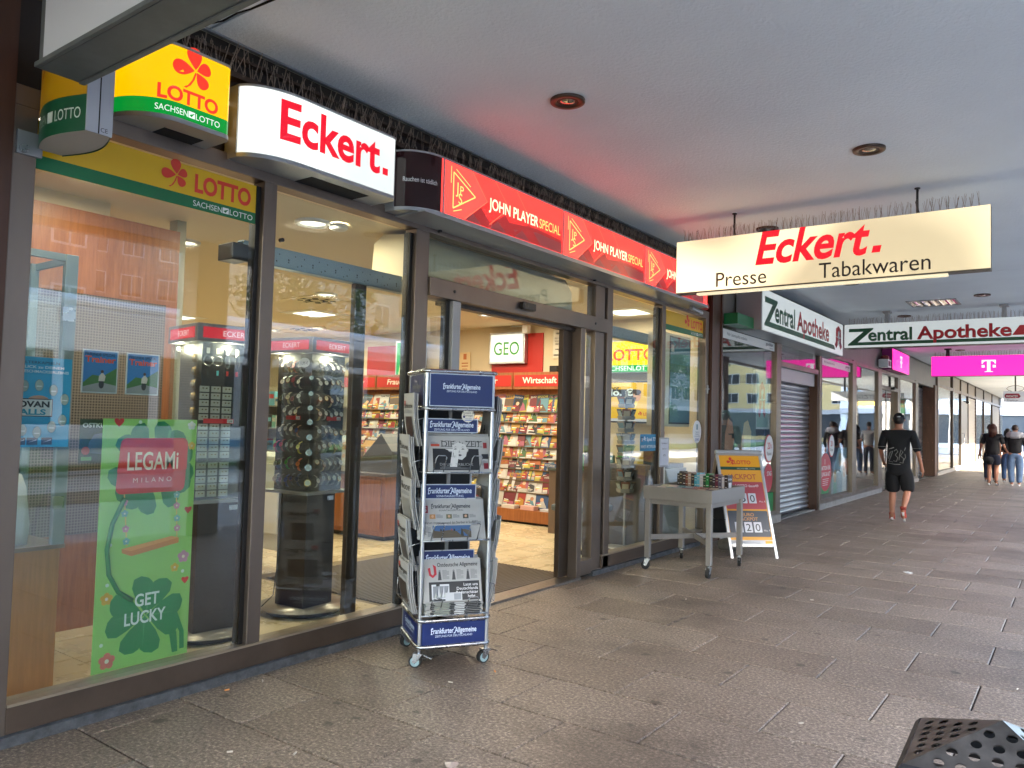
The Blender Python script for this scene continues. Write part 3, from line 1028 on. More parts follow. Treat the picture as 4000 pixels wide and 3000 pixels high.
# wavy green band
for i in range(seg):
    a0, a1 = (L_ - .19) * i / seg, (L_ - .19) * (i + 1) / seg
    mb.flat([(a0, 0), (a1, 0), (a1, .072), (a0, .072)], W, .0012, GG)
def at_y(y, i0=14): return W.d[i0] + (y - W.pts[i0].y)
clover(mb, W, at_y(2.03), .252, .175, .002, RG)
mb.text('LOTTO', W, at_y(1.855), .080, .093, .002, RG, width=.30, bold=.035)
saxon(mb, W, at_y(1.848), .019, .042, .32, .0025, WG, GG)
mb.build('lettering', t)
br = MB()
for z in (2.86, 3.05): br.box(.02, .05, 2.20, 2.37, z, z + .022, WHITE)
br.box(.02, .06, 2.24, 2.33, 2.92, 3.0, WHITE)
br.build('bracket', t)
# red cigarette advertising light box
t, W = bent_sign('long_red_light_box', 'long red tobacco light box with three advert panels above the entrance', 3.53, 8.36, .12, .30, 2.775, 3.135, glow((1, .042, .034), 2.7, 'glow_red_face'), rise=.25, rnd=.05)
a0p = W.d[14] - .0
PX = .300
mb = MB()
DK = pm('maroon_gloss', '#2a1216', .08, coat=0) if False else pm('maroon_gloss', '#2a1216', .08)
k = 22
for i in range(k):
    mb.flat([(a0p * i / k, 0), (a0p * (i + 1) / k, 0), (a0p * (i + 1) / k, .36), (a0p * i / k, .36)], W, .001, DK)
mb.build('warning_panel', t)
mb = MB()
mb.text('Rauchen ist tödlich', W, .06, .165, .045, .002, WHITE, width=.235)
mb.build('warning_lettering', t)
g1, g2, g3, g4 = glow((1, .042, .032), 3.0), glow((1, .032, .028), 1.4), glow((1, .06, .06), .26), glow((1, .16, .16), .07)
gy, gw = glow('#ffe27a', 1.3), glow('#fff6c8', 1.5)
y_p = 3.80
for pi in range(4):
    y0 = y_p + pi * 1.475
    w = 1.46 if y0 + 1.46 < 8.3 else 8.3 - y0
    if w < .1: break
    fr = FX(PX + .001, y0, 2.775)
    def cl(ps): return [(min(max(a, .012), w), b) for a, b in ps]
    pn = MB()
    # chevrons: bright printed upper edges, dark lower flanks
    pn.flat(cl([(.012, .004), (w, .004), (w, .356), (.012, .356)]), fr, .0004, g2)
    for j, (xo, u_) in enumerate(((.20, 0), (.50, 0), (.80, 0))):
        pn.flat(cl([(xo - .06, .004), (xo + .36, .004), (xo + .36, .005), (xo + .19, .14), (xo + .10, .09)]), fr, .0006 + j * .0002, g3)
        pn.flat(cl([(xo + .0, .004), (xo + .22, .004), (xo + .10, .075)]), fr, .0008 + j * .0002, g4)
    pn.flat(cl([(.40, .004), (w, .004), (w, .11), (1.1, .13), (.75, .10), (.5, .05)]), fr, .0005, g3)
    pn.flat(cl([(.60, .004), (w, .004), (w, .085), (1.1, .10), (.8, .06)]), fr, .0007, g4)
    pn.flat(cl([(.012, .356), (.30, .356), (.47, .185), (.22, .004), (.012, .004)]), fr, .0016, g1)
    if w > 1.2:
        pn.flat(cl([(.30, .356), (w, .356), (w, .19), (.98, .17), (.47, .185)]), fr, .0014, glow((1, .036, .028), 2.4))
    for p, q in (((.30, .356), (.47, .185)), ((.47, .185), (.22, .004)), ((.56, .356), (.73, .2)), ((.73, .2), (.50, .03)), ((.82, .356), (.98, .2))):
        dx, dy = q[0] - p[0], q[1] - p[1]; L = math.hypot(dx, dy); nx, ny = -dy / L * .002, dx / L * .002
        if max(p[0], q[0]) < w:
            pn.flat([(p[0] - nx, p[1] - ny), (q[0] - nx, q[1] - ny), (q[0] + nx, q[1] + ny), (p[0] + nx, p[1] + ny)], fr, .0019, glow((1, .10, .05), 3.0))
    pn.build('advert_panel', t)
    if w > .45:
        lt = MB()
        for tri, wd in (([(.10, .30), (.10, .055), (.335, .185)], .0045), ([(.075, .335), (.075, .22)], .003), ([(.125, .325), (.28, .245)], .003), ([(.105, .035), (.19, .065)], .003)):
            cyc = len(tri) > 2
            for p, q in list(zip(tri, tri[1:])) + ([(tri[-1], tri[0])] if cyc else []):
                dx, dy = q[0] - p[0], q[1] - p[1]; L = math.hypot(dx, dy); nx, ny = -dy / L * wd, dx / L * wd
                lt.flat([(p[0] - nx, p[1] - ny), (q[0] - nx, q[1] - ny), (q[0] + nx, q[1] + ny), (p[0] + nx, p[1] + ny)], fr, .0022, gy)
        lt.text('J', fr, .125, .165, .11, .0024, gy); lt.text('P', fr, .17, .165, .085, .0024, gy); lt.text('S', fr, .155, .10, .10, .0024, gy)
        if w > 1.3:
            lt.text('JOHN PLAYER', fr, .49, .145, .115, .0024, gw, width=.625, bold=.014)
            lt.text('SPECIAL', fr, 1.13, .145, .105, .0024, gy, width=.30)
        elif w > .9:
            lt.text('JOHN P', fr, .49, .145, .115, .0024, gw, width=.30, bold=.012)
        lt.build('lettering', t)
    box('divider', PX - .002, PX + .006, y0 - .006, y0 + .008, 2.775, 3.135, GREYCASE, t)
box('valance', .02, .31, 3.62, 8.33, 2.742, 2.753, GREYCASE, t)
MB().cyl((.20, 8.36, 2.79), (.20, 8.52, 2.79), .045, pm('red_tube', '#b02018', .4), 14).cyl((.2, 8.1, 2.72), (.2, 8.4, 2.70), .025, GREYCASE, 8).build('end_lamp', t)

# hanging double sided shop sign
def hang_sign(name, label, x0, x1, y, z0, z1, face, th=.11, rods=(), spk=True, case=None, rodm=BLACK, rod_r=.010):
    t = thing(name, label, 'sign', ((x0 + x1) / 2, y, z0))
    c = case or pm('sign_case_bronze', '#5e5a52', .4, .6)
    mb = MB()
    f = .012
    mb.box(x0, x1, y + .003, y + th - .003, z0, z0 + f, c).box(x0, x1, y + .003, y + th - .003, z1 - f, z1, c)
    mb.box(x0, x0 + f, y + .003, y + th - .003, z0 + f, z1 - f, c).box(x1 - f, x1, y + .003, y + th - .003, z0 + f, z1 - f, c)
    mb.build('case', t)
    mb = MB().box(x0, x1, y, y + .003, z0 + .012, z1, face).box(x0, x1, y + th - .003, y + th, z0 + .012, z1, face)
    mb.build('face', t)
    for rx in rods:
        r_ = MB()
        if rod_r < .02:
            r_.cyl((rx, y + th / 2, z1), (rx, y + th / 2, CZ), rod_r, rodm, 8)
            r_.cyl((rx, y + th / 2, CZ - .01), (rx, y + th / 2, CZ), rod_r * 2.2, rodm, 8)
            r_.tube([(rx + .01, y + th / 2, CZ - .02), (rx - .012, y + th / 2, CZ - .12), (rx + .02, y + th / 2, z1)], .003, BLACK, 5)
        else:
            r_.box(rx - rod_r, rx + rod_r, y + .03, y + th - .03, z1, CZ - .03, rodm).box(rx - rod_r * 2, rx + rod_r * 2, y, y + th, CZ - .03, CZ, rodm)
        r_.build('hanger_rod', t)
    if spk:
        sp = MB()
        spikes(sp, (x0 + .05, y + .03, z1), (x1 - .05, y + .03, z1), int((x1 - x0) * 18), .12, .025, .0012)
        spikes(sp, (x0 + .05, y + th - .03, z1), (x1 - .05, y + th - .03, z1), int((x1 - x0) * 18), .12, .025, .0012)
        sp.build('bird_spikes', t, kind='stuff')
    return t
CREAM = glow_uneven('glow_cream', (1, .84, .52), .62, 1.8, .9)
t = hang_sign('hanging_shop_sign', 'long cream hanging light box lettered Eckert, Presse and Tabakwaren', .55, 3.145, 6.93, 2.672, 3.178, CREAM, rods=(1.10, 2.63))
def eck_print(fr, par):
    mb = MB()
    RD2 = glow('#ff2030', .95)
    mb.text('Eckert', fr, .768, .218, .410, .001, RD2, width=.965, bold=.026, shear=.24)
    mb.flat([(1.745, .218), (1.81, .218), (1.824, .276), (1.759, .276)], fr, .001, RD2)
    bk = ink('#1a1210', .3)
    mb.text('Presse', fr, .40, .040, .192, .001, bk, width=.47)
    mb.text('Tabakwaren', fr, 1.325, .040, .192, .001, bk, width=.86)
    mb.build('lettering', par)
eck_print(FY(.55, 6.93, 2.672), t)
eck_print(Fr((3.145, 7.04, 2.672), (-1, 0, 0), (0, 0, 1)), t)
mb = MB()
mb.box(.75, 2.85, 6.95, 7.02, 2.655, 2.672, glow('#fff0c8', .9))
mb.build('lower_light_slit', t)

# pharmacy hanging sign and the one along the front
ZG, ZR = pm('pharmacy_green', '#0f5234', .35), pm('pharmacy_red', '#c0202c', .35)
WF = glow('#e9f1f0', .52, 'pale_sign_face', .3)
def zentral(mb, fr, w, hgt, sc_=1.):
    # big Z with its foot drawn out under the whole name
    mb.flat([(.025 * w, .82 * hgt), (.16 * w, .82 * hgt), (.16 * w, .77 * hgt), (.075 * w, .25 * hgt), (.93 * w, .25 * hgt), (.95 * w, .12 * hgt), (.02 * w, .12 * hgt), (.02 * w, .17 * hgt), (.105 * w, .68 * hgt), (.025 * w, .68 * hgt)], fr, .001, ZG)
    lt = ink('#3a3f3e')
    for dx, dz, m, h in ((.006, -.006, lt, .0012), (0, 0, None, .002)):
        mb.text('entral', fr, .132 * w + dx, .31 * hgt + dz, .70 * hgt, h, m or ZG, width=.232 * w, bold=.020)
        mb.text('Apotheke', fr, .39 * w + dx, .31 * hgt + dz, .70 * hgt, h, m or ZR, width=.455 * w, bold=.022)
t = hang_sign('hanging_pharmacy_sign', 'white hanging pharmacy sign with green and red lettering across the arcade', .445, 3.30, 14.05, 2.785, 3.195, WF, th=.16, rods=(1.1, 2.76), rodm=GREY, rod_r=.03)
mb = MB(); fr = FY(.445, 14.05, 2.785)
zentral(mb, fr, 2.855, .41)
mb.flat([(2.42, .13), (2.62, .13), (2.62, .10), (2.80, .21), (2.62, .33), (2.62, .28), (2.52, .28)], fr, .0022, ZR)
mb.build('lettering', t)
t = thing('wall_pharmacy_sign', 'white pharmacy light box along the shop fronts with a red gothic A', 'sign', (.3, 12.2, 2.68))
MB().box(.0, .345, 10.05, 14.35, 2.68, 3.24, pm('sign_case_pale', '#9ea2a4', .4, .5)).build('case', t, bev=.006)
MB().box(.345, .352, 10.07, 14.33, 2.69, 3.23, WF).build('face', t)
mb = MB()
fr = FX(.3535, 10.05, 2.68)
zentral(mb, fr, 3.95, .56)
gothic_a(mb, fr, 3.72, .10, .50, .40, .002, ZR, ink('#e8ecea'))
mb.build('lettering', t)
# magenta signs
MG = glow((1, .025, .40), 1.45, 'glow_magenta')
MGW = glow('#ffffff', 1.1, 'glow_white_logo')
def tlogo(mb, fr, a, b, s, h, m):
    P = [(0, 1), (1, 1), (1, .68), (.93, .68), (.88, .80), (.75, .90), (.62, .90), (.62, .10), (.72, .05), (.80, .05), (.80, 0), (.20, 0), (.20, .05), (.28, .05), (.38, .10), (.38, .90), (.25, .90), (.12, .80), (.07, .68), (0, .68)]
    mb.flat([(a + x * s, b + y * s) for x, y in P], fr, h, m)
    mb.rect(fr, a, a + .22 * s, b + .36 * s, b + .58 * s, h, m)
    mb.rect(fr, a + .78 * s, a + s, b + .36 * s, b + .58 * s, h, m)
t = hang_sign('hanging_magenta_sign', 'long glowing magenta hanging sign with a white letter T', .807, 3.18, 21.1, 2.729, 3.213, MG, th=.16, rods=(1.15, 2.84), rodm=BLACK, rod_r=.035, case=pm('magenta_case', '#8a1868', .4))
mb = MB(); tlogo(mb, FY(1.852, 21.1, 2.822), 0, 0, .283, .001, MGW); mb.build('logo', t)
t = thing('magenta_cube_sign', 'square glowing magenta wall sign with a small white letter T', 'sign', (.2, 20.6, 2.82))
MB().box(0, .22, 19.55, 21.72, 2.81, 3.30, pm('magenta_case', '#8a1868', .4)).build('case', t)
MB().box(.22, .226, 19.56, 21.71, 2.815, 3.295, MG).build('face', t)
mb = MB(); tlogo(mb, FX(.2265, 20.48, 2.92), 0, 0, .27, .001, MGW); mb.build('logo', t)
# far butcher sign
t = hang_sign('far_hanging_sign', 'grey hanging butcher sign with a red name plate near the arcade end', 1.60, 4.0, 31.2, 2.46, 2.83, glow('#c9ccd0', .5, 'dull_sign_face'), th=.14, rods=(1.95, 3.5), rodm=BLACK, rod_r=.02, spk=False)
mb = MB(); fr = FY(1.60, 31.2, 2.46)
mb.prism([(.03, .20), (.08, .29), (.45, .29), (.50, .20), (.45, .13), (.08, .13)], fr, 0, .002, ink('#8a1a30'))
mb.text('RICHTER', fr, .265, .17, .09, .003, ink('#e8e8e8'), 'C', width=.34, bold=.02)
mb.text('Erzgebirge', fr, .27, .045, .07, .002, BLACK, 'C', width=.3)
mb.text('METZGEREI', fr, .62, .10, .2, .002, BLACK, width=1.2)
mb.tube([(1.6 + .25 * math.cos(a / 10 * 2 * PI) + .35, 31.25, 2.92 + .10 * math.sin(a / 10 * 2 * PI)) for a in range(10)], .008, BLACK, 5, True)
mb.build('lettering', t)
# big grey sign hanging close to the camera, white face
t = thing('near_hanging_sign', 'large white hanging sign with grey metal underside close above the camera', 'sign', (1.8, 1.3, 2.67))
ZB = pm('zinc_case', '#6d7172', .5, .5, var=.2, scale=4)
MB().box(.655, 3.4, 1.205, 1.212, 2.683, 3.15, pm('unlit_white_face', (.55, .56, .6), .35)).build('face', t)
mb = MB().box(.60, 3.42, 1.212, 1.355, 2.667, 2.682, ZB).box(.60, .655, 1.213, 1.36, 2.682, 3.16, ZB).box(.656, 3.4, 1.22, 1.355, 2.682, 3.14, ZB)
mb.box(.60, 3.42, 1.198, 1.212, 2.667, 2.686, ZB).box(.60, 3.42, 1.355, 1.378, 2.662, 2.685, ZB)
mb.build('case', t, bev=.003)
mb = MB(); mb.box(.62, .64, 1.09, 1.198, 2.98, 3.06, ZB); mb.build('bracket', t)
mb = MB(); mb.text('Sparkasse', FY(.72, 1.165, 2.98), 0, .02, .3, .001, ink('#1a1a3a')) if False else mb.flat([(.21, .225), (.33, .30), (.36, .33), (.24, .26), (.2, .25)], FY(.72, 1.2045, 2.75), .001, ink('#15153a'))
mb.build('print', t)
# bow shaped lottery sign projecting from the first post
t = thing('projecting_lotto_sign', 'unlit projecting lottery sign with convex yellow and green faces on the first post', 'sign', (.25, 1.48, 2.53))
CV = Wrap
def bow(y, sgn, n=14):
    return [(.05 + .43 * i / n, y - sgn * .05 * math.sin(PI * i / n)) for i in range(n + 1)]
ya, yb, zb0, zb1 = 1.445, 1.545, 2.535, 2.95
mb = MB()
for pr in (bow(ya, 1), bow(yb, -1)):
    n = len(pr)
    mb.add([(x, y, z) for z in (zb0 + .15, zb1) for x, y in pr], [(i, i + 1, n + i + 1, n + i) for i in range(n - 1)], pm('unlit_yellow', '#b98a06', .35), True)
    mb.add([(x, y, z) for z in (zb0, zb0 + .15) for x, y in pr], [(i, i + 1, n + i + 1, n + i) for i in range(n - 1)], pm('unlit_green', '#0a4a30', .35), True)
mb.build('face', t)
W = Wrap(bow(ya, 1), zb0)
mb = MB()
mb.text('LOTTO', W, .27, .055, .065, .002, ink('#b8c4bc'), width=.145)
mb.text('SACHSEN', W, .045, .055, .065, .002, ink('#8a9a90'), width=.155)
mb.rect(W, .212, .255, .055, .10, .002, ink('#b8c4bc'))
mb.build('lettering', t)
mb = MB()
clover(mb, W, .16, .36, .17, .002, ink('#a83020'))
mb.build('logo', t)
fz = Fr((0, 0, 0), (1, 0, 0), (0, 1, 0))
mb = MB()
poly = bow(ya + .004, 1) + bow(yb - .004, -1)[::-1]
mb.prism(poly, fz, zb0 + .004, zb0 + .012, pm('case_white_dirty', '#b4aca6', .5))
mb.prism(poly, fz, zb1 - .01, zb1, pm('case_white_dirty', '#b4aca6', .5))
mb.box(.478, .486, ya - .002, yb + .002, zb0, zb1, pm('case_end_white', '#9fa3ab', .4))
mb.box(.486, .4865, ya + .045, ya + .05, zb0, zb1, DARKGAP)
mb.text('CE', Fr((.4868, 1.50, 2.545), (0, 1, 0), (0, 0, 1)), 0, 0, .025, 0, ink('#303030'))
mb.build('case', t)
mb = MB().box(.045, .06, 1.36, 1.46, 2.50, 2.60, pm('zinc_bracket', '#8d9092', .45, .7)).cyl((.06, 1.385, 2.52), (.075, 1.385, 2.52), .018, CHROME, 10)
mb.build('bracket', t)
# ================================================================ NEWSPAPER RACK
NAVY = pm('navy_enamel', '#10265e', .3)
NAVYD = NAVY
INKW = pm('print_pale', '#cfdcf0', .4)
PAPER = pm('newsprint', '#a9a9a8', .85, var=.05, scale=20)
PAPERS = pm('newsprint_edges', '#a5a5a2', .9, var=.3, scale=60, stretch=(.2, .2, 8))
DARKP = ink('#1b1d22', .6)
RU = Vector((.5603, .8283, 0))            # along the front face
RN = Vector((.8283, -.5603, 0))           # out of the front face
rk_o = Vector((.645, 3.325, 0))
RW, RD_ = .40, .42
# local frame of the rack: +x along the front, -y out of the front
rk = thing('newspaper_rack', 'wheeled steel newspaper rack with navy title panels outside the entrance', 'newspaper rack', rk_o, math.atan2(RU.y, RU.x))
def rl(x, y, z): return Vector((x, y, z))
def faz(mb, fr, w, cx, b, s, sub='ZEITUNG FÜR DEUTSCHLAND', h=.0015, m=None):
    m = m or INKW
    # broken letter title: upright narrow strokes with spurs
    mb.text('Frankfurter Allgemeine', fr, cx, b, s, h, m, 'C', width=w, bold=.018)
    g = glyphs('Frankfurter Allgemeine', .018)
    k = w / (g[3] - g[2])
    for ch_x in (.0, .50):
        x = cx - w / 2 + w * ch_x
        mb.flat([(x - s * .10, b + s * .50), (x + s * .14, b + s * .80), (x + s * .30, b + s * .74), (x + s * .04, b + s * .58)], fr, h, m)
        mb.flat([(x - s * .08, b - s * .10), (x + s * .16, b - s * .14), (x + s * .22, b + s * .04), (x + s * .05, b + s * .02)], fr, h, m)
    if sub:
        mb.text(sub, fr, cx, b - s * .52, s * .40, h, m, 'C', width=w * (.82 if len(sub) > 15 else .62))
def rack_ring(z, ex, name='ring_tube'):
    mb = MB()
    r = .045
    pts = []
    for cx_, cy_, a0 in ((RW - r + ex, -ex + r, -90), (RW - r + ex, RD_ - r + ex, 0), (r - ex, RD_ - r + ex, 90), (r - ex, -ex + r, 180)):
        for i in range(5):
            a = rad(a0 + 90 * i / 4)
            pts.append((cx_ + r * math.cos(a), cy_ + r * math.sin(a), z))
    mb.tube(pts, .0115, CHROME, 8, True)
    mb.build(name, rk, local=True)
for z in (.115, .262, 1.475): rack_ring(z, .018)
rack_ring(1.692, .022)
for x, y in ((0, 0), (RW, 0), (RW, RD_), (0, RD_)):
    MB().cyl((x, y, .10), (x, y, 1.69), .0125, ALU, 10).build('post', rk, local=True)
def title_panel(x0, x1, z0, z1, y, nm='title_panel', sub=True, rim=True, side=None):
    fr = Fr((x0, y, z0), (1, 0, 0), (0, 0, 1)) if side is None else side
    w, h = x1 - x0, z1 - z0
    mb = MB().obox(fr, 0, w, 0, h, -.008, 0, NAVY)
    if rim:
        for a0, a1, b0, b1 in ((0, w, 0, .005), (0, w, h - .005, h), (0, .005, .005, h - .005), (w - .005, w, .005, h - .005)):
            mb.obox(fr, a0, a1, b0, b1, 0, .002, ALU)
    return mb, fr, w, h
# top box
mb, fr, w, h = title_panel(.012, RW - .0, 1.488, 1.68, -.012)
faz(mb, fr, .225, w * .50, .105, .040)
mb.build('title_panel', rk, local=True)
fs = Fr((-.012, RD_ - .02, 1.488), (0, -1, 0), (0, 0, 1))
mb, fr, w, h = title_panel(0, RD_ - .04, 0, .192, 0, side=fs)
faz(mb, fs, .225, .19, .105, .040, m=ink('#7b8080'))
mb.build('title_panel', rk, local=True)
box_ = MB().box(.0, RW, -.0, RD_, 1.49, 1.494, BLACK).box(.0, RW, .41, RD_, 1.49, 1.68, NAVY).box(RW - .01, RW, .0, RD_, 1.49, 1.68, NAVY)
box_.build('top_case', rk, local=True)
# lower box
mb, fr, w, h = title_panel(.012, RW - .012, .125, .252, -.010, rim=False)
faz(mb, fr, .27, w * .5, .062, .042)
mb.build('title_panel', rk, local=True)
fs = Fr((-.010, RD_ - .02, .125), (0, -1, 0), (0, 0, 1))
mb = MB().obox(fs, 0, RD_ - .04, 0, .127, -.008, 0, NAVY)
faz(mb, fs, .25, .19, .062, .042)
mb.build('title_panel', rk, local=True)
MB().box(.01, RW - .01, .01, RD_ - .01, .120, .128, GREY).build('floor_plate', rk, local=True)
MB().box(.01, RW - .01, RD_ - .03, RD_ - .02, .26, 1.48, pm('rack_back', '#2a2c30', .5)).box(RW * .5 - .01, RW * .5 + .01, .2, .22, .26, 1.48, GREY).build('core', rk, local=True)
# castors
def castor(parent, x, y, r, ztop, yaw=0., wm=None, local=True, brake=True):
    wm = wm or pm('castor_grey_blue', '#7f9aa0', .5)
    c, s = math.cos(yaw), math.sin(yaw)
    def T(a, b, z): return (x + a * c - b * s, y + a * s + b * c, z)
    m1 = MB()
    m1.cyl(T(0.02, -.014, r), T(.02, .014, r), r, RUBBER, 20)
    for sy in (-.0145, .0145):
        m1.cyl(T(.02, sy, r), T(.02, sy * 1.08, r), r * .74, wm, 18)
        m1.cyl(T(.02, sy * 1.1, r), T(.02, sy * 1.2, r), r * .25, CHROME, 10)
    w_ = m1.build('castor_wheel', parent, local=local)
    m2 = MB()
    for sy in (-.019, .019):
        q = [T(-.02, sy, ztop - .012), T(.03, sy, ztop - .012), T(.036, sy, r), T(.02, sy, r - .012), T(.008, sy, r)]
        d = Vector(T(0, .0015, 0)) - Vector(T(0, 0, 0))
        a_ = [Vector(p) - d for p in q]; b_ = [Vector(p) + d for p in q]
        n = 5
        m2.add(a_ + b_, [tuple(range(n)), tuple(range(2 * n - 1, n - 1, -1))] + [(i, n + i, n + (i + 1) % n, (i + 1) % n) for i in range(n)], CHROME)
    m2.add([T(-.022, -.02, ztop - .012), T(.032, -.02, ztop - .012), T(.032, .02, ztop - .012), T(-.022, .02, ztop - .012),
            T(-.022, -.02, ztop - .005), T(.032, -.02, ztop - .005), T(.032, .02, ztop - .005), T(-.022, .02, ztop - .005)],
           [(3, 2, 1, 0), (4, 5, 6, 7), (0, 1, 5, 4), (1, 2, 6, 5), (2, 3, 7, 6), (3, 0, 4, 7)], CHROME)
    m2.cyl(T(0, 0, ztop - .005), T(0, 0, ztop + .02), .011, CHROME, 10)
    if brake:
        m2.add([T(-.03, -.012, ztop - .018), T(-.075, -.012, ztop - .035), T(-.075, .012, ztop - .035), T(-.03, .012, ztop - .018),
                T(-.03, -.012, ztop - .012), T(-.078, -.012, ztop - .028), T(-.078, .012, ztop - .028), T(-.03, .012, ztop - .012)],
               [(3, 2, 1, 0), (4, 5, 6, 7), (0, 1, 5, 4), (1, 2, 6, 5), (2, 3, 7, 6), (3, 0, 4, 7)], CHROME)
    m2.build('castor_fork', parent, local=local)
for x, y, a in ((.0, .0, 2.7), (RW, .0, 3.4), (0, RD_, .4), (RW, RD_, .9)):
    castor(rk, x, y, .036, .088, a, brake=not (x == 0 and y > 0))
# front shelves with title panels and wire hoops
for z0, zt, tz, sub in ((1.105, 1.335, 1.418, 'ZEITUNG FÜR DEUTSCHLAND'), (.715, .945, 1.032, 'SONNTAGSZEITUNG'), (.292, .565, .647, None)):
    mb, fr, w, h = title_panel(-.0, .335, zt, tz, .07)
    faz(mb, fr, .265, .175, (.034 if sub else .022), .044 if sub else .046, sub)
    mb.build('title_panel', rk, local=True)
    sh_ = MB()
    sh_.tube([(0.0, -.02, z0), (RW, -.02, z0)], .005, CHROME, 6)
    sh_.box(.0, RW, -.02, .14, z0 - .006, z0 - .002, GREY)
    sh_.tube([(0.0, .14, z0), (0.0, .14, z0 + .28)], .004, CHROME, 6).tube([(RW, .14, z0), (RW, .14, z0 + .28)], .004, CHROME, 6)
    sh_.build('shelf', rk, local=True)
    for hx_ in (.075, .29):
        pts = [(hx_ - .03, -.022, z0), (hx_ - .018, -.046, z0 + .085), (hx_ - .008, -.048, z0 + .10), (hx_ + .035, -.048, z0 + .10), (hx_ + .043, -.046, z0 + .09), (hx_ + .03, -.022, z0)]
        MB().tube(pts, .0032, CHROME, 6).build('wire_hoop', rk, local=True)
# side shelves left and right (frames of wire)
for side in (-1, 1):
    xs_ = -.0 if side < 0 else RW
    mb = MB()
    for z0 in (.34, .58, .82, 1.06, 1.30):
        xo = xs_ + side * .06
        mb.tube([(xs_, .03, z0 + .12), (xo, .05, z0 + .10), (xo, .05, z0), (xs_, .05, z0 - .01)], .003, CHROME, 5)
        mb.tube([(xs_, .38, z0 + .12), (xo, .36, z0 + .10), (xo, .36, z0), (xs_, .36, z0 - .01)], .003, CHROME, 5)
        mb.tube([(xo, .05, z0), (xo, .36, z0)], .003, CHROME, 5)
    mb.build('side_wires', rk, local=True)
def rT(x, y, z, rz=0): return TM[rk.name] @ Matrix.Translation((x, y, z)) @ Matrix.Rotation(rz, 4, 'Z')

def paper_stack(name, label, x0, z0, w, hgt, n, lean, draw, group=None):
    """newspapers leaning back on a front shelf; front page drawn on the foremost"""
    t = thing(name, label, 'newspaper stack', (0, 0, 0), 0, group)
    T = rT(x0, -.012, z0)
    t.matrix_world = T; TM[t.name] = T
    r = random.Random(len(label))
    dy, dz = math.sin(lean), math.cos(lean)
    # back sheets
    for i in range(n, 0, -1):
        o = i * .0085
        mb = MB()
        f = Fr((r.uniform(-.004, .004) - i * .004, o, .0), (1, 0, 0), (0, dy, dz))
        ww = w + r.uniform(-.004, .01) + i * .004
        hh = hgt - r.uniform(0, .012) + i * .004
        mb.obox(f, 0, ww, 0, hh, -.007, -.0008, PAPER)
        mb.build('paper', t, local=True, bev=.002, bseg=1)
    # the front one: sheet curls at the right lower corner
    f = Fr((0, 0, 0), (1, 0, 0), (0, dy, dz))
    mb = MB()
    nx, nz = 8, 6
    def bend(a, b): 
        s = max(0, (a / w - .80) / .2) * max(0, 1 - b / hgt * 1.2)
        return .010 * s * s + .002 * math.sin(a * 30)
    vs_ = [f.P(a, b, bend(a, b)) for b in [hgt * j / nz for j in range(nz + 1)] for a in [w * i / nx for i in range(nx + 1)]]
    mb.add(vs_, [(j * (nx + 1) + i, j * (nx + 1) + i + 1, (j + 1) * (nx + 1) + i + 1, (j + 1) * (nx + 1) + i) for j in range(nz) for i in range(nx)], PAPER, True)
    mb.obox(f, 0, w, 0, hgt, -.006, -.003, PAPER)
    class BF:
        def P(s, a, b, h=0.): return f.P(a, b, h + bend(a, b) + .0006)
    draw(mb, BF(), w, hgt)
    mb.build('front_page', t, local=True)
    return t
def lines(mb, fr, a0, a1, b1, n, dz=.0052, m=None, hh=.0022, cols=1, seed=1):
    r = random.Random(seed)
    m = m or ink('#6a6c70', .7)
    cw = (a1 - a0) / cols
    for c in range(cols):
        for i in range(n):
            q = a0 + cw * c
            mb.rect(fr, q, q + cw * (.92 if i % 5 else .6) - .002, b1 - i * dz - hh, b1 - i * dz, .0006, m)
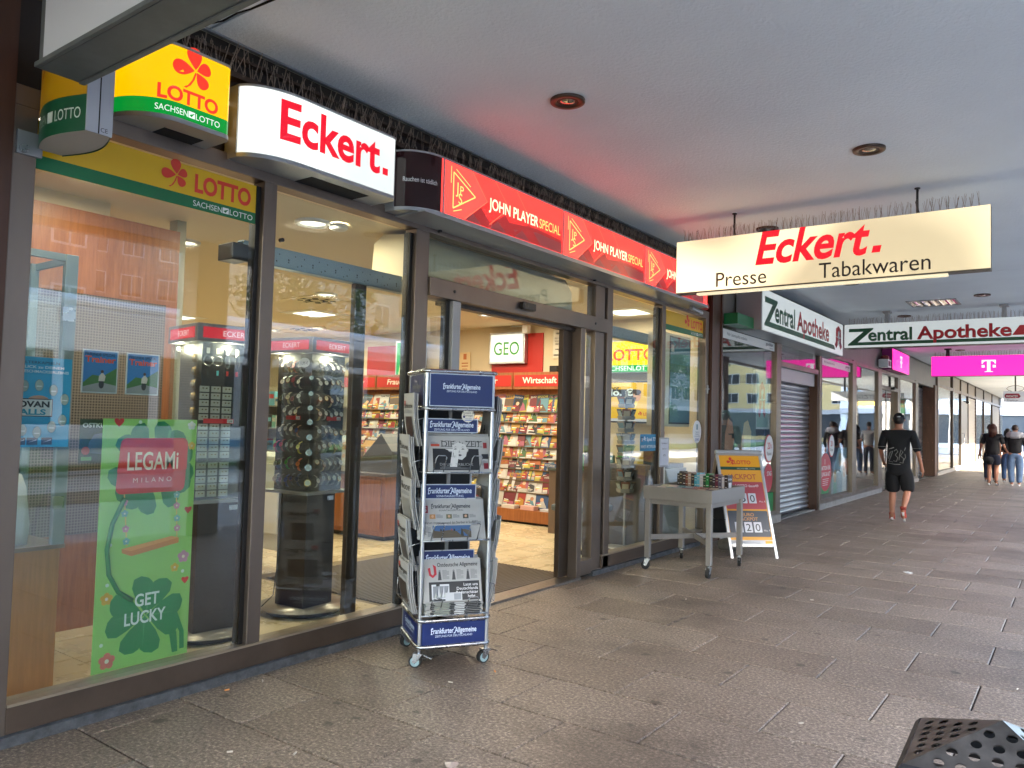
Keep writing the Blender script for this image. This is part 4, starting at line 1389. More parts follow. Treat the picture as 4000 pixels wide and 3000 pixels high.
def d_zeit(mb, fr, w, h):
    mb.text('DIE', fr, .085, h - .062, .048, .001, DARKP, width=.078, bold=.0)
    mb.text('ZEIT', fr, .232, h - .062, .048, .001, DARKP, width=.094, bold=.0)
    # serifs
    for x in (.085, .110, .120, .133, .162, .232, .262, .285, .306, .326):
        for z in (h - .063, h - .0295):
            mb.rect(fr, x - .005, x + .010, z, z + .0028, .0011, DARKP)
    crest = [(.170, h - .06), (.178, h - .035), (.186, h - .045), (.196, h - .028), (.206, h - .045), (.214, h - .035), (.222, h - .06)]
    mb.flat(crest, fr, .001, ink('#5a5c60'))
    mb.disc(fr, .196, h - .05, .008, .0012, PAPER, 10)
    mb.rect(fr, .02, .072, h - .062, h - .048, .001, ink('#b8452f')); lines(mb, fr, .02, .07, h - .035, 3)
    mb.rect(fr, .03, w - .075, .012, h - .075, .0008, ink('#16171a'), 6)
    # black and white portrait, head tilted, hand at the cheek
    L, Mg, Dg = ink('#d2d2d0'), ink('#96969a'), ink('#3a3a3e')
    cx_, cz_ = .185, .125
    hair = [(cx_ + (.074 + .010 * math.sin(5 * a)) * math.cos(a), cz_ + .034 + (.048 + .007 * math.sin(7 * a)) * math.sin(a)) for a in [i / 22 * 2 * PI for i in range(22)]]
    hair = [(a, min(b, h - .077)) for a, b in hair]
    mb.flat(hair, fr, .001, L)
    for k in range(7):
        a = k / 7 * 2 * PI
        mb.disc(fr, cx_ + .05 * math.cos(a), min(cz_ + .03 + .028 * math.sin(a), h - .09), .010, .0013, Mg, 10, ry=.006)
    face = [(cx_ - .035, cz_ + .035), (cx_ - .03, cz_ - .01), (cx_ - .01, cz_ - .045), (cx_ + .02, cz_ - .052), (cx_ + .045, cz_ - .03), (cx_ + .055, cz_ + .01), (cx_ + .045, cz_ + .04), (cx_ + .0, cz_ + .055)]
    mb.flat(face, fr, .0016, ink('#c4c4c2'))
    for x in (-.016, .028):
        mb.flat([(cx_ + x - .011, cz_ + .012), (cx_ + x, cz_ + .018), (cx_ + x + .012, cz_ + .012), (cx_ + x, cz_ + .010)], fr, .0019, Dg)
        mb.flat([(cx_ + x - .012, cz_ + .022), (cx_ + x, cz_ + .029), (cx_ + x + .012, cz_ + .024), (cx_ + x, cz_ + .026)], fr, .0019, Dg)
    mb.flat([(cx_ - .004, cz_ - .022), (cx_ + .008, cz_ - .017), (cx_ + .022, cz_ - .023), (cx_ + .008, cz_ - .031)], fr, .0019, Dg)
    mb.flat([(cx_ + .006, cz_ + .008), (cx_ + .012, cz_ - .008), (cx_ + .0, cz_ - .008)], fr, .0019, Mg)
    for k in range(4):
        mb.flat([(cx_ - .045 + k * .011, cz_ - .05), (cx_ - .037 + k * .011, cz_ - .05), (cx_ - .030 + k * .011, cz_ + .004 + k * .004), (cx_ - .037 + k * .011, cz_ + .004 + k * .004)], fr, .0021, L)
    mb.flat([(cx_ - .055, .03), (cx_ - .012, .03), (cx_ - .002, cz_ - .04), (cx_ - .045, cz_ - .035)], fr, .002, L)
    mb.text('DIE UNSTERBLICHE', fr, .17, .038, .022, .0024, ink('#9a9a9a'), 'C', width=.20)
    lines(mb, fr, .07, .29, .032, 3, .006, ink('#808488'))
    mb.rect(fr, w - .045, w - .022, h - .07, h - .035, .001, ink('#8a2a30'))
    mb.rect(fr, w - .058, w - .018, h - .135, h - .105, .001, ink('#2a2c30')); lines(mb, fr, w - .06, w - .018, h - .145, 6)
    mb.rect(fr, w - .048, w - .02, .02, .055, .001, ink('#7a1a28'))
paper_stack('newspaper_stack', 'stack of weekly papers with a black and white portrait on upper rack shelf', .02, 1.108, .385, .215, 5, .30, d_zeit)
def d_fas(mb, fr, w, h):
    mb.prism if False else None
    mb.rect(fr, .004, .036, h - .078, h - .035, .001, ink('#8a1a2a')); mb.text('S', fr, .01, h - .07, .04, .0013, PAPER, width=.018, bold=.02)
    faz(mb, fr, .235, .175, h - .050, .034, 'SONNTAGSZEITUNG', .001, ink('#3c3e44'))
    for k, c in enumerate(('#a87a4a', '#6a6a50', '#4a4a40')):
        x = .045 + k * .10
        mb.rect(fr, x, x + .034, h - .112, h - .086, .001, ink(c)); mb.disc(fr, x + .017, h - .098, .008, .0013, ink('#c49a7a'), 10)
        lines(mb, fr, x + .04, x + .085, h - .088, 4)
    mb.text('Warum stoppt niemand das Sterben in Sudan?', fr, .165, h - .142, .022, .001, ink('#2c2e34'), 'C', width=.315)
    mb.rect(fr, .06, .29, .012, h - .152, .001, ink('#41618c'), 4)
    mb.flat([(.06, .012), (.29, .012), (.29, .05), (.25, .062), (.2, .05), (.16, .058), (.1, .05), (.06, .056)], fr, .0013, ink('#5a5040'))
    for x, c in ((.10, '#3a3a34'), (.165, '#a04a3a'), (.18, '#2c2a28'), (.225, '#3c3830')):
        mb.flat([(x, .02), (x + .02, .02), (x + .014, .06), (x + .006, .066)], fr, .0016, ink(c))
    lines(mb, fr, .006, .055, h - .156, 7); lines(mb, fr, .30, w - .012, h - .125, 6)
    mb.text('E', fr, .012, .032, .026, .001, DARKP); lines(mb, fr, .03, .058, .05, 6)
paper_stack('newspaper_stack', 'stack of Sunday papers with a blue sky photo on middle rack shelf', .0, .718, .375, .235, 5, .30, d_fas)
def d_oaz(mb, fr, w, h):
    redm = ink('#b02030')
    O = [(.055, h - .028), (.075, h - .04), (.078, h - .085), (.055, h - .105), (.034, h - .09), (.026, h - .05), (.04, h - .045), (.045, h - .082), (.056, h - .09), (.063, h - .08), (.06, h - .045)]
    mb.flat(O, fr, .001, redm)
    mb.text('Ostdeutsche Allgemeine', fr, .205, h - .042, .032, .001, DARKP, 'C', width=.245, bold=.012)
    for k in range(3):
        x = .085 + k * .085
        mb.flat([(x, h - .118), (x + .022, h - .118), (x + .016, h - .07), (x + .006, h - .07)], fr, .001, ink('#3c3c40')); mb.disc(fr, x + .011, h - .066, .006, .0012, ink('#77777a'), 8)
        lines(mb, fr, x + .028, x + .075, h - .062, 9, .006)
    mb.rect(fr, .03, w - .012, .01, h - .128, .0008, ink('#23262a'), 6)
    for k, t in enumerate(('Lasst uns', 'Deutschlands', 'Bodenschätze', 'heben!')):
        mb.text(t, fr, w - .022, h - .155 - k * .022, .024, .0012, ink('#dadde0'), 'R')
    mb.rect(fr, .045, .155, .02, h - .142, .0012, ink('#c8ccd0')); mb.rect(fr, .053, .147, .028, h - .152, .0015, ink('#7d8288'))
    for k in range(9):
        mb.flat([(.06 + k * .009, .03), (.075 + k * .009, .03), (.07 + k * .01, .06 + .02 * (k % 3))], fr, .0018, ink(['#a8b0a8', '#5a6068', '#c0c4c8'][k % 3]))
    mb.rect(fr, .125, .225, .01, .055, .0021, ink('#b8bcc0')); mb.rect(fr, .131, .219, .014, .049, .0024, ink('#8a9096'))
paper_stack('newspaper_stack', 'stack of papers with a large red initial on bottom rack shelf', .02, .36, .345, .245, 6, .28, d_oaz)
# pile of folded papers in front of the bottom shelf
for k in range(7):
    t = thing('folded_newspaper', 'folded newspaper in the pile on the bottom rack shelf, %s layer from below' % ORD[k + 1], 'newspaper', group='folded newspapers piled on the bottom rack shelf')
    T = rT(.195 + random.uniform(-.006, .006), .02 + random.uniform(-.004, .004), .298 + k * .0098, random.uniform(-.02, .02)); t.matrix_world = T; TM[t.name] = T
    MB().box(-.17, .17, -.055, .12, 0, .0088, PAPERS).build('sheets', t, local=True, bev=.004)
    mb = MB().box(-.14, .155, -.0565, -.05, .0012, .0076, ink('#2c3034')); mb.box(-.12, -.03, -.0575, -.055, .002, .007, ink('#8f978c')).box(.0, .06, -.0575, -.055, .002, .007, ink('#c5c8ca'))
    mb.build('fold_print', t, local=True)
# round sticker at the top
mb = MB()
f = Fr((0, 0, 0), (1, 0, 0), (0, 0, 1))
fr = Fr(rT(.245, -.022, 1.437).translation, RU, (0, 0, 1))
mb.disc(fr, 0, 0, .038, 0, pm('card_cream', '#d8d4c4', .6), 28)
mb.disc(fr, 0, 0, .038, -.0015, pm('card_cream', '#d8d4c4', .6), 28)
mb.text('Auszeit in', fr, 0, .012, .017, .001, DARKP, 'C'); mb.text('Portugal', fr, 0, -.003, .017, .001, DARKP, 'C')
mb.disc(fr, -.024, -.006, .007, .001, ink('#15255a'), 12); mb.text('DIE ZEIT', fr, .003, -.02, .011, .001, ink('#2a3a8a'), 'C')
mb.flat([(-.022, -.028), (.022, -.028), (.026, -.023), (-.02, -.024)], fr, .001, ink('#5a7ac0'))
mb.build('round_card', rk)
# papers in the side pockets, seen edge on
def side_paper(side, z0, yo, lean, seed, headline, photo):
    r = random.Random(seed)
    nm = 'left' if side < 0 else 'right'
    t = thing('side_newspaper', 'papers %s in the %s %s pocket of the rack' % (headline[1], headline[0], 'street side' if side > 0 else 'window side'), 'newspaper', group='newspapers in the side pockets of the rack')
    xb = (-.004 if side < 0 else RW + .004)
    T = rT(xb, .0, z0); t.matrix_world = T; TM[t.name] = T
    for i in range(3):
        mb = MB()
        n = 6
        y0, y1 = .03 + yo + r.uniform(-.006, .006), .30 + yo + r.uniform(-.02, .01)
        H = .30 + r.uniform(-.02, .01)
        def X(zf): return side * (i * .011 + .004 + lean * .10 * zf + .012 * math.sin(zf * PI))
        ring = []
        for k in range(n + 1):
            zf = k / n
            ring.append((X(zf), zf * H))
        for (xa, za), (xb_, zb_) in zip(ring, ring[1:]):
            for yy in (y0, y1):
                pass
            mb.add([(xa, y0, za), (xa, y1, za), (xb_, y1, zb_), (xb_, y0, zb_), (xa + side * .006, y0, za), (xa + side * .006, y1, za), (xb_ + side * .006, y1, zb_), (xb_ + side * .006, y0, zb_)],
                   [(0, 1, 2, 3), (7, 6, 5, 4), (0, 4, 5, 1), (2, 6, 7, 3), (0, 3, 7, 4), (1, 5, 6, 2)], PAPER, False)
        mb.build('paper', t, local=True)
    # print on the outside of the front sheet
    i = 2
    mb = MB()
    def XO(zf): return side * (i * .011 + .0105 + lean * .10 * zf + .012 * math.sin(zf * PI) + .0008)
    class SF:
        def P(s_, a, b, h=0.):
            zf = max(0, min(1, b / .28))
            return Vector((XO(zf) + side * h, (y1 - a) if side < 0 else (y0 + a), b))
    sf_ = SF()
    wq = y1 - y0
    mb.text(photo[2], sf_, wq * .5, .22, .038, .001, DARKP, 'C', width=wq * .8, bold=.02)
    for k in range(4):
        mb.rect(sf_, .02 + photo[3], wq - .05, .05 + k * .03, .08 + k * .03, .0008, ink(photo[0]))
    mb.rect(sf_, .02, .06, .235, .265, .001, ink(photo[1]))
    lines(mb, sf_, .02, wq - .02, .21, 4, .006)
    lines(mb, sf_, .02, wq - .02, .045, 5, .007)
    mb.build('front_print', t, local=True)
HL = [('lowest', 'with a red corner'), ('second', 'with a red band'), ('third', 'with a large black headline'), ('fourth', 'with grey columns'), ('top', 'with a dark photo')]
PH = [('#3a3230', '#b03020', 'Morgen', .0), ('#4a4a4c', '#a02828', 'Post', .04), ('#8a8a88', '#303030', 'WOCHE', .02), ('#5c564e', '#505050', 'Zeitung', .03), ('#3b2a2c', '#a84440', 'Süddeutsche', .03)]
for i, z in enumerate((.34, .58, .82, 1.06, 1.30)):
    side_paper(-1, z - .045, .0 + (.02 if i % 2 else .0), .50 if i % 2 else .34, i + 1, HL[i], PH[i])
    side_paper(1, z - .045, .02, .42 + .16 * (i % 2), i + 21, HL[i], PH[(i + 2) % 5])

# ================================================================ BOOK TABLE
TBM = pm('table_silver_paint', '#8e8a86', .42, .45, var=.08, scale=4, rvar=.06)
tb = thing('book_table', 'grey metal tray table on castors full of paperback books', 'table', (.58, 7.37, 0))
X0, X1, Y0, Y1 = .235, .935, 6.94, 7.82
mb = MB()
mb.box(X0, X1, Y0, Y0 + .018, .685, .81, TBM).box(X0, X1, Y1 - .018, Y1, .685, .81, TBM)
mb.box(X0, X0 + .018, Y0 + .018, Y1 - .018, .685, .81, TBM).box(X1 - .018, X1, Y0 + .018, Y1 - .018, .685, .81, TBM)
mb.box(X0 + .018, X1 - .018, Y0 + .018, Y1 - .018, .72, .73, TBM)
mb.build('tray', tb, bev=.003)
mb = MB().box(X0 + .04, X1 - .04, Y0 + .03, Y0 + .06, .64, .685, TBM).box(X0 + .04, X1 - .04, Y1 - .06, Y1 - .03, .64, .685, TBM)
mb.box(X0 + .03, X0 + .06, Y0 + .06, Y1 - .06, .64, .685, TBM).box(X1 - .06, X1 - .03, Y0 + .06, Y1 - .06, .64, .685, TBM)
mb.build('apron', tb)
for x, y in ((X0 + .012, Y0 + .015), (X1 - .062, Y0 + .015), (X0 + .012, Y1 - .065), (X1 - .062, Y1 - .065)):
    MB().box(x, x + .05, y, y + .05, .115, .685, TBM).build('leg', tb, bev=.003)
    castor(tb, x + .025, y + .025, .042, .105, random.uniform(0, 6), RUBBER, local=False, brake=y > 7)
def strut(p, q, z, m, w=.02, hh=.03):
    p, q = Vector((*p, z)), Vector((*q, z))
    d = (q - p).normalized(); f = Fr(p, d, (0, 0, 1))
    return MB().obox(f, 0, (q - p).length, -hh, hh, -w, w, m)
strut((X0 + .06, Y0 + .05), (X1 - .06, Y1 - .05), .315, TBM, .011, .024).build('cross_brace', tb)
strut((X1 - .06, Y0 + .05), (X0 + .06, Y1 - .05), .315, TBM, .010, .023).build('cross_brace', tb)
# price sign on a stalk
ps = thing('price_sign', 'small white price card in a clear frame on a stalk above the book table', 'price sign', (.27, 7.33, .73))
MB().tube([(.27, 7.33, .73), (.27, 7.33, .98)], .005, pm('clear_stalk', '#c8ccd0', .2), 6).build('stalk', ps)
mb = MB().box(.262, .27, 7.215, 7.435, .985, 1.28, pm('frame_grey', '#9a9ea4', .35, .4)).box(.2702, .2708, 7.23, 7.42, 1.0, 1.265, pm('card_white', '#c5c9d4', .5))
fr = FX(.2712, 7.23, 1.0)
mb.text('Taschenbücher ab', fr, .095, .215, .022, 0, DARKP, 'C', width=.14); mb.text('Stück nur', fr, .095, .16, .022, 0, DARKP, 'C', width=.1); mb.text('4,95', fr, .095, .09, .03, 0, DARKP, 'C', width=.06)
mb.build('card', ps)
# books
def bookm(c): return pm('book_' + c[1:], c, .35)
def make_book(w, h, th, c, title, tcol):
    mb = MB()
    mb.box(-th / 2, th / 2, -w / 2, -w / 2 + .002, 0, h, bookm(c))
    mb.box(-th / 2, -th / 2 + .001, -w / 2, w / 2, 0, h, bookm(c)).box(th / 2 - .001, th / 2, -w / 2, w / 2, 0, h, bookm(c))
    mb.box(-th / 2 + .0015, th / 2 - .0015, -w / 2 + .003, w / 2 - .003, .002, h - .002, pm('book_pages', '#b5ab98', .9))
    fr = Fr((-th / 2, -w / 2 - .0005, 0), (1, 0, 0), (0, 0, 1))
    mb.text(title, fr, th / 2, h * .55, min(th * .5, .016), 0, ink(tcol), 'C')
    mb.rect(fr, th * .2, th * .8, h * .18, h * .22, 0, ink(tcol)); mb.rect(fr, th * .15, th * .85, h * .78, h * .82, 0, ink(tcol))
    fc = Fr((th / 2 + .0005, -w / 2, 0), (0, 1, 0), (0, 0, 1))
    mb.text(title, fc, w / 2, h * .65, .03, 0, ink(tcol), 'C', width=w * .75, bold=.01)
    mb.rect(fc, w * .2, w * .8, h * .12, h * .5, 0, ink(tcol))
    return mb
cn = {'#1a1412': 'black', '#2a1a14': 'dark brown', '#9a8578': 'beige', '#3f8fa3': 'turquoise', '#5fa3bd': 'pale blue', '#b5b0b5': 'pale grey', '#1c3528': 'dark green', '#1e7a3a': 'green', '#2a2226': 'black', '#1c1616': 'black', '#5a1030': 'wine red', '#4c4a5c': 'slate', '#c0bcc4': 'white', '#3c4a78': 'blue', '#6a2a1e': 'rust', '#c5c0a8': 'cream'}
stand = [('#1a1412', 'ES'), ('#1c1616', 'UI'), ('#2a1a14', 'OR'), ('#6a2a1e', 'ATE'), ('#9a8578', 'ND'), ('#2a2226', 'RA'), ('#3f8fa3', 'SO'), ('#5fa3bd', 'AM'), ('#b5b0b5', 'LIE'), ('#1c3528', 'TOD'), ('#1e7a3a', 'EI'), ('#1c1616', 'WI'), ('#2a2226', 'NA'), ('#5a1030', 'IM'), ('#4c4a5c', 'ZEI'), ('#c0bcc4', 'VE'), ('#2a1a14', 'HA'), ('#3c4a78', 'MEE')]
x = X0 + .03
for i, (c, tt) in enumerate(stand):
    th = .030 + .010 * ((i * 7) % 3) / 2
    hb = .125 + .012 * ((i * 5) % 3)
    if x + th > X1 - .02: break
    t = thing('standing_book', 'upright %s paperback with spine text %s, %s from the window' % (cn[c], tt, ORD[i + 1]), 'book', (x + th / 2, 7.72 - .012 * i + .1 * 0, .742), random.uniform(-.06, .06), 'upright paperback books on the table')
    t.location.z = .775 + .004
    t.rotation_euler = (0, 0, random.uniform(-.05, .05))
    TM[t.name] = Matrix.Translation(t.location) @ Matrix.Rotation(t.rotation_euler.z, 4, 'Z')
    make_book(.12, hb, th, c, tt, '#c8b890' if i % 2 else '#d8d8dc').build('book_block', t, local=True)
    x += th + .002
MB().box(X0 + .02, X1 - .02, 7.40, Y1 - .02, .731, .778, pm('inner_step', '#3a3836', .7)).build('riser', tb)
fcols = ['#2f6f7a', '#b5b2a4', '#8a3a34', '#3c5a3a', '#a8a090', '#c0a8a8', '#4a4a5a', '#73808a', '#a4b4a0', '#5a2a30', '#c5c0a8', '#2a3a50']
fnam = ['teal', 'pale', 'dark red', 'green', 'sand', 'pink', 'slate', 'grey', 'mint', 'wine', 'cream', 'navy']
row = 0
for r_ in range(3):
    for c_ in range(8):
        k = (r_ * 5 + c_ * 7) % 12
        bx, by = X0 + .06 + c_ * .083, 7.03 + r_ * .125
        t = thing('lying_book', '%s paperback lying flat, %s from the window in the %s row' % (fnam[k], ORD[c_ + 1], ('front', 'middle', 'rear')[r_]), 'book', (bx, by, .735 + .012 * r_), random.uniform(-.08, .08), 'flat paperback books on the table')
        t.rotation_euler = (.20, 0, random.uniform(-.08, .08))
        TM[t.name] = Matrix.Translation(t.location)
        mb = MB().box(-.05, .05, -.075, .075, .010, .030, pm('book_pages', '#b5ab98', .9)).box(-.052, .052, -.077, .077, .030, .032, bookm(fcols[k])).box(-.052, .052, -.077, .077, .008, .010, bookm(fcols[k]))
        mb.box(-.0525, -.05, -.077, .077, .010, .030, bookm(fcols[k]))
        fz = Fr((-.05, -.075, .0325), (1, 0, 0), (0, 1, 0))
        mb.text(['ROT', 'MEER', 'LOS', 'TAG', 'NIE', 'HAUS'][k % 6], fz, .05, .105, .03, 0, ink('#d8d4c8' if k not in (1, 10, 4) else '#3a2a2a'), 'C', width=.07, bold=.01)
        mb.rect(fz, .02, .08, .02, .08, 0, ink(fcols[(k + 5) % 12]))
        mb.build('book_block', t, local=True)

# ================================================================ LOTTERY SANDWICH BOARD
A0, A1 = Vector((.35, 8.50, 1.12)), Vector((.74, 8.87, 1.12))
F0, F1 = Vector((.67, 8.17, 0)), Vector((1.06, 8.54, 0))
B0, B1 = Vector((.06, 8.80, 0)), Vector((.45, 9.17, 0))
ab = thing('sandwich_board', 'lottery sandwich board showing jackpots 50 and 120 beside the book table', 'sandwich board', ((A0.x + A1.x) / 2, (A0.y + A1.y) / 2, 0))
def leaf(P0, P1, Q0, front):
    u_ = (P1 - P0).normalized(); v_ = (Q0 - P0).normalized()
    return Fr(P0, u_, v_), (P1 - P0).length, (Q0 - P0).length
fr, w, L = leaf(F0, F1, A0, True)
WF_ = pm('white_frame_alu', '#a9adb0', .35, .5)
mb = MB()
mb.obox(fr, 0, .032, 0, L - .02, -.02, 0, WF_).obox(fr, w - .032, w, 0, L - .02, -.02, 0, WF_)
mb.obox(fr, .032, w - .032, .125, .16, -.02, .004, WF_).obox(fr, .032, w - .032, L - .04, L - .02, -.02, 0, WF_)
mb.build('front_frame', ab, bev=.003)
mb = MB()
mb.cyl(A0 + Vector((0, 0, -.005)), A1 + Vector((0, 0, -.005)), .028, WF_, 14)
mb.build('hinge_cap', ab)
OR = ink('#d79a2a')
mb = MB().obox(fr, .032, w - .032, .16, L - .04, -.012, -.004, OR)
sb = .016
def R(a0, a1, b0, b1, h, m, n=1): mb.rect(fr, a0 * w, a1 * w, b0 * L, b1 * L, h, m, n)
R(.03, .97, .855, .95, -.003, ink('#d99a06')); R(.03, .97, .825, .855, -.0028, ink('#0d4434'))
clover(mb, fr, .31 * w, .905 * L, .08, -.002, ink('#c03028'))
mb.text('LOTTO', fr, .38 * w, .882 * L, .062, -.002, ink('#c03028'), width=.36 * w, bold=.03)
saxon(mb, fr, .42 * w, .832 * L, .022, .40 * w, -.0015, ink('#b8c4bc'), ink('#0d4434'))
mb.text('JACKPOT', fr, .5 * w, .735 * L, .085, -.002, ink('#b0553a'), 'C', width=.62 * w, bold=.02)
def rr(a0, a1, b0, b1, r, h, m):
    p = []
    for cx_, cy_, s0 in ((a1 - r, b0 + r, -90), (a1 - r, b1 - r, 0), (a0 + r, b1 - r, 90), (a0 + r, b0 + r, 180)):
        for i in range(4):
            t_ = rad(s0 + 30 * i); p.append((cx_ + r * math.cos(t_), cy_ + r * math.sin(t_)))
    mb.flat(p, fr, h, m)
rr(.07 * w, .93 * w, .45 * L, .71 * L, .014, -.0025, ink('#a8444e'))
rr(.07 * w, .93 * w, .195 * L, .435 * L, .014, -.0025, ink('#3f4650'))
mb.text('LOTTO 6aus49', fr, .58 * w, .66 * L, .042, -.0015, ink('#d8c8cc'), 'C', width=.50 * w, bold=.02)
mb.text('EURO', fr, .5 * w, .385 * L, .05, -.0015, ink('#b08050'), 'C', width=.26 * w, bold=.03)
mb.text('JACKPOT', fr, .5 * w, .345 * L, .05, -.0015, ink('#b08050'), 'C', width=.40 * w, bold=.03)
for i, d in enumerate(('5', '0')):
    x_ = (.37 + i * .20) * w
    rr(x_, x_ + .165 * w, .505 * L, .60 * L, .006, -.0015, ink('#c8ccd4')); mb.text(d, fr, x_ + .082 * w, .518 * L, .115, -.0008, DARKP, 'C', width=.10 * w)
for i, d in enumerate(('1', '2', '0')):
    x_ = (.19 + i * .20) * w
    rr(x_, x_ + .165 * w, .235 * L, .33 * L, .006, -.0015, ink('#c8ccd4')); mb.text(d, fr, x_ + .082 * w, .248 * L, .115, -.0008, DARKP, 'C', width=(.05 if d == '1' else .10) * w)
mb.text('Mio. €', fr, .86 * w, .515 * L, .028, -.0015, ink('#d8c8cc'), 'C'); mb.text('Mio. €', fr, .86 * w, .245 * L, .028, -.0015, ink('#c0c4c8'), 'C')
R(.03, .97, .118, .165, -.0025, ink('#b8bcc0')); lines(mb, fr, .09 * w, .72 * w, .158 * L, 4, .010, ink('#80848a'), .003)
R(.78, .93, .125, .158, -.001, ink('#d8a020'))
mb.build('poster_panel', ab)
fr2, w2, L2 = leaf(B1, B0, A1, False)
mb = MB()
WN = pm('worn_wood_frame', '#8a7a66', .6, var=.2)
mb.obox(fr2, 0, .03, 0, L2 - .02, -.018, 0, WN).obox(fr2, w2 - .03, w2, 0, L2 - .02, -.018, 0, WN)
mb.build('rear_frame', ab)
mb = MB().obox(fr2, .03, w2 - .03, .16, L2 - .05, -.014, -.004, pm('chalkboard_black', '#15171a', .6))
mb.build('rear_panel', ab)
mb = MB().obox(fr2, .0, w2, .12, .15, -.02, .004, pm('perforated_rail', '#8f8f8c', .5))
mb.build('rear_rail', ab)
mb = MB()
mb.tube([F0.lerp(A0, .35), F0.lerp(A0, .38).lerp(B0.lerp(A0, .36), .5) + Vector((0, 0, -.05)), B0.lerp(A0, .35)], .004, BLACK, 5)
mb.build('stay', ab)
st_ = MB()
st_.lathe([(0, 0), (.10, 0), (.12, .04), (.11, .10), (.05, .12), (0, .12)], (.42, 8.75, 0), pm('ballast_stone', '#6a6864', .9, var=.3, scale=25), 9)
st_.build('ballast_stone', label='grey speckled ballast stone under the lottery sandwich board', cat='stone')

# ================================================================ LITTER BIN with perforated hood
def holed(pts, holes, z=0.):
    """flat polygon with round holes, as vertices and faces"""
    cu = bpy.data.curves.new('h', 'CURVE'); cu.dimensions = '2D'; cu.fill_mode = 'BOTH'
    def sp(ps):
        s = cu.splines.new('POLY'); s.points.add(len(ps) - 1); s.use_cyclic_u = True
        for q, p in zip(s.points, ps): q.co = (p[0], p[1], 0, 1)
    sp(pts)
    for hx_, hy_, hr in holes:
        sp([(hx_ + hr * math.cos(i / 12 * 2 * PI), hy_ + hr * math.sin(i / 12 * 2 * PI)) for i in range(12)])
    o = bpy.data.objects.new('h', cu); me = bpy.data.meshes.new_from_object(o)
    r = [(v.co.x, v.co.y) for v in me.vertices], [tuple(p.vertices) for p in me.polygons]
    bpy.data.objects.remove(o); bpy.data.curves.remove(cu); bpy.data.meshes.remove(me)
    return r
STEEL = pm('worn_steel_bin', '#66625f', .38, .85, var=.45, scale=9, bump=.12, bscale=20, rvar=.14)
bn = thing('litter_bin', 'dark steel litter bin with a perforated pyramid hood at the picture corner', 'litter bin', (3.54, 2.06, 0))
ZR_, ZA = .70, .785
ring = [(3.373, 1.893), (3.712, 1.905), (3.70, 2.235), (3.362, 2.223)]
apex = Vector((3.545, 2.06, ZA))
for i in range(4):
    p, q = Vector((*ring[i], ZR_)), Vector((*ring[(i + 1) % 4], ZR_))
    u_ = (q - p).normalized(); nn = u_.cross((apex - p)).normalized()
    if nn.z < 0: nn = -nn
    v_ = nn.cross(u_)
    f = Fr(p, u_, v_)
    L_ = (q - p).length
    a2 = (apex - p)
    ax, ay = a2.dot(u_), a2.dot(v_)
    hs = []
    r0 = .0115
    rows = 9
    for j in range(rows):
        b = .026 + j * .036
        if b > ay - .035: break
        lo = ax * b / ay + .020; hi = L_ + (ax - L_) * b / ay - .020
        k = int((hi - lo) / .042)
        for c in range(k + 1):
            a = (lo + hi) / 2 + (c - k / 2) * .042
            if lo <= a <= hi: hs.append((a, b, r0))
    vs_, fs_ = holed([(0, 0), (L_, 0), (ax, ay)], hs)
    mb = MB()
    mb.add([f.P(a, b, 0) for a, b in vs_], fs_, STEEL)
    mb.add([f.P(a, b, -.004) for a, b in vs_], fs_, STEEL)
    mb.build('hood_plate', bn)
mb = MB()
fz = Fr((0, 0, 0), (1, 0, 0), (0, 1, 0))
mb.prism([((x - 3.54) * .93 + 3.54, (y - 2.06) * .93 + 2.06) for x, y in ring], fz, .05, ZR_ - .10, pm('bin_body', '#2a2019', .4, .6))
mb.build('body', bn)
mb = MB()
for i in range(4):
    p, q = ring[i], ring[(i + 1) % 4]
    cx_, cy_ = 3.54, 2.06
    s_ = 1.10
    P = [Vector((p[0], p[1], ZR_ + .002)), Vector((q[0], q[1], ZR_ + .002)), Vector(((q[0] - cx_) * s_ + cx_, (q[1] - cy_) * s_ + cy_, ZR_ - .018)), Vector(((p[0] - cx_) * s_ + cx_, (p[1] - cy_) * s_ + cy_, ZR_ - .018))]
    P2 = [v + Vector((0, 0, -.06)) for v in P]
    mb.add(P + P2, [(3, 2, 1, 0), (4, 5, 6, 7), (0, 1, 5, 4), (1, 2, 6, 5), (2, 3, 7, 6), (3, 0, 4, 7)], pm('bin_rim', '#3a3a3d', .35, .7))
mb.build('rim', bn, bev=.003)
for i in range(4):
    p, q = ring[i], ring[(i + 1) % 4]
    MB().box(p[0] * .94 + 3.54 * .06 - .015, p[0] * .94 + 3.54 * .06 + .015, p[1] * .94 + 2.06 * .06 - .015, p[1] * .94 + 2.06 * .06 + .015, ZR_ - .12, ZR_ - .02, BLACK).build('corner_post', bn)
MB().box(3.42, 3.66, 1.94, 2.18, -.01, .05, BLACK).build('foot', bn)
# ================================================================ CEILING LAMPS, LITTER
RIMB = pm('lamp_rim_brown', '#4a3a30', .35, .5)
def ceil_lamp(x, y, label, lens='dark', r=.108):
    t = thing('ceiling_lamp', label, 'ceiling lamp', (x, y, CZ - .02), 0, 'round recessed lamps in the arcade ceiling')
    mb = MB().lathe([(r, .02), (r, .004), (r * .97, 0), (r * .66, .002), (r * .62, .012)], (x, y, CZ - .018), RIMB, 28)
    mb.build('rim', t)
    mb = MB().lathe([(r * .62, 0), (r * .50, .0006), (r * .42, .0012)], (x, y, CZ - .012), pm('lamp_baffle', '#0c0a09', .5), 24)
    mb.build('baffle', t)
    mb = MB().lathe([(r * .42, 0.0), (r * .3, -.006), (r * .12, -.009), (.0001, -.01)], (x, y, CZ - .010), pm('lamp_reflector', '#c8c4bc', .04, 1.), 20)
    mb.build('reflector', t)
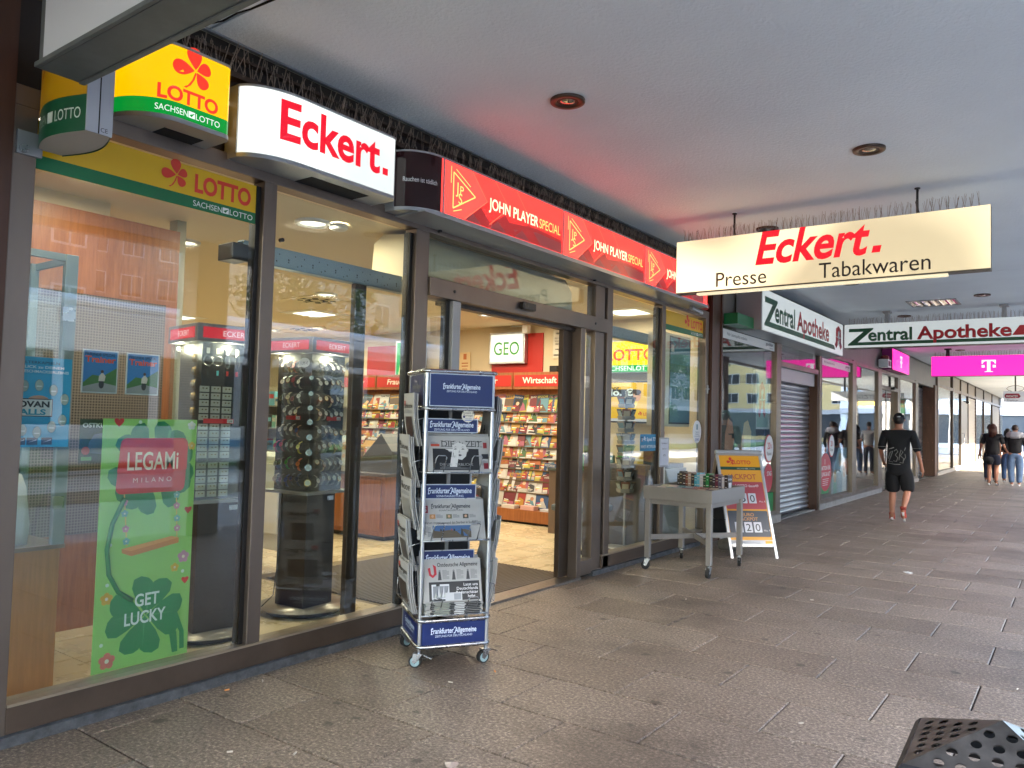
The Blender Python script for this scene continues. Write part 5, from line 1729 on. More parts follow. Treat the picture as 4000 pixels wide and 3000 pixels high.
for x, y, l in ((1.15, 3.97, 'round brown rimmed ceiling lamp nearest above the entrance'), (2.50, 5.82, 'round brown rimmed ceiling lamp in front of the hanging Eckert sign'),
                (1.18, 7.68, 'round ceiling lamp just behind the hanging Eckert sign'), (2.5, 9.4, 'round ceiling lamp hidden above the right half of the hanging Eckert sign'), (1.19, 11.15, 'round ceiling lamp under the lower edge of the hanging Eckert sign'),
                (2.57, 12.95, 'dark round ceiling lamp right of the square mirror lamp'), (1.25, 14.8, 'round ceiling lamp over the hanging pharmacy sign'), (1.36, 21.6, 'round ceiling lamp just above the magenta hanging sign'), (2.5, 17, 'round ceiling lamp between the pharmacy and magenta signs'), (1.3, 27.5, 'round ceiling lamp beyond the magenta sign')):
    ceil_lamp(x, y, l)
t = thing('mirror_lamp', 'square recessed mirror louvre lamp in the ceiling before the pharmacy', 'ceiling lamp', (1.88, 13.45, CZ - .02))
MB().box(1.54, 1.57, 13.13, 13.78, CZ - .012, CZ, GREY).box(2.19, 2.22, 13.13, 13.78, CZ - .012, CZ, GREY).box(1.57, 2.19, 13.13, 13.16, CZ - .012, CZ, GREY).box(1.57, 2.19, 13.75, 13.78, CZ - .012, CZ, GREY).build('frame', t)
mb = MB()
for k in range(6):
    x0 = 1.57 + k * .62 / 6
    n = 5
    for i in range(n):
        a0, a1 = PI * i / n, PI * (i + 1) / n
        c = x0 + .0517; rr_ = .0517
        mb.add([(c - rr_ * math.cos(a0), 13.16, CZ - .002 - .012 * (1 - math.sin(a0))), (c - rr_ * math.cos(a1), 13.16, CZ - .002 - .012 * (1 - math.sin(a1))),
                (c - rr_ * math.cos(a1), 13.75, CZ - .002 - .012 * (1 - math.sin(a1))), (c - rr_ * math.cos(a0), 13.75, CZ - .002 - .012 * (1 - math.sin(a0)))], [(0, 1, 2, 3)], pm('lamp_mirror', '#d5d8d8', .12, 1.), True)
mb.build('mirror', t)
sp_ = thing('sprinkler', 'small black cross shaped fitting under the far ceiling beyond magenta sign', 'fitting', (1.75, 24.5, 3.2))
MB().cyl((1.75, 24.5, 3.05), (1.75, 24.5, 3.4), .02, BLACK, 8).cyl((1.6, 24.5, 3.2), (1.95, 24.5, 3.2), .015, BLACK, 8).build('body', sp_)
# cigarette ends and scraps
CIGW, CIGO = pm('cigarette_paper', '#a8a298', .8), pm('cigarette_filter', '#c0814a', .8)
lit = [(0.81, 2.0, .9, 0, 'white cigarette stub on a slab below the first window'), (1.03, 2.16, 2.0, 0, 'short white stub across a joint in front of the first window'), (2.30, 8.65, .4, 2, 'crumpled white paper scrap beyond the book table'),
       (3.05, 2.77, 1.1, 1, 'orange filter stub near the litter bin'), (3.0, 2.72, .2, 0, 'thin white stub near the litter bin'), (.95, 3.25, .3, 0, 'pale stub beneath the newspaper rack'), (1.02, 3.55, 2.4, 1, 'orange stub right of the newspaper rack'),
       (.16, 2.42, 1.3, 1, 'orange stub by the plinth under the first window'), (.18, 2.62, 2.6, 0, 'pink scrap by the plinth under the first mullion'), (1.9, 6.7, .3, 0, 'white stub on the slabs beyond the entrance'),
       (1.1, 6.0, 1.9, 0, 'white stub in front of the door post'), (3.4, 5.2, 1.4, 0, 'white stub on the slabs at the right edge'), (1.6, 2.5, .8, 3, 'clear crumpled film scrap in the foreground'), (2.6, 3.9, .8, 0, 'white stub in the middle of the paving')]
for x, y, a, k, l in lit:
    d = Vector((math.cos(a), math.sin(a), 0))
    mb = MB()
    if k < 2:
        L = .024
        mb.cyl(Vector((x, y, .0045)) - d * L / 2, Vector((x, y, .005)) + d * L / 2, .004, CIGO if k else CIGW, 7)
        mb.build('cigarette_stub', label=l, cat='litter')
    else:
        r = random.Random(3)
        pts = [(x + .05 * math.cos(i / 7 * 2 * PI) * (1 if k == 2 else .6), y + .03 * math.sin(i / 7 * 2 * PI), r.uniform(.001, .012)) for i in range(7)]
        pts.append((x, y, .014)); 
        mb.add(pts, [(i, (i + 1) % 7, 7) for i in range(7)], pm('paper_scrap', '#a8a8a6', .8) if k == 2 else pm('film_scrap', '#8f837c', .15))
        mb.build('paper_scrap' if k == 2 else 'film_scrap', label=l, cat='litter')
# ================================================================ SHOP INTERIOR
IZ = 2.80
WARM = (1, .86, .64)
WALLB = pm('beige_wall', '#d6c6a4', .8, var=.04, scale=2)
CEILI = pm('shop_ceiling', '#e2d4b8', .85)
REDP = pm('red_wall_panel', '#b5271c', .5)
iw = MB()
iw.box(-9.6, -.1, 9.2, 9.28, 0, IZ, WALLB).box(-9.7, -9.6, -1, 9.28, 0, IZ, WALLB).box(-9.6, -1.5, -1.1, -1, 0, IZ, WALLB)
iw.box(-2.1, -1.56, -1, 2.55, 2.70, IZ, WALLB).box(-9.6, -1.6, -1, -.9, 0, IZ, WALLB)
iw.build('wall', kind='structure')
box('ceiling', -9.7, -.12, -1.1, 9.28, IZ, IZ + .05, CEILI, kind='structure')
TILEM = pm('cream_floor_tile', '#d8c8a4', .28, var=.10, scale=3, rvar=.1, world=True)
fl = box('shop_floor', -9.7, -.085, -1.1, 9.28, -.03, .012, pm('tile_grout', '#8a7a60', .8), kind='structure')
tp = None; T0 = TM[fl.name].inverted()
n_t = 0; rest = MB(); TS = .40
for i in range(24):
    for j in range(26):
        x1 = -.09 - i * TS; y0 = -1.05 + j * TS
        if -1.95 < x1 - TS / 2 < -.1 and 4.2 < y0 + TS / 2 < 6.15: continue
        near = i < 12 and 1 < y0 < 8.6
        if near and n_t < 290:
            if tp is None:
                mb = MB().box(-TS + .005, -.002, .0, TS - .005, .012, .0165, TILEM)
                o = mb.build('tile', fl, local=True); tp = o.data
            else:
                o = bpy.data.objects.new('tile', tp); col.objects.link(o); o.parent = fl
            o.matrix_basis = Matrix.Translation(T0 @ Vector((x1, y0, 0))); n_t += 1
        else:
            rest.box(x1 - TS + .005, x1 - .002, y0, y0 + TS - .005, .012, .0165, TILEM)
rest.build('tile_field', fl, kind='stuff')
# ribbed entrance mat
mt = thing('entrance_mat', 'ribbed dark entrance mat let into the tiled shop floor', 'mat', (-1, 5.2, .012))
MB().box(-1.95, -.13, 4.2, 6.15, .0125, .014, pm('mat_base', '#1f1a17', .9)).build('mat_base', mt)
mb = MB()
for k in range(46):
    x = -1.94 + k * .0395
    mb.box(x, x + .022, 4.21, 6.14, .014, .020, pm('mat_rib', '#6b5f52', .7))
mb.build('ribs', mt)
# lamps of the shop
def downlight(x, y, e=26, shape='round', label=''):
    t = thing('shop_downlight', label, 'ceiling lamp', (x, y, IZ - .02), 0, 'lit ceiling lamps inside the press shop')
    if shape == 'round':
        MB().lathe([(.13, .02), (.125, .0), (.10, .0), (.095, .015)], (x, y, IZ - .02), WHITE, 20).build('rim', t)
        MB().disc(Fr((x, y, IZ - .006), (1, 0, 0), (0, -1, 0)), 0, 0, .098, 0, glow((1, .93, .75), 3., 'lamp_lit')).build('diffuser', t)
    else:
        MB().box(x - .33, x + .33, y - .33, y + .33, IZ - .006, IZ, WHITE).build('ceiling_plate', t)
        MB().box(x - .2, x + .2, y - .2, y + .2, IZ - .012, IZ - .006, glow((1, .95, .8), 3., 'lamp_lit2')).build('diffuser', t, bev=.004)
    L = bpy.data.lights.new('shop_light', 'AREA'); L.shape = 'DISK'; L.size = .35; L.energy = e * .098; L.color = WARM
    lo = bpy.data.objects.new('shop_light', L); col.objects.link(lo); lo.location = (x, y, IZ - .03)
for x, y, e, s, l in ((-.74, 3.58, 14, 'round', 'round lit ceiling lamp close behind the second window'), (-4.74, 6.9, 30, 'sq', 'square lit ceiling lamp in the middle of the shop ceiling'),
                      (-5.98, 8.0, 24, 'round', 'small lit ceiling lamp at the back above the watch tower'), (-7.0, 7.9, 22, 'round', 'lit ceiling lamp far back left of the watch tower header'),
                      (-3.23, 5.82, 26, 'round', 'small lit ceiling lamp above the leaf shaped grille'), (-7.0, 6.2, 26, 'sq', 'lit ceiling lamp over the jewellery tower header'),
                      (-2.18, 3.45, 18, 'round', 'lit ceiling lamp just right of the wooden wall'), (-.81, 6.79, 20, 'round', 'lit ceiling lamp seen through the glass over the door'),
                      (-.84, 8.6, 12, 'sq', 'lit square lamp behind the third window'), (-2.6, 8.0, 30, 'round', 'unseen ceiling lamp added above the magazine wall behind the door header'),  # the magazine wall lamp is an added, unseen source for the room
                      (-.20, 1.6, 10, 'round', 'unseen ceiling lamp added close behind the first window to brighten the cabinet base'), (-1.0, 2.2, 6, 'round', 'unseen ceiling lamp added to brighten the wooden wall beside the first window')):  # both lamps added out of sight to brighten cabinet base and wooden wall
    downlight(x, y, e, s, l)
for x, y, l in ((-3.73, 6.1, 'dark leaf shaped air grille in the shop ceiling'), (-6.45, 8.1, 'far dark air grille in the shop ceiling')):
    t = thing('air_grille', l, 'air grille', (x, y, IZ - .01))
    MB().box(x - .3, x + .3, y - .3, y + .3, IZ - .006, IZ, CEILI).build('plate', t)
    mb = MB()
    for k in range(8):
        a = k / 8 * 2 * PI
        f = Fr((x + .14 * math.cos(a), y + .14 * math.sin(a), IZ - .007), (math.cos(a), math.sin(a), 0), (math.sin(a), -math.cos(a), 0))
        for q in (-.05, .04): mb.rect(f, q - .02, q + .045, -.035, .035, .0, DARKGAP)
    mb.build('slots', t)
t = thing('smoke_alarm', 'white round smoke alarm beside the first ceiling lamp', 'smoke alarm', (-.62, 3.70, IZ - .04))
MB().lathe([(.0, 0), (.05, 0), (.065, .012), (.065, .04)], (-.62, 3.72, IZ - .045), WHITE, 20).build('housing', t)
# perforated beams, inner post, air curtain, black box
BEAM = pm('beam_grey_blue', '#8d9ea6', .45, .4)
for y0, y1, l in ((2.72, 4.18, 'grey blue perforated steel beam behind the second window'), (6.75, 8.6, 'grey blue perforated steel beam behind the third window')):
    t = thing('perforated_beam', l, 'beam', (-.3, (y0 + y1) / 2, 2.33))
    hs = []
    y = y0 + .05
    while y < y1 - .05:
        hs += [(y, .03, .006), (y + .02, .075, .005), (y + .09, .05, .007), (y + .09, .035, .006), (y + .14, .08, .005), (y + .16, .02, .005)]
        y += .19
    hs = [h_ for h_ in hs if y0 + .02 < h_[0] < y1 - .02]
    vs_, fs_ = holed([(y0, 0), (y1, 0), (y1, .105), (y0, .105)], hs)
    f = Fr((-.30, 0, 2.332), (0, 1, 0), (0, 0, 1))
    mb = MB(); mb.add([f.P(a, b, 0) for a, b in vs_], fs_, BEAM); mb.add([f.P(a, b, -.003) for a, b in vs_], fs_, BEAM)
    mb.build('web', t)
    MB().box(-.36, -.297, y0, y1, 2.325, 2.332, BEAM).box(-.36, -.297, y0, y1, 2.437, 2.444, BEAM).box(-.36, -.355, y0, y1, 2.332, 2.437, DARKGAP).build('flange', t)
ip = MB().box(-.345, -.30, 3.61, 3.66, .017, 2.325, BRONZE_D); ip.box(-.35, -.31, 3.665, 3.72, .017, 2.325, BRONZE_D)
ip.build('inner_post', label='slim dark bronze inner post behind the second window', cat='post', bev=.003)
box('inner_post', -.34, -.30, 6.98, 7.03, .017, 2.325, BRONZE_D, label='slim dark bronze inner post behind the third window', cat='post')
t = thing('air_curtain', 'beige air curtain hood above the inside of the entrance', 'air curtain', (-.4, 5.1, 2.42))
mb = MB(); fz = Fr((-.62, 4.05, 2.42), (1, 0, 0), (0, 0, 1))
mb.prism([(0, 0), (.48, 0), (.47, .2), (.40, .33), (.12, .36), (.02, .3)], fz, -2.1, 0, pm('air_curtain_beige', '#cbbd9a', .5), True)
mb.build('housing', t)
t = thing('shelf_speaker', 'small black loudspeaker near the head of the first window', 'loudspeaker', (-.12, 2.56, 2.25))
MB().box(-.2, -.06, 2.49, 2.60, 2.265, 2.36, BLACK).build('housing', t, bev=.006)
# wooden wall with wire mesh
t = thing('wood_wall', 'tall orange beech partition wall with a dark wire mesh panel', 'partition', (-1.53, 1.7, .017))
for i, (a, b_) in enumerate(((-.9, .35), (.355, 1.65), (1.655, 3.02))):
    MB().box(-1.56, -1.5, a, b_, .017, 2.70, WOOD).build('board', t)
def mesh_mat():
    m = bpy.data.materials.new('wire_mesh'); m.use_nodes = True
    nt = m.node_tree; n, l = nt.nodes, nt.links
    b = n['Principled BSDF']; b.inputs['Roughness'].default_value = .6; b.inputs['Metallic'].default_value = .3
    g = n.new('ShaderNodeNewGeometry'); sp = n.new('ShaderNodeSeparateXYZ'); l.new(g.outputs['Position'], sp.inputs[0])
    outs = []
    for ax in (1, 2):
        f = n.new('ShaderNodeMath'); f.operation = 'MULTIPLY'; f.inputs[1].default_value = 55; l.new(sp.outputs[ax], f.inputs[0])
        g2 = n.new('ShaderNodeMath'); g2.operation = 'FRACT'; l.new(f.outputs[0], g2.inputs[0])
        h = n.new('ShaderNodeMath'); h.operation = 'LESS_THAN'; h.inputs[1].default_value = .38; l.new(g2.outputs[0], h.inputs[0]); outs.append(h)
    mx = n.new('ShaderNodeMath'); mx.operation = 'MAXIMUM'; l.new(outs[0].outputs[0], mx.inputs[0]); l.new(outs[1].outputs[0], mx.inputs[1])
    c = n.new('ShaderNodeMix'); c.data_type = 'RGBA'; l.new(mx.outputs[0], c.inputs[0])
    c.inputs[6].default_value = (.045, .035, .03, 1); c.inputs[7].default_value = (.19, .155, .13, 1)
    l.new(c.outputs[2], b.inputs['Base Color']); return m
MB().box(-1.5, -1.485, .6, 2.93, .62, 2.16, mesh_mat()).build('mesh_panel', t)
t = thing('steel_column', 'pale grey steel column at the end of the wooden wall', 'column', (-1.6, 3.12, .017))
MB().box(-1.66, -1.56, 3.03, 3.10, .017, IZ, pm('pale_column', '#a8a48e', .5)).build('shaft', t)
# glass cabinet with beech base at the left
t = thing('glass_cabinet', 'grey framed glass cabinet on a beech base at the left window edge', 'cabinet', (-.68, 1.5, .017))
MB().box(-.92, -.46, .9, 1.85, .017, .72, pm('beech_lit_tone', '#c8894e', .42, var=.15, scale=5, stretch=(9, 9, .7))).build('base', t, bev=.003)  # base beech painted lighter to stand for light falling on it
MB().box(-.93, -.44, .9, 1.865, .72, .74, pm('cabinet_ledge', '#8a7868', .4, .4)).build('ledge', t)
CF = pm('cabinet_frame', '#7f8d8e', .4, .6)
MB().box(-.475, -.44, 1.80, 1.86, .74, 2.20, CF).build('corner_post', t, bev=.002)
MB().box(-.475, -.45, .9, 1.80, 2.165, 2.20, CF).build('top_rail', t)
MB().box(-.93, -.89, 1.82, 1.86, .74, 2.20, CF).build('corner_post', t)
MB().box(-.89, -.48, 1.84, 1.855, 2.165, 2.20, CF).build('top_rail', t)
box('pane', -.462, -.456, .9, 1.80, .74, 2.165, glass('cabinet_glass', base=.04, k=.5), t)
box('back_panel', -.93, -.91, .9, 1.82, .74, 2.2, pm('cabinet_dark', '#33302e', .6), t)
mb = MB().box(-.44, -.425, 1.79, 1.85, 1.86, 1.93, CHROME).box(-.44, -.425, 1.79, 1.84, .92, .98, CHROME); mb.build('lock', t)
t = thing('white_printer', 'white rounded ticket printer standing in the glass cabinet', 'printer', (-.68, 1.55, .74))
mb = MB(); fz = Fr((-.86, 1.3, .742), (1, 0, 0), (0, 0, 1))
mb.prism([(0, 0), (.34, 0), (.36, .10), (.30, .28), (.24, .34), (.05, .36), (0, .3)], fz, -.42, 0, pm('printer_white', '#b9b6b0', .4), True)
mb.build('housing', t, bev=.01)
mb = MB().box(-.505, -.498, 1.36, 1.46, .82, .87, DARKP).box(-.505, -.498, 1.5, 1.58, .82, .86, DARKP); mb.build('slots', t)

def mag(name, label, cat, o, w, h, draw, bg, rz=0, group=None, u=(0, 1, 0), v=(0, 0, 1), th=.004):
    """a single magazine or poster with a drawn front"""
    f = Fr(o, u, v)
    mb = MB().obox(f, 0, w, 0, h, -th, 0, ink(bg))
    draw(mb, f, w, h)
    return mb.build(name, label=label, cat=cat, group=group)
# blue tobacco advert on the first window
def d_blue(mb, f, w, h):
    for k, t_ in enumerate(('FILTERKAPSELN', 'KLICK zu DEINEM', 'GESCHMACKSERLEBNIS')):
        mb.text(t_, f, .012, h - .030 - k * .020, .017, .001, ink('#15506a' if k == 0 else '#d0e4ea'), bold=.02, width=min(w - .02, .16 + .02 * k))
    for x, z in ((.03, .27), (.09, .275), (.15, .255), (.20, .215), (.195, .12), (.15, .09), (.09, .065), (.03, .075)):
        mb.disc(f, x, z, .019, .001, ink('#40788a'), 16, ry=.027); mb.disc(f, x, z, .017, .0014, ink('#9fb0a4'), 16, ry=.025); mb.rect(f, x - .011, x + .011, z - .007, z - .002, .0018, ink('#d8e0dc'))
    mb.disc(f, .09, .2, .05, .0008, ink('#c89a80'), 16, ry=.03)
    mb.rect(f, .0, .15, .135, .215, .002, ink('#16140f')); mb.rect(f, .0, .146, .139, .211, .0024, ink('#d4d4cc'))
    mb.text('OVAN', f, .006, .178, .036, .003, ink('#1a1a1a'), width=.13, bold=.04); mb.text('ALLS', f, .012, .144, .034, .003, ink('#1b8aa0'), width=.11, bold=.04)
    for x in (.0, .05, .11): mb.rect(f, x, x + .045, .01, .042, .001, ink('#15181c')); mb.flat([(x + .005, .02), (x + .04, .034), (x + .04, .03)], f, .0015, ink('#c8c8c8'))
mag('advert_poster', 'light blue advert with capsules stuck inside the first window', 'poster', (-.055, 1.455, 1.245), .225, .40, d_blue, '#1f9cc4')
def d_tr(mb, f, w, h):
    mb.rect(f, .006, w - .006, .006, h - .006, .0006, ink('#2a78b4')); mb.text('FREUNDE SPEZIAL', f, .012, h - .030, .020, .0012, ink('#163250'), width=w * .85, bold=.02)
    mb.text('Trainer', f, .012, h - .062, .042, .0014, ink('#e0562a'), width=w * .86, bold=.03)
    mb.flat([(.006, .05), (.05, .09), (.10, .085), (w - .006, .13), (w - .006, .006), (.006, .006)], f, .001, ink('#3f6f2c'))
    mb.flat([(.006, .006), (w - .006, .006), (w - .006, .04), (.09, .055), (.006, .03)], f, .0012, ink('#8d8e8a'))
    mb.disc(f, .095, .045, .013, .0016, ink('#20201e'), 12, ry=.022); mb.flat([(.08, .06), (.11, .06), (.115, .085), (.098, .105), (.082, .085)], f, .0018, ink('#d0c4b4')); mb.disc(f, .097, .108, .008, .002, ink('#4a3428'), 10)
for i, y in enumerate((1.815, 2.035)):
    mag('hanging_magazine', 'blue and green magazine with a motorcyclist hanging %s in the first window' % ('nearer the left frame' if i == 0 else 'nearer the jewellery tower'), 'magazine', (-.25 - .004 * i, y, 1.50), .175, .215, d_tr, '#c4c8c8')
def d_ost(mb, f, w, h):
    mb.text('OSTKURVE', f, .012, h - .04, .03, .0012, ink('#d8dcd8'), width=w * .95, bold=.03)
    mb.flat([(.04, .05), (.13, .04), (.15, .10), (.12, .15), (.07, .14), (.045, .1)], f, .0012, ink('#4a5a70'))
    mb.disc(f, .03, .06, .02, .0016, ink('#c83a2a'), 14); mb.rect(f, .01, .06, .012, .03, .0012, ink('#4a9a50')); mb.rect(f, .11, .15, .01, .035, .0012, ink('#c09a6a'))
mag('hanging_magazine', 'dark green football magazine half hidden behind the green banner', 'magazine', (-.25, 1.82, 1.155), .175, .215, d_ost, '#1f3a24')
# the green swing banner
def d_leg(mb, f, w, h):
    DG, MG_ = ink('#167a42'), ink('#148244')
    VN = ink('#3f9a58')
    ctr = [0]
    def heart(x, y, s, m, hh, a=0.):
        ctr[0] += 1; hh += ctr[0] * .00006
        p = []
        for i in range(18):
            t_ = i / 18 * 2 * PI
            px, py = .95 * math.sin(t_) ** 3, .80 * math.cos(t_) - .30 * math.cos(2 * t_) - .1 * math.cos(3 * t_)
            p.append((x + s * (px * math.cos(a) - py * math.sin(a)), y + s * (px * math.sin(a) + py * math.cos(a))))
        mb.flat(p, f, hh, m)
    def flower(x, y, s, m, hh, c='#e8e0c0', n=5):
        for k in range(n):
            a = k / n * 2 * PI + .3
            mb.disc(f, x + s * .55 * math.cos(a), y + s * .55 * math.sin(a), s * .42, hh, ink(m), 10)
        mb.disc(f, x, y, s * .25, hh + .0005, ink(c), 10)
    # upper clover behind the board
    for th in (62, 128, 205, 250, 318, 5):
        q = rad(th); heart(.255 + .155 * math.cos(q), .965 + .165 * math.sin(q), .098, DG, .0006, q - PI / 2)
    mb.flat([(.30, .98), (.315, .98), (.345, 1.15), (.33, 1.15)], f, .0018, VN)
    mb.tube([f.P(x, y, 0) for x, y in ((.12, .82), (.065, .70), (.045, .58), (.06, .46), (.11, .37), (.18, .32))], .012, DG, 6)
    # red board
    p = []
    for cx_, cy_, s0 in ((.41, .98, 0), (.115, .98, 90), (.10, .87 + .0, 180), (.40, .87, 270)):
        for i in range(5):
            a = rad(s0 + 90 * i / 4); p.append((cx_ + .028 * math.cos(a), cy_ + .028 * math.sin(a) * 1.1 + (.14 if s0 in (0, 90) else 0) * 0 + (.10 if s0 in (0, 90) else 0)))
    mb.flat(p, f, .0025, ink('#c42420'))
    mb.flat([(.075, .945), (.2, .925), (.32, .93), (.435, .95), (.438, 1.08), (.41, 1.105), (.11, 1.105), (.087, 1.08)], f, .003, ink('#d63028'))
    mb.text('LEGAMi', f, .255, .955, .125, .0035, ink('#f0dcc0'), 'C', width=.265, bold=.012)
    mb.text('MILANO', f, .255, .892, .034, .0035, ink('#f0b8a8'), 'C', width=.20, space=1.7)
    # empty swing on flower ropes
    for x0, x1 in ((.115, .14), (.385, .40)):
        mb.flat([(x0 - .003, .85), (x0 + .003, .85), (x1 + .003, .585), (x1 - .003, .585)], f, .002, ink('#d8b458'))
    for x, y, c in ((.118, .80, '#c88a94'), (.122, .745, '#6aa890'), (.13, .67, '#c88a94'), (.136, .61, '#6aa8a0'), (.388, .82, '#6ab0a0'), (.39, .765, '#c88a94'), (.395, .70, '#6ab0a0'), (.398, .65, '#c88a94')):
        flower(x, y, .019, c, .003)
    mb.flat([(.115, .575), (.37, .61), (.41, .60), (.41, .575), (.165, .535), (.118, .555)], f, .0022, ink('#c8803c')); mb.flat([(.115, .575), (.37, .612), (.41, .60), (.16, .56)], f, .0026, ink('#dc9a50'))
    # lower clover
    for th in (78, 172, 262, 352):
        q = rad(th); heart(.25 + .115 * math.cos(q), .235 + .112 * math.sin(q), .112, MG_, .001, q - PI / 2)
        mb.flat([(.25 + .03 * math.cos(q) - .004 * math.sin(q), .235 + .03 * math.sin(q) + .004 * math.cos(q)), (.25 + .03 * math.cos(q) + .004 * math.sin(q), .235 + .03 * math.sin(q) - .004 * math.cos(q)), (.25 + .16 * math.cos(q + .1), .235 + .16 * math.sin(q + .1))], f, .0022, VN)
    mb.flat([(.33, .19), (.38, .12), (.40, .02), (.43, .02), (.42, .12), (.36, .21)], f, .0023, MG_); mb.flat([(.39, .2), (.435, .12), (.44, .03), (.465, .03), (.46, .12), (.42, .22)], f, .0024, MG_)
    mb.text('GET', f, .255, .285, .085, .0035, ink('#dcebe0'), 'C', width=.125, bold=.02); mb.text('LUCKY', f, .25, .20, .085, .0035, ink('#dcebe0'), 'C', width=.21, bold=.02)
    heart(.075, 1.19, .026, ink('#c8302a'), .001); heart(.455, .74, .022, ink('#c04040'), .001); heart(.455, .38, .022, ink('#d83a30'), .001)
    for x, y, c, s in ((.455, 1.175, '#d8dcd0', .024), (.46, 1.07, '#d8b040', .022), (.055, .345, '#e0b038', .032), (.07, .05, '#e07868', .042), (.44, .50, '#c890a4', .034), (.395, .45, '#d8b440', .024)): flower(x, y, s, c, .0012)
    for x, y in ((.18, 1.19), (.06, .60), (.055, .41), (.04, .13), (.44, .425)): mb.disc(f, x, y, .009, .0012, ink('#c8dcc8'), 10)
mag('swing_banner', 'tall green clover banner reading Legami Milano and Get Lucky in the first window', 'banner', (-.06, 1.838, .172), .485, 1.205, d_leg, '#8cc45e')

# ---------------------------------------------------------------- display towers
HEADG = pm('tower_head_grey', '#77777a', .45, .4)
TOWD = pm('tower_dark', '#3b3430', .4, .2, var=.2, scale=6)
def tower(name, label, cx, cy, rz, side=.44):
    t = thing(name, label, 'display stand', (cx, cy, .017), rz)
    h = side / 2
    MB().lathe([(.0001, .0), (.30, 0), (.32, .004), (.32, .012), (.0001, .016)], (0, 0, .035), pm('tower_foot_grey', '#9a9488', .3, .4), 40).build('foot_plate', t, local=True)
    MB().lathe([(.26, 0), (.27, .035)], (0, 0, 0), BLACK, 32).build('foot_ring', t, local=True)
    MB().box(-.14, .14, -.14, .14, .05, .845, TOWD).build('column', t, local=True, bev=.004)
    MB().box(.1405, .142, .06, .12, .79, .82, ALU).build('plate_badge', t, local=True)
    MB().box(-h, h, -h, h, .845, .865, GREY).build('table_top', t, local=True, bev=.003)
    MB().box(-.165, .165, -.165, .165, .865, 1.83, pm('tower_core_black', '#15130f', .5)).build('core', t, local=True)
    for s_ in (-1, 1):
        MB().box(-h + .01, h - .01, s_ * (h - .01) - .002, s_ * (h - .01) + .002, .865, 1.835, glass('case_glass', (.94, .97, .96), .05, .6)).build('pane', t, local=True)
        MB().box(s_ * (h - .01) - .002, s_ * (h - .01) + .002, -h + .013, h - .013, .865, 1.835, glass('case_glass')).build('pane', t, local=True)
    MB().box(-h - .005, h + .005, -h - .005, h + .005, 1.835, 1.945, HEADG).build('header', t, local=True, bev=.004)
    RH = glow('#d01828', .75)
    f1 = Fr((-h + .03, -h - .0055, 1.856), (1, 0, 0), (0, 0, 1)); f2 = Fr((h + .0055, -h + .03, 1.856), (0, 1, 0), (0, 0, 1))
    for f in (f1, f2):
        mb = MB().rect(f, 0, side - .06, 0, .068, .0005, RH)
        mb.text('ECKERT', f, (side - .06) * .55, .018, .048, .0012, glow('#f4d8dc', .9), 'C', width=.165, bold=.0)
        mb.build('header_sign', t, local=True)
    mb = MB()
    for x, y in ((-.10, -.19), (.10, -.19), (.19, -.10), (.19, .10)): mb.disc(Fr((x, y, 1.834), (1, 0, 0), (0, -1, 0)), 0, 0, .016, 0, glow((1, .9, .6), 3., 'halogen_spot'), 12)
    mb.build('halogen_spot', t, local=True)
    for x, y in ((-.12, -.205), (.205, .0)):
        L = bpy.data.lights.new('case_spot', 'POINT'); L.energy = .34; L.color = WARM; L.shadow_soft_size = .02
        lo = bpy.data.objects.new('case_spot', L); col.objects.link(lo); lo.matrix_world = TM[t.name] @ Matrix.Translation((x, y, 1.80))
    mb = MB().tube([(-.10, -.145, .84), (-.11, -.150, .5), (-.12, -.150, .3), (-.115, -.18, .12), (-.15, -.24, .055), (-.16, -.30, .0)], .004, BLACK, 6)
    mb.build('cable', t, local=True)
    return t
tw = tower('watch_tower', 'square glass tower of wrist watches on a dark column behind the second window', -.835, 3.70, rad(5.5))
ta = tower('jewellery_tower', 'square glass tower of earring cards on a dark column behind the first window', -.80, 2.90, rad(-9))
METALS = {'steel': pm('watch_steel', '#c4c0b8', .2, 1.), 'gold': pm('watch_gold', '#d8a850', .2, 1.), 'copper': pm('watch_copper', '#b87850', .25, 1.)}
def watch_mesh(strap, metal, dial, big=1.):
    mb = MB()
    # strap hangs in an arc over its holder
    n = 9
    for i in range(n):
        a0, a1 = rad(200 - 220 * i / n), rad(200 - 220 * (i + 1) / n)
        pr = []
        for a in (a0, a1):
            pr.append((-.026 * max(-.2, math.cos(a - PI / 2)) - .002, .040 * math.cos(a)))
    pts = [(-.002, .036), (-.020, .030), (-.030, .012), (-.033, -.008), (-.030, -.028), (-.020, -.042), (-.008, -.046)]
    w = .0085
    pts = [(0, .038)] + [(.004, .042), (.0, .045)][:0] + pts
    for (y0, z0), (y1, z1) in zip(pts, pts[1:]):
        mb.add([(-w, y0, z0), (w, y0, z0), (w, y1, z1), (-w, y1, z1), (-w, y0 + .002, z0 + .002), (w, y0 + .002, z0 + .002), (w, y1 + .002, z1 + .002), (-w, y1 + .002, z1 + .002)],
               [(0, 1, 2, 3), (7, 6, 5, 4), (0, 3, 7, 4), (1, 5, 6, 2)], strap)
    f = Fr((0, -.036, .004), (1, 0, 0), (0, .25, .97))
    mb.cyl(f.P(0, 0, -.006), f.P(0, 0, 0), .0195 * big, metal, 16)
    mb.disc(f, 0, 0, .0168 * big, .0006, dial, 16)
    mb.rect(f, -.0006, .0006, 0, .010, .0012, BLACK); mb.rect(f, 0, .008, -.0006, .0006, .0012, BLACK)
    return mb
wp = {}
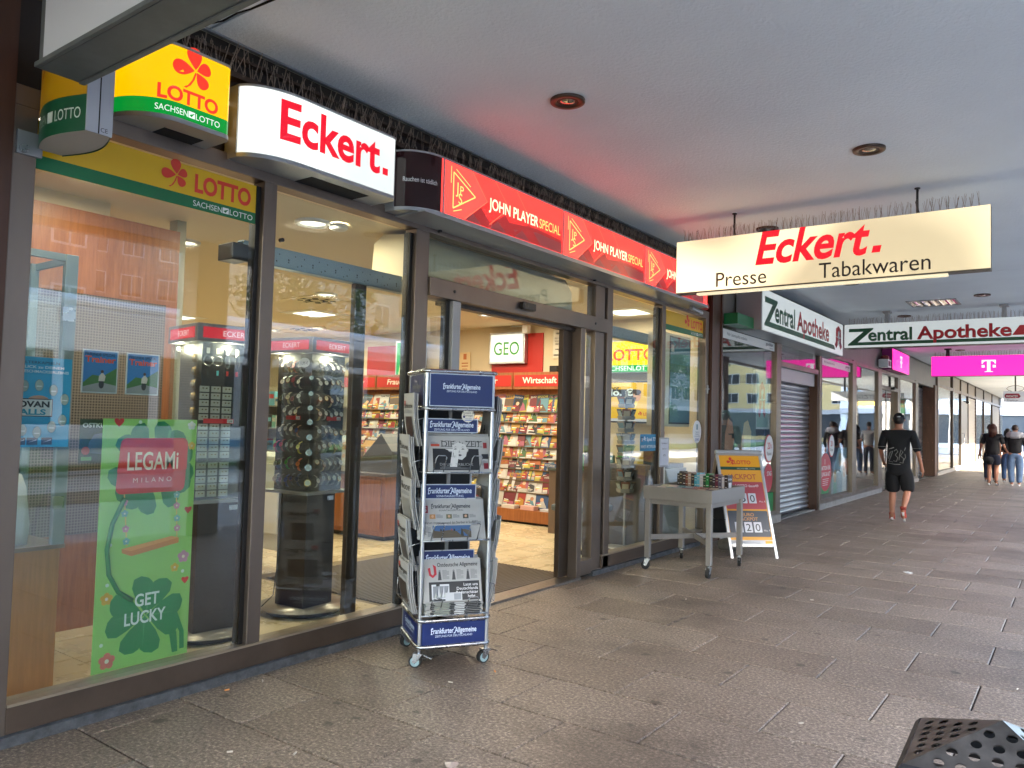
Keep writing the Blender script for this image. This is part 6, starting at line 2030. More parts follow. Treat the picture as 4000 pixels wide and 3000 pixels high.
def watch(parent_T, x, y, z, rz, spec, label, group):
    k = spec
    if k not in wp:
        st, me, di, bg = spec
        o = watch_mesh(pm('strap_' + st[1:], st, .5), METALS[me], pm('dial_' + di[1:], di, .25), bg).build('wrist_watch', label='x', cat='watch')
        # origin at the holder centre
        off = o.matrix_world.translation.copy()
        me_ = o.data
        me_.transform(Matrix.Translation(off))
        wp[k] = me_
    else:
        o = bpy.data.objects.new('wrist_watch', wp[k]); col.objects.link(o)
    o['label'] = label; o['category'] = 'watch'; o['group'] = group
    o.matrix_world = parent_T @ Matrix.Translation((x, y, z)) @ Matrix.Rotation(rz, 4, 'Z')
Wt = TM[tw.name]
left_rows = [(1.745, [('#b8a890', 'steel', '#e0d8c8'), ('#c8a060', 'gold', '#e8e0d0'), ('#c87050', 'copper', '#e0a090'), ('#b8b8b8', 'steel', '#d8d8d0')]),
             (1.635, [('#a8a8a0', 'steel', '#d8d4c8'), ('#3a6a50', 'gold', '#c8d8c0'), ('#7a2028', 'copper', '#8a3038'), ('#9a9488', 'steel', '#e8e4d8')]),
             (1.52, [('#2a4a40', 'steel', '#506058'), ('#c8b890', 'gold', '#e0d8b8'), ('#4a2030', 'copper', '#601828'), ('#c8c8c4', 'steel', '#e8e8e4')]),
             (1.42, [('#b0aca0', 'steel', '#d0d0c8'), ('#a8a090', 'steel', '#e0dcd0'), ('#c0a060', 'gold', '#e8e0c0')]),
             (1.29, [('#b8b4ac', 'steel', '#d8d8d4'), ('#a8a8a4', 'steel', '#c8ccd0'), ('#8a8478', 'steel', '#e0dcd0'), ('#b07848', 'copper', '#20508a')]),
             (1.18, [('#d8587a', 'steel', '#c83048'), ('#b02030', 'steel', '#d83848'), ('#4a6a50', 'steel', '#c8d0c0'), ('#3a4440', 'steel', '#90a098'), ('#d8c020', 'steel', '#e8e080')]),
             (1.055, [('#5a3028', 'steel', '#a8a8a0'), ('#3a4a20', 'steel', '#607048'), ('#20b030', 'steel', '#50c850'), ('#202020', 'steel', '#404040'), ('#e0601c', 'copper', '#d87838')]),
             (.945, [('#b89860', 'gold', '#c8b080'), ('#503048', 'steel', '#806078'), ('#183890', 'steel', '#2048a8'), ('#202848', 'copper', '#203060'), ('#203868', 'steel', '#182848')])]
right_rows = []
for r_, z in enumerate((1.735, 1.625, 1.51, 1.41, 1.28, 1.18, 1.06, .945)):
    cs = []
    for c_ in range(5):
        q = (r_ * 3 + c_ * 5) % 7
        cs.append([('#b8b4ac', 'steel', '#e0dcd0'), ('#3a3a38', 'steel', '#d8d8d0'), ('#c8a878', 'copper', '#e0d0c0'), ('#a8a49c', 'steel', '#e8e4dc'), ('#203838', 'gold', '#e0dcc0'), ('#8a8880', 'steel', '#c0c4c8'), ('#b8b0a4', 'gold', '#e8e8e0')][q])
    right_rows.append((z, cs))
def hue(h):
    import colorsys
    r, g, b = [int(h[i:i + 2], 16) / 255 for i in (1, 3, 5)]
    H, S, V_ = colorsys.rgb_to_hsv(r, g, b)
    if S < .16: return 'black' if V_ < .3 else ('grey' if V_ < .62 else 'silvery')
    nm = ['red', 'orange', 'yellow', 'green', 'green', 'teal', 'teal', 'blue', 'blue', 'purple', 'pink', 'red'][int(H * 12 + .5) % 12]
    if nm == 'orange' and S < .6: nm = 'brown' if V_ < .6 else 'tan'
    return ('dark ' if V_ < .4 else ('pale ' if S < .3 else '')) + nm
cname = {'steel': 'silver', 'gold': 'golden', 'copper': 'copper'}
ordn = ['first', 'second', 'third', 'fourth', 'fifth', 'sixth', 'seventh', 'eighth']
for face, rows in (('left', left_rows), ('right', right_rows)):
    for r_, (z, cs) in enumerate(rows):
        n = len(cs)
        for c_, (st_c, me, di) in enumerate(cs):
            a = -.115 + (c_ + (5 - n) * .7) * .055 + random.uniform(-.004, .004)
            lab = '%s watch on a %s strap, %s in the %s tier of the %s face' % (cname[me], hue(st_c), ORD[c_ + 1], ordn[r_], 'street' if face == 'right' else 'near')
            zz = z + random.uniform(-.010, .010)
            if face == 'left': watch(Wt, a, -.175, zz, random.uniform(-.2, .2), (st_c, me, di, 1.), lab, 'watches in the glass tower')
            else: watch(Wt, .175, a, zz, PI / 2 + random.uniform(-.2, .2), (st_c, me, di, 1.), lab, 'watches in the glass tower')
for i, z in enumerate((1.66, 1.55, 1.45, 1.35, 1.245, 1.14, 1.035, .93)):
    g_ = i == 7
    t = thing('pocket_watch', '%s pocket watch, %s from the top on the chain at the tower corner' % ('yellow golden' if g_ else 'round silver', ordn[i]), 'watch', group='pocket watches on the tower corner')
    T = Wt @ Matrix.Translation((.176, -.176, z)) @ Matrix.Rotation(rad(45), 4, 'Z'); t.matrix_world = T; TM[t.name] = T
    f = Fr((0, -.008, 0), (1, 0, 0), (0, 0, 1)); r_ = .016 + .0013 * i
    M_ = METALS['gold' if g_ else 'steel']
    MB().cyl((0, .004, 0), (0, -.008, 0), r_, M_, 18).disc(f, 0, 0, r_ * .8, .001, pm('dial_plain', '#d8c060' if g_ else '#c8c8c4', .25)).build('case', t, local=True)
    MB().tube([(0, -.002, r_), (-.006, -.002, r_ + .008), (0, -.002, r_ + .014), (.006, -.002, r_ + .008)], .0012, M_, 5, True).tube([(0, -.002, r_ + .014), (0, -.004, r_ + .04)], .001, M_, 4).build('ring', t, local=True)
# price flags on the tower
for nm, T, sx in (('l', Fr((Wt @ Vector((.10, -.215, 1.765))), Wt.to_3x3() @ Vector((1, 0, 0)), (0, 0, 1)), 1), ('r', Fr((Wt @ Vector((.215, .13, 1.765))), Wt.to_3x3() @ Vector((0, 1, 0)), (0, 0, 1)), 1)):
    mb = MB(); mb.disc(T, .04, .0, .052, 0, pm('flag_white', '#c0c4c8', .5), 24, ry=.034); mb.text('12,95 €', T, .04, -.012, .028, .001, BLACK, 'C', width=.07, bold=.02)
    mb.disc(T, .04, .0, .052, -.002, pm('flag_white', '#c0c4c8', .5), 24, ry=.034)
    mb.build('price_flag', tw)
for f_, x0 in ((Fr(Wt @ Vector((-.02, -.213, 1.365)), Wt.to_3x3() @ Vector((1, 0, 0)), (0, 0, 1)), 0), (Fr(Wt @ Vector((.213, -.05, 1.365)), Wt.to_3x3() @ Vector((0, 1, 0)), (0, 0, 1)), 0), (Fr(TM[ta.name] @ Vector((.213, -.16, 1.335)), TM[ta.name].to_3x3() @ Vector((0, 1, 0)), (0, 0, 1)), 1)):
    w = .14 if not x0 else .19
    mb = MB().obox(f_, 0, w, 0, .028, -.002, 0, ink('#c01c20')).rect(f_, w - .042, w - .004, .003, .025, .001, ink('#c8ccc8'))
    mb.text('12,95', f_, w - .023, .007, .016, .0015, BLACK, 'C', width=.030, bold=.02)
    mb.build('price_strip', ta if x0 else tw)
# earring cards
At = TM[ta.name]
CARDM = pm('card_grey_white', '#bdb9b0', .6)
rowz = [1.545 - i * .0435 for i in range(5)] + [1.545 - .0435 * 5 - .015 - i * .0435 for i in range(5)] + [1.545 - .0435 * 10 - .035 - i * .0435 for i in range(5)]
cp = None
for r_, z in enumerate(rowz):
    for c_ in range(3):
        T = At @ Matrix.Translation((.172, -.145 + c_ * .072, z)) @ Matrix.Rotation(PI / 2 + random.uniform(-.05, .05), 4, 'Z')
        lab = 'earring card in the %s row from the top, %s column of the jewellery tower' % (ORD[r_ + 1], ('left', 'middle', 'right')[c_])
        if cp is None:
            root = thing('earring_card', lab, 'earring card', group='earring cards in the jewellery tower')
            root.matrix_world = T; TM[root.name] = T
            MB().box(-.029, .029, -.004, 0, -.018, .018, CARDM).build('card', root, local=True)
            mb = MB()
            for s_ in (-1, 1): mb.cyl((s_ * .011, -.006, .004), (s_ * .011, -.011, .004), .0042, METALS['gold'], 8); mb.cyl((s_ * .011, -.006, .004), (s_ * .006, -.007, .002), .001, METALS['steel'], 5)
            mb.build('earring_pair', root, local=True)
            cp = root
        else:
            dup(cp, T, lab)
# the other visible face and the necklaces on top
for i, z in enumerate((1.74, 1.66, 1.58, 1.50, 1.41, 1.31, 1.21, 1.11, 1.0, .93)):
    t = thing('bracelet', 'glittering chain bracelet, %s from the top beside the earring cards' % ORD[i + 1], 'bracelet', group='bracelets on the jewellery tower')
    T = At @ Matrix.Translation((.10, -.18, z)); t.matrix_world = T; TM[t.name] = T
    mb = MB()
    for k in range(5):
        mb.tube([(-.02 + k * .012, -.004, .02), (-.022 + k * .012, -.012, -.005), (-.016 + k * .012, -.004, -.03)], .0022, METALS['gold' if (i + k) % 3 else 'steel'], 5)
    mb.build('chain', t, local=True)
for i in range(5):
    t = thing('necklace', '%s hanging from a white tag, %s along the top of the jewellery tower' % (('silver ring necklace', 'thin hoop necklace', 'fine chain necklace', 'knotted cord necklace', 'long thread necklace')[i], ORD[i + 1]), 'necklace', group='necklaces at the top of the jewellery tower')
    T = At @ Matrix.Translation((.18, -.135 + i * .062, 1.77)) @ Matrix.Rotation(PI / 2, 4, 'Z'); t.matrix_world = T; TM[t.name] = T
    MB().box(-.010, .010, -.003, 0, -.005, .03, pm('tag_white', '#d0cabc', .5)).build('tag', t, local=True)
    r_ = .030 if i < 2 else .014
    mb = MB().tube([(r_ * math.cos(a / 16 * 2 * PI), -.006, -.05 + (r_ if i < 2 else .045) * math.sin(a / 16 * 2 * PI)) for a in range(16)], .0024 if i < 2 else .0016, METALS['steel' if i < 4 else 'gold'], 5, True)
    mb.build('chain', t, local=True)
    mb = MB().box(-.006, .006, -.010, -.004, -.14, -.11, ink(['#2a2a2a', '#60c0c0', '#c83828', '#c82820', '#b08030'][i])); mb.build('pendant', t, local=True)

# ---------------------------------------------------------------- white cabinet with yellow box
t = thing('white_cabinet', 'white enamelled machine cabinet on legs behind the watch tower', 'cabinet', (-2.1, 4.35, .017))
MB().box(-2.75, -1.68, 4.12, 4.62, .28, 1.06, pm('cabinet_cream', '#d8d2bc', .4)).build('body', t, bev=.006)
MB().box(-2.75, -2.08, 4.10, 4.119, .48, 1.04, pm('cabinet_door', '#e0dac6', .35)).build('door', t, bev=.004)
MB().box(-2.04, -1.70, 4.10, 4.119, .42, 1.0, pm('cabinet_door', '#e0dac6', .35)).build('door', t, bev=.004)
MB().box(-2.06, -2.05, 4.08, 4.10, .5, .66, GREY).build('handle', t)
for x in (-2.7, -1.78): MB().box(x, x + .04, 4.2, 4.24, .017, .28, ALU).build('leg', t)
t = thing('yellow_box', 'yellow plastic container hanging under the white cabinet door', 'container', (-2.3, 4.1, .3))
MB().box(-2.55, -2.13, 4.02, 4.098, .30, .475, pm('yellow_plastic', '#d8ae10', .4)).build('body', t, bev=.006)
MB().box(-2.40, -2.28, 4.012, 4.02, .42, .44, BLACK).build('grip', t)
# ---------------------------------------------------------------- low counter
t = thing('sales_counter', 'low beech sales counter with grey sloping magazine tray on top', 'counter', (-3.1, 6.6, .017))
MB().box(-4.9, -2.62, 6.25, 7.2, .07, .74, WOOD).build('body', t, bev=.004)
MB().box(-4.85, -2.66, 6.30, 7.15, .017, .07, BLACK).build('foot', t)
MB().box(-4.95, -2.58, 6.20, 7.25, .74, .775, pm('counter_top', '#5c4f44', .4)).build('top', t, bev=.004)
for i in range(4): MB().box(-4.8 + i * .55, -4.32 + i * .55, 6.235, 6.25, .12, .70, WOOD).build('door_panel', t, bev=.006)
mb = MB(); fz = Fr((-3.2, 6.32, .775), (1, 0, 0), (0, 0, 1))
mb.prism([(0, 0), (.6, 0), (.6, .25), (.42, .45), (.0, .05)], fz, -.8, 0, pm('tray_grey', '#55534f', .5)); mb.build('sloping_tray', t)
# magazine faces shared by the shelves
WORDS = ['MOTOR', 'TRADER', 'auto', 'BAHN', 'ZUERST!', 'Cicero', 'CAPITAL', 'WISSEN', 'KLASSIK', 'Guter Rat', 'EPOCHE', 'TRAKTOR', 'LAUF', 'GALORE', 'DAMALS', 'ZEIT', 'EXCLUSIV', 'TOP', 'MOTORRAD', 'Technik']
def cover_mesh(k, w=.20, h=.265):
    r = random.Random(k * 17 + 3)
    pal = ['#c83024', '#e8e4dc', '#1f4f8f', '#e0a020', '#2a2a2c', '#3f7a3a', '#d8d0c0', '#8a1c28', '#5aa0b8', '#d8c83a', '#e8e8e4', '#7a5a40', '#c85878', '#d0ccc4', '#384a5a', '#e8702a']
    def mute(h_):
        c_ = [int(h_[i:i + 2], 16) for i in (1, 3, 5)]; g_ = sum(c_) / 3
        return '#%02x%02x%02x' % tuple(int((.75 * v + .25 * g_) * .84) for v in c_)
    pal = [mute(h_) for h_ in pal]
    bgc, tcol, pc = pal[k % 16], pal[(k * 5 + 3) % 16], pal[(k * 7 + 6) % 16]
    if bgc == tcol: tcol = '#c8c4b8' if k % 16 not in (1, 6, 10, 13) else '#902020'
    words = WORDS
    mb = MB()
    mb.box(-w / 2, w / 2, 0, .005, 0, h, ink(bgc))
    f = Fr((-w / 2, 0, 0), (1, 0, 0), (0, 0, 1))
    mb.text(words[k % 20], f, w * .5, h * .83, h * .16, .001, ink(tcol), 'C', width=w * .86, bold=.03)
    lay = k % 4
    if lay == 0: mb.rect(f, 0, w, 0, h * .80, .0006, ink(pc))
    elif lay == 1: mb.rect(f, w * .06, w * .94, h * .08, h * .72, .0006, ink(pc))
    elif lay == 2: mb.rect(f, w * .30, w, 0, h * .78, .0006, ink(pc)).rect(f, 0, w * .28, h * .1, h * .35, .0006, ink(pal[(k * 9 + 2) % 16]))
    else: mb.rect(f, 0, w, h * .35, h * .76, .0006, ink(pc)).rect(f, w * .05, w * .45, h * .05, h * .30, .0006, ink(pal[(k * 11) % 16])).rect(f, w * .52, w * .95, h * .05, h * .30, .0006, ink(pal[(k * 13 + 1) % 16]))
    if lay < 3: mb.flat([(w * .1, h * .08), (w * .9, h * .08), (w * r.uniform(.6, .9), h * .4), (w * .5, h * r.uniform(.45, .66)), (w * r.uniform(.15, .4), h * .38)], f, .001, ink(pal[(k * 3 + 1) % 16]))
    if lay != 3 and k % 3: mb.disc(f, w * r.uniform(.35, .65), h * .5, w * .14, .0014, ink(['#c89a78', '#a87858', '#d8b090', '#403028'][k % 4]), 12)
    for i in range(3): mb.rect(f, w * .08, w * r.uniform(.35, .6), h * (.32 - i * .07), h * (.355 - i * .07), .0018, ink(['#f0f0e8', '#e8d040', '#d02820'][(k + i) % 3]))
    return mb
covn = ['red', 'pale', 'blue', 'orange', 'black', 'green', 'cream', 'dark red', 'light blue', 'yellow', 'white', 'brown', 'pink', 'grey', 'slate', 'bright orange']
cov = {}
def magazine(k, T, label, group):
    k %= 40
    if k not in cov:
        o = cover_mesh(k).build('magazine', label=label, cat='magazine')
        o.data.transform(Matrix.Translation(o.matrix_world.translation.copy()))
        cov[k] = o.data
    else:
        o = bpy.data.objects.new('magazine', cov[k]); col.objects.link(o)
    o['label'] = label; o['category'] = 'magazine'; o['group'] = group
    o.matrix_world = T
# long magazine wall
mw_ = thing('magazine_shelf', 'long beech magazine shelf across the back wall with red topic boards', 'shelf', (-4.2, 9, .017))
BX0, BX1 = -6.1, -1.95
MB().box(BX0, BX1, 8.62, 9.18, .05, .21, WOOD).build('plinth', mw_, bev=.004)
MB().box(BX0 + .05, BX1 - .05, 8.68, 9.15, .017, .05, BLACK).build('foot', mw_)
MB().box(BX0, BX1, 9.12, 9.19, .21, 2.0, WOOD).build('back_board', mw_)
MB().box(BX1 - .03, BX1, 8.80, 9.12, .21, 1.75, pm('shelf_side_dark', '#2a2522', .5)).build('side', mw_)
rows = [(.22, 8.74), (.42, 8.80), (.58, 8.85), (.73, 8.89), (.88, 8.92), (1.04, 8.95), (1.22, 8.98), (1.38, 9.0), (1.53, 9.02)]
sh_m = MB()
for z, y in rows: sh_m.box(BX0, BX1 - .03, y, 9.12, z - .006, z, pm('shelf_tray', '#4a3b2c', .5)).box(BX0, BX1 - .03, y - .003, y, z - .006, z + .008, pm('clear_lip', '#6a5a44', .2))
sh_m.build('trays', mw_)
gi = 0
for r_, (z, y) in enumerate(rows):
    x = BX0 + .12
    c_ = 0
    while x < BX1 - .11:
        k = (r_ * 11 + c_ * 7) % 40
        T = Matrix.Translation((x, y + .012, z + .002)) @ Matrix.Rotation(random.uniform(-.10, .10), 4, 'Y') @ Matrix.Rotation(random.uniform(-.08, .08), 4, 'Z') @ Matrix.Rotation(rad(-16) + random.uniform(-.10, .05), 4, 'X')
        magazine(k, T, '%s magazine lettered %s, %s along the %s tier of the magazine wall' % (covn[k % 16], WORDS[k % 20], ORD[c_ + 1], ORD[r_ + 1]), 'magazines on the wall shelf')
        x += random.uniform(.11, .165) if r_ else .19
        c_ += 1; gi += 1
# stacks lying on the plinth
for i in range(14):
    x = BX0 + .25 + i * .32
    c = ['#d8d0c8', '#e0b0a8', '#c8c8d0', '#d0a8a0', '#b8c0c8'][i % 5]
    mb = MB()
    n = 3 + i % 3
    for k in range(n): mb.box(x - .11 + .004 * (k % 2), x + .11, 8.63, 8.75, .211 + k * .011, .220 + k * .011, ink(c))
    mb.build('magazine_pile', label='low pile of magazines lying on the plinth, %s from the left' % ORD[i + 1], cat='magazines', group='magazine piles on the plinth')
# topic boards
BRD = ('Hobby', 'Frauen', 'Kinder', 'Motor', 'Wirtschaft')
for i, tx in enumerate(BRD):
    x1 = BX1 - (4 - i) * .93 ; x0 = x1 - .91
    mb = MB().box(x0, x1, 8.98, 9.0, 1.86, 2.10, WOOD).box(x0 + .02, x1 - .02, 8.974, 8.98, 1.90, 2.06, REDP)
    mb.text(tx, FY(x0, 8.9735, 1.945), .45, 0, .12, 0, ink('#f0e0d0'), 'C', width=.40 if len(tx) < 8 else .58, bold=.02, shear=.15 if i < 2 else 0)
    mb.build('topic_board', mw_)
# wall things above
MB().box(-3.42, -2.50, 9.18, 9.199, 1.98, 2.68, REDP).build('red_panel', mw_)
MB().box(-6.1, -5.4, 9.18, 9.199, 1.9, 2.6, REDP).build('red_panel', mw_)
t = thing('magazine_light_box', 'white light box with the green word GEO over the magazine wall', 'light box', (-3.05, 9.1, 2.24))
MB().box(-3.40, -2.76, 9.09, 9.17, 2.24, 2.70, ALU).build('case', t, bev=.004)
MB().box(-3.37, -2.79, 9.084, 9.09, 2.27, 2.67, glow('#f6fbe8', 1.0)).build('face', t)
mb = MB(); fr = FY(-3.37, 9.083, 2.27)
GE = glow('#2a8a28', .8)
mb.text('GEO', fr, .29, .10, .27, .001, GE, 'C', width=.46, bold=.012)
mb.build('lettering', t)
def card(name, label, x0, x1, z0, z1, bg, cols_, y=9.19):
    mb = MB().box(x0, x1, y - .006, y, z0, z1, ink(bg)); fr = FY(x0, y - .007, z0)
    w, h = x1 - x0, z1 - z0
    for k, (a0, a1, b0, b1, c) in enumerate(cols_): mb.rect(fr, a0 * w, a1 * w, b0 * h, b1 * h, .0005, ink(c))
    return mb.build(name, label=label, cat='notice')
card('wall_notice', 'small orange print notice on the wall left of the GEO box', -4.05, -3.84, 2.0, 2.44, '#e0c490', [(.35, .65, .75, .95, '#c06a28'), (.2, .8, .6, .64, '#b86a30'), (.2, .8, .5, .54, '#b86a30'), (.25, .75, .4, .43, '#b86a30'), (.3, .7, .3, .33, '#b86a30'), (.1, .9, .06, .14, '#b04a20')])
card('wall_notice', 'framed white certificate on the wall right of the GEO box', -2.34, -2.10, 2.30, 2.74 - .02, '#cfc4a4', [(.06, .94, .05, .96, '#d8d2c0'), (.25, .75, .82, .88, '#3a3a3a'), (.15, .85, .68, .71, '#707070'), (.15, .85, .58, .61, '#707070'), (.2, .8, .48, .51, '#808080'), (.2, .8, .3, .33, '#808080'), (.1, .5, .1, .14, '#a09020')])
mb = MB().box(-2.37, -2.24, 9.16, 9.2, 2.08, 2.2, BLACK).box(-2.22, -2.10, 9.185, 9.2, 2.10, 2.22, WHITE); mb.build('wall_socket', label='white wall socket with a black plug under the certificate', cat='socket', bev=.004)
t = thing('ceiling_camera', 'small white camera on an arm right of the GEO box', 'camera', (-2.75, 9.0, 2.68))
MB().box(-2.72, -2.64, 8.96, 9.06, 2.66, 2.78, WHITE).box(-2.95, -2.72, 9.0, 9.02, 2.76, 2.78, GREY).build('housing', t, bev=.008)
# lit green board left of the door
t = thing('green_light_board', 'lit green board with a pale yellow figure above the shelf', 'light box', (-5.0, 9.1, 2.1))
MB().box(-5.35, -4.72, 9.1, 9.17, 1.98, 2.66, ALU).build('case', t)
mb = MB().box(-5.32, -4.75, 9.095, 9.1, 2.01, 2.63, glow('#18b060', .9)); fr = FY(-5.32, 9.094, 2.01)
mb.flat([(.05, .1), (.3, .06), (.34, .3), (.24, .45), (.1, .42)], fr, .0005, glow('#f0f0a0', .9)); mb.build('face', t)
# second low display of magazines and leaflets behind the watch tower
for i in range(9):
    x = -4.75 + i * .235
    T = Matrix.Translation((x, 6.24 + .0, .78)) @ Matrix.Rotation(rad(-12), 4, 'X')
    if x > -2.7: break
    T = Matrix.Translation((x, 6.45, .80)) @ Matrix.Rotation(rad(-14), 4, 'X')
    magazine(i * 3 + 1, T, '%s magazine standing along the counter front, %s from the left' % (covn[(i * 3 + 1) % 16], ORD[i + 1]), 'magazines along the counter')
    T = Matrix.Translation((x + .05, 6.75, .96)) @ Matrix.Rotation(rad(-40), 4, 'X')
    magazine(i * 5 + 2, T, '%s magazine lying on the sloping counter tray, %s from the left' % (covn[(i * 5 + 2) % 16], ORD[i + 1]), 'magazines along the counter')
# stock shelves at the far left seen behind the towers
t = thing('stock_shelf', 'grey wall shelf crowded with goods behind the watch tower', 'shelf', (-6.5, 7.0, .017))
SHG = pm('stock_shelf_grey', '#7d7468', .5)
for z in (.5, .85, 1.2, 1.55): MB().box(-8.6, -5.2, 7.6, 8.0, z - .02, z, SHG).build('board', t)
MB().box(-8.6, -5.2, 8.0, 8.03, .017, 1.85, pm('stock_back', '#a89a80', .6)).build('back', t)
pal = ['#d8d4cc', '#6aa8b8', '#c8c0b0', '#e8e4dc', '#b03028', '#3a6a8a', '#8a8a80', '#d8a040', '#2a2a2a', '#7ab0a0']
for r_, z in enumerate((.5, .85, 1.2, 1.55)):
    x = -8.55; c_ = 0
    while x < -5.3:
        w = random.uniform(.08, .2); h = random.uniform(.12, .26); q = (r_ * 3 + c_) % 10
        mb = MB().box(x, x + w, 7.65, 7.85, z, z + h, ink(pal[q])).box(x + w * .1, x + w * .9, 7.647, 7.65, z + h * .5, z + h * .8, ink(pal[(q + 3) % 10]))
        mb.build('boxed_good', label='%s carton, %s from the left on the %s board of the stock shelf' % (['pale', 'teal', 'sand', 'white', 'red', 'blue', 'grey', 'orange', 'black', 'mint'][q], ORD[c_ + 1], ORD[r_ + 1]), cat='carton', group='goods on the stock shelf')
        x += w + .01; c_ += 1
# ---------------------------------------------------------------- behind windows three and four
t = thing('lottery_light_board', 'bright yellow lottery light board lettered LOTTO behind the third window', 'light box', (-.9, 9.0, 2.1))
MB().box(-1.62, -.60, 8.99, 9.06, 2.07, 2.50, ALU).build('case', t)
mb = MB().box(-1.60, -.62, 8.985, 8.99, 2.17, 2.48, glow('#ffd800', 1.0)).box(-1.60, -.62, 8.985, 8.99, 2.08, 2.17, glow('#08a048', .8)); fr = FY(-1.6, 8.984, 2.08)
clover(mb, fr, .12, .26, .2, .001, glow('#ff4a20', 1.)); mb.text('LOTTO', fr, .25, .155, .20, .001, glow('#ff4a20', 1.), width=.70, bold=.03)
mb.text('SACHSENLOTTO', fr, .20, .018, .085, .001, glow('#f0fff0', 1.), width=.76); mb.build('face', t)
def d_jack(mb, f, w, h):
    mb.rect(f, .02, w - .02, .02, h - .02, .0008, ink('#d8b410')); mb.text('Jackpot', f, .06, h - .12, .085, .0015, ink('#3a3410'), width=.30, bold=.02)
    mb.rect(f, .04, .60, h * .62, h * .80, .0015, ink('#1c2028')); mb.text('Mio. €', f, .10, h * .655, .12, .002, ink('#c8dce8'), width=.46, bold=.03)
    # man in a yellow suit
    cx_ = w - .22
    mb.flat([(cx_ - .17, .06), (cx_ + .17, .06), (cx_ + .15, h * .48), (cx_ + .05, h * .56), (cx_ - .05, h * .56), (cx_ - .14, h * .48)], f, .002, ink('#e0bc20'))
    mb.flat([(cx_ - .03, h * .32), (cx_ + .03, h * .56), (cx_ - .04, h * .56)], f, .0025, ink('#e8d468')); mb.disc(f, cx_, h * .66, .055, .003, ink('#c89878'), 16, ry=.08)
    mb.disc(f, cx_, h * .735, .058, .0034, ink('#3a2a20'), 12, ry=.035); mb.rect(f, cx_ - .04, cx_ + .04, h * .66, h * .675, .0036, ink('#2a2a2a'))
    mb.flat([(cx_ - .17, .3), (cx_ - .1, .28), (cx_ - .06, .1), (cx_ - .12, .08)], f, .0034, ink('#c8a418'))
    mb.rect(f, w - .20, w - .03, .06, .17, .004, ink('#e0c030')); clover(mb, f, w - .17, .12, .05, .0045, ink('#c03a28')); mb.text('LO', f, w - .13, .10, .05, .0045, ink('#c03a28'), bold=.03); mb.rect(f, .02, w - .02, .02, .055, .003, ink('#b8c4e0'))
mag('jackpot_poster', 'yellow jackpot poster of a man in a yellow suit under the lottery board', 'poster', (-1.50, 8.96, 1.42), .84, .54, d_jack, '#20242a', u=(1, 0, 0), th=.02)
# leaflets rack under the poster
t = thing('leaflet_rack', 'counter with green and yellow lottery leaflets behind the third window', 'leaflet rack', (-.9, 8.4, .017))
MB().box(-1.7, -.25, 8.2, 8.8, .017, .80, pm('leaflet_counter', '#6b5a4c', .5)).build('counter', t)
MB().box(-1.7, -.25, 8.18, 8.30, .80, .83, pm('leaflet_ledge', '#4c5654', .4)).build('ledge', t)
for i, (c, n_) in enumerate((('#2f9a38', 'green'), ('#d8c23a', 'yellow'), ('#1f5a48', 'dark green'), ('#2f9a38', 'bright green'), ('#c8b040', 'mustard'))):
    mb = MB().box(-.24 * 0 - 1.35 + i * .21, -1.19 + i * .21, 8.16, 8.20, .83, 1.03, ink(c)); f = FY(-1.35 + i * .21, 8.159, .83)
    mb.rect(f, .02, .14, .15, .175, 0, ink('#e8e8c8')); mb.disc(f, .05, .05, .02, 0, ink('#404030'), 10); mb.rect(f, .09, .14, .03, .10, 0, ink('#c8d0a0'))
    mb.build('leaflet_holder', label='%s leaflet holder on the ledge behind the third window, %s in line' % (n_, ORD[i + 1]), cat='leaflet holder', group='leaflet holders behind the third window')
# revolving card rack
t = thing('card_rack', 'tall grey revolving rack of transparent card pockets behind the third window', 'card rack', (-.42, 7.80, .017))
PK = pm('clear_pocket', '#8d8d88', .25)
MB().cyl((-.42, 7.80, .03), (-.42, 7.80, 1.78), .015, GREY, 10).build('pole', t)
MB().lathe([(.0001, 0), (.22, 0), (.2, .03), (.0001, .035)], (-.42, 7.80, .017), GREY, 24).build('foot', t)
ci = 0
for r_ in range(8):
    z = .66 + r_ * .135
    for k in range(6):
        a = k * PI / 3 + .3 * (r_ % 2)
        f = Fr((-.42 + .06 * math.cos(a), 7.80 + .06 * math.sin(a), z), (-math.sin(a), math.cos(a), 0), Vector((math.cos(a) * .35, math.sin(a) * .35, .94)))
        mb = MB().obox(f, -.045, .045, 0, .11, -.004, .004, ink(['#3a4448', '#6a5a50', '#50606a', '#8a8680', '#384038', '#7a4a38'][(r_ + k) % 6], .25)).rect(f, -.035, .035, .03, .09, .005, ink(['#8a9a9a', '#b0a890', '#5a7a8a', '#c0b8a8'][(r_ * 2 + k) % 4])).obox(f, -.05, .05, -.01, .03, .006, .02, PK)
        mb.build('card_pocket', t)
# tall lit column box with a blue poster in the fourth window
t = thing('advert_column', 'tall cream light column with a teal poster behind the fourth window', 'light box', (-.2, 8.4, 1.4))
MB().box(-.30, -.12, 8.06, 8.86, 1.39, 2.47, pm('column_cream', '#d8ccae', .4)).build('case', t, bev=.006)
mb = MB(); f = FX(-.1195, 8.26, 1.42)
mb.obox(f, 0, .58, 0, 1.02, -.004, .004, DARKP).rect(f, .015, .565, .02, 1.0, .005, ink('#2f6f80')); mb.rect(f, .015, .565, .60, .70, .006, ink('#1f5a5a')); mb.rect(f, .03, .11, .84, .92, .006, ink('#b8b8b0'))
mb.build('poster_frame', t)
for i, (y, c, h_, l) in enumerate(((8.10, '#2a2624', .30, 'black round emblem disc'), (8.30, '#b04048', .38, 'red and grey box'),)):
    MB().box(-.35, -.25, y, y + .14, .95, .95 + h_, ink(c)).build('counter_item', label='%s on the ledge behind the fourth window' % l, cat='box')
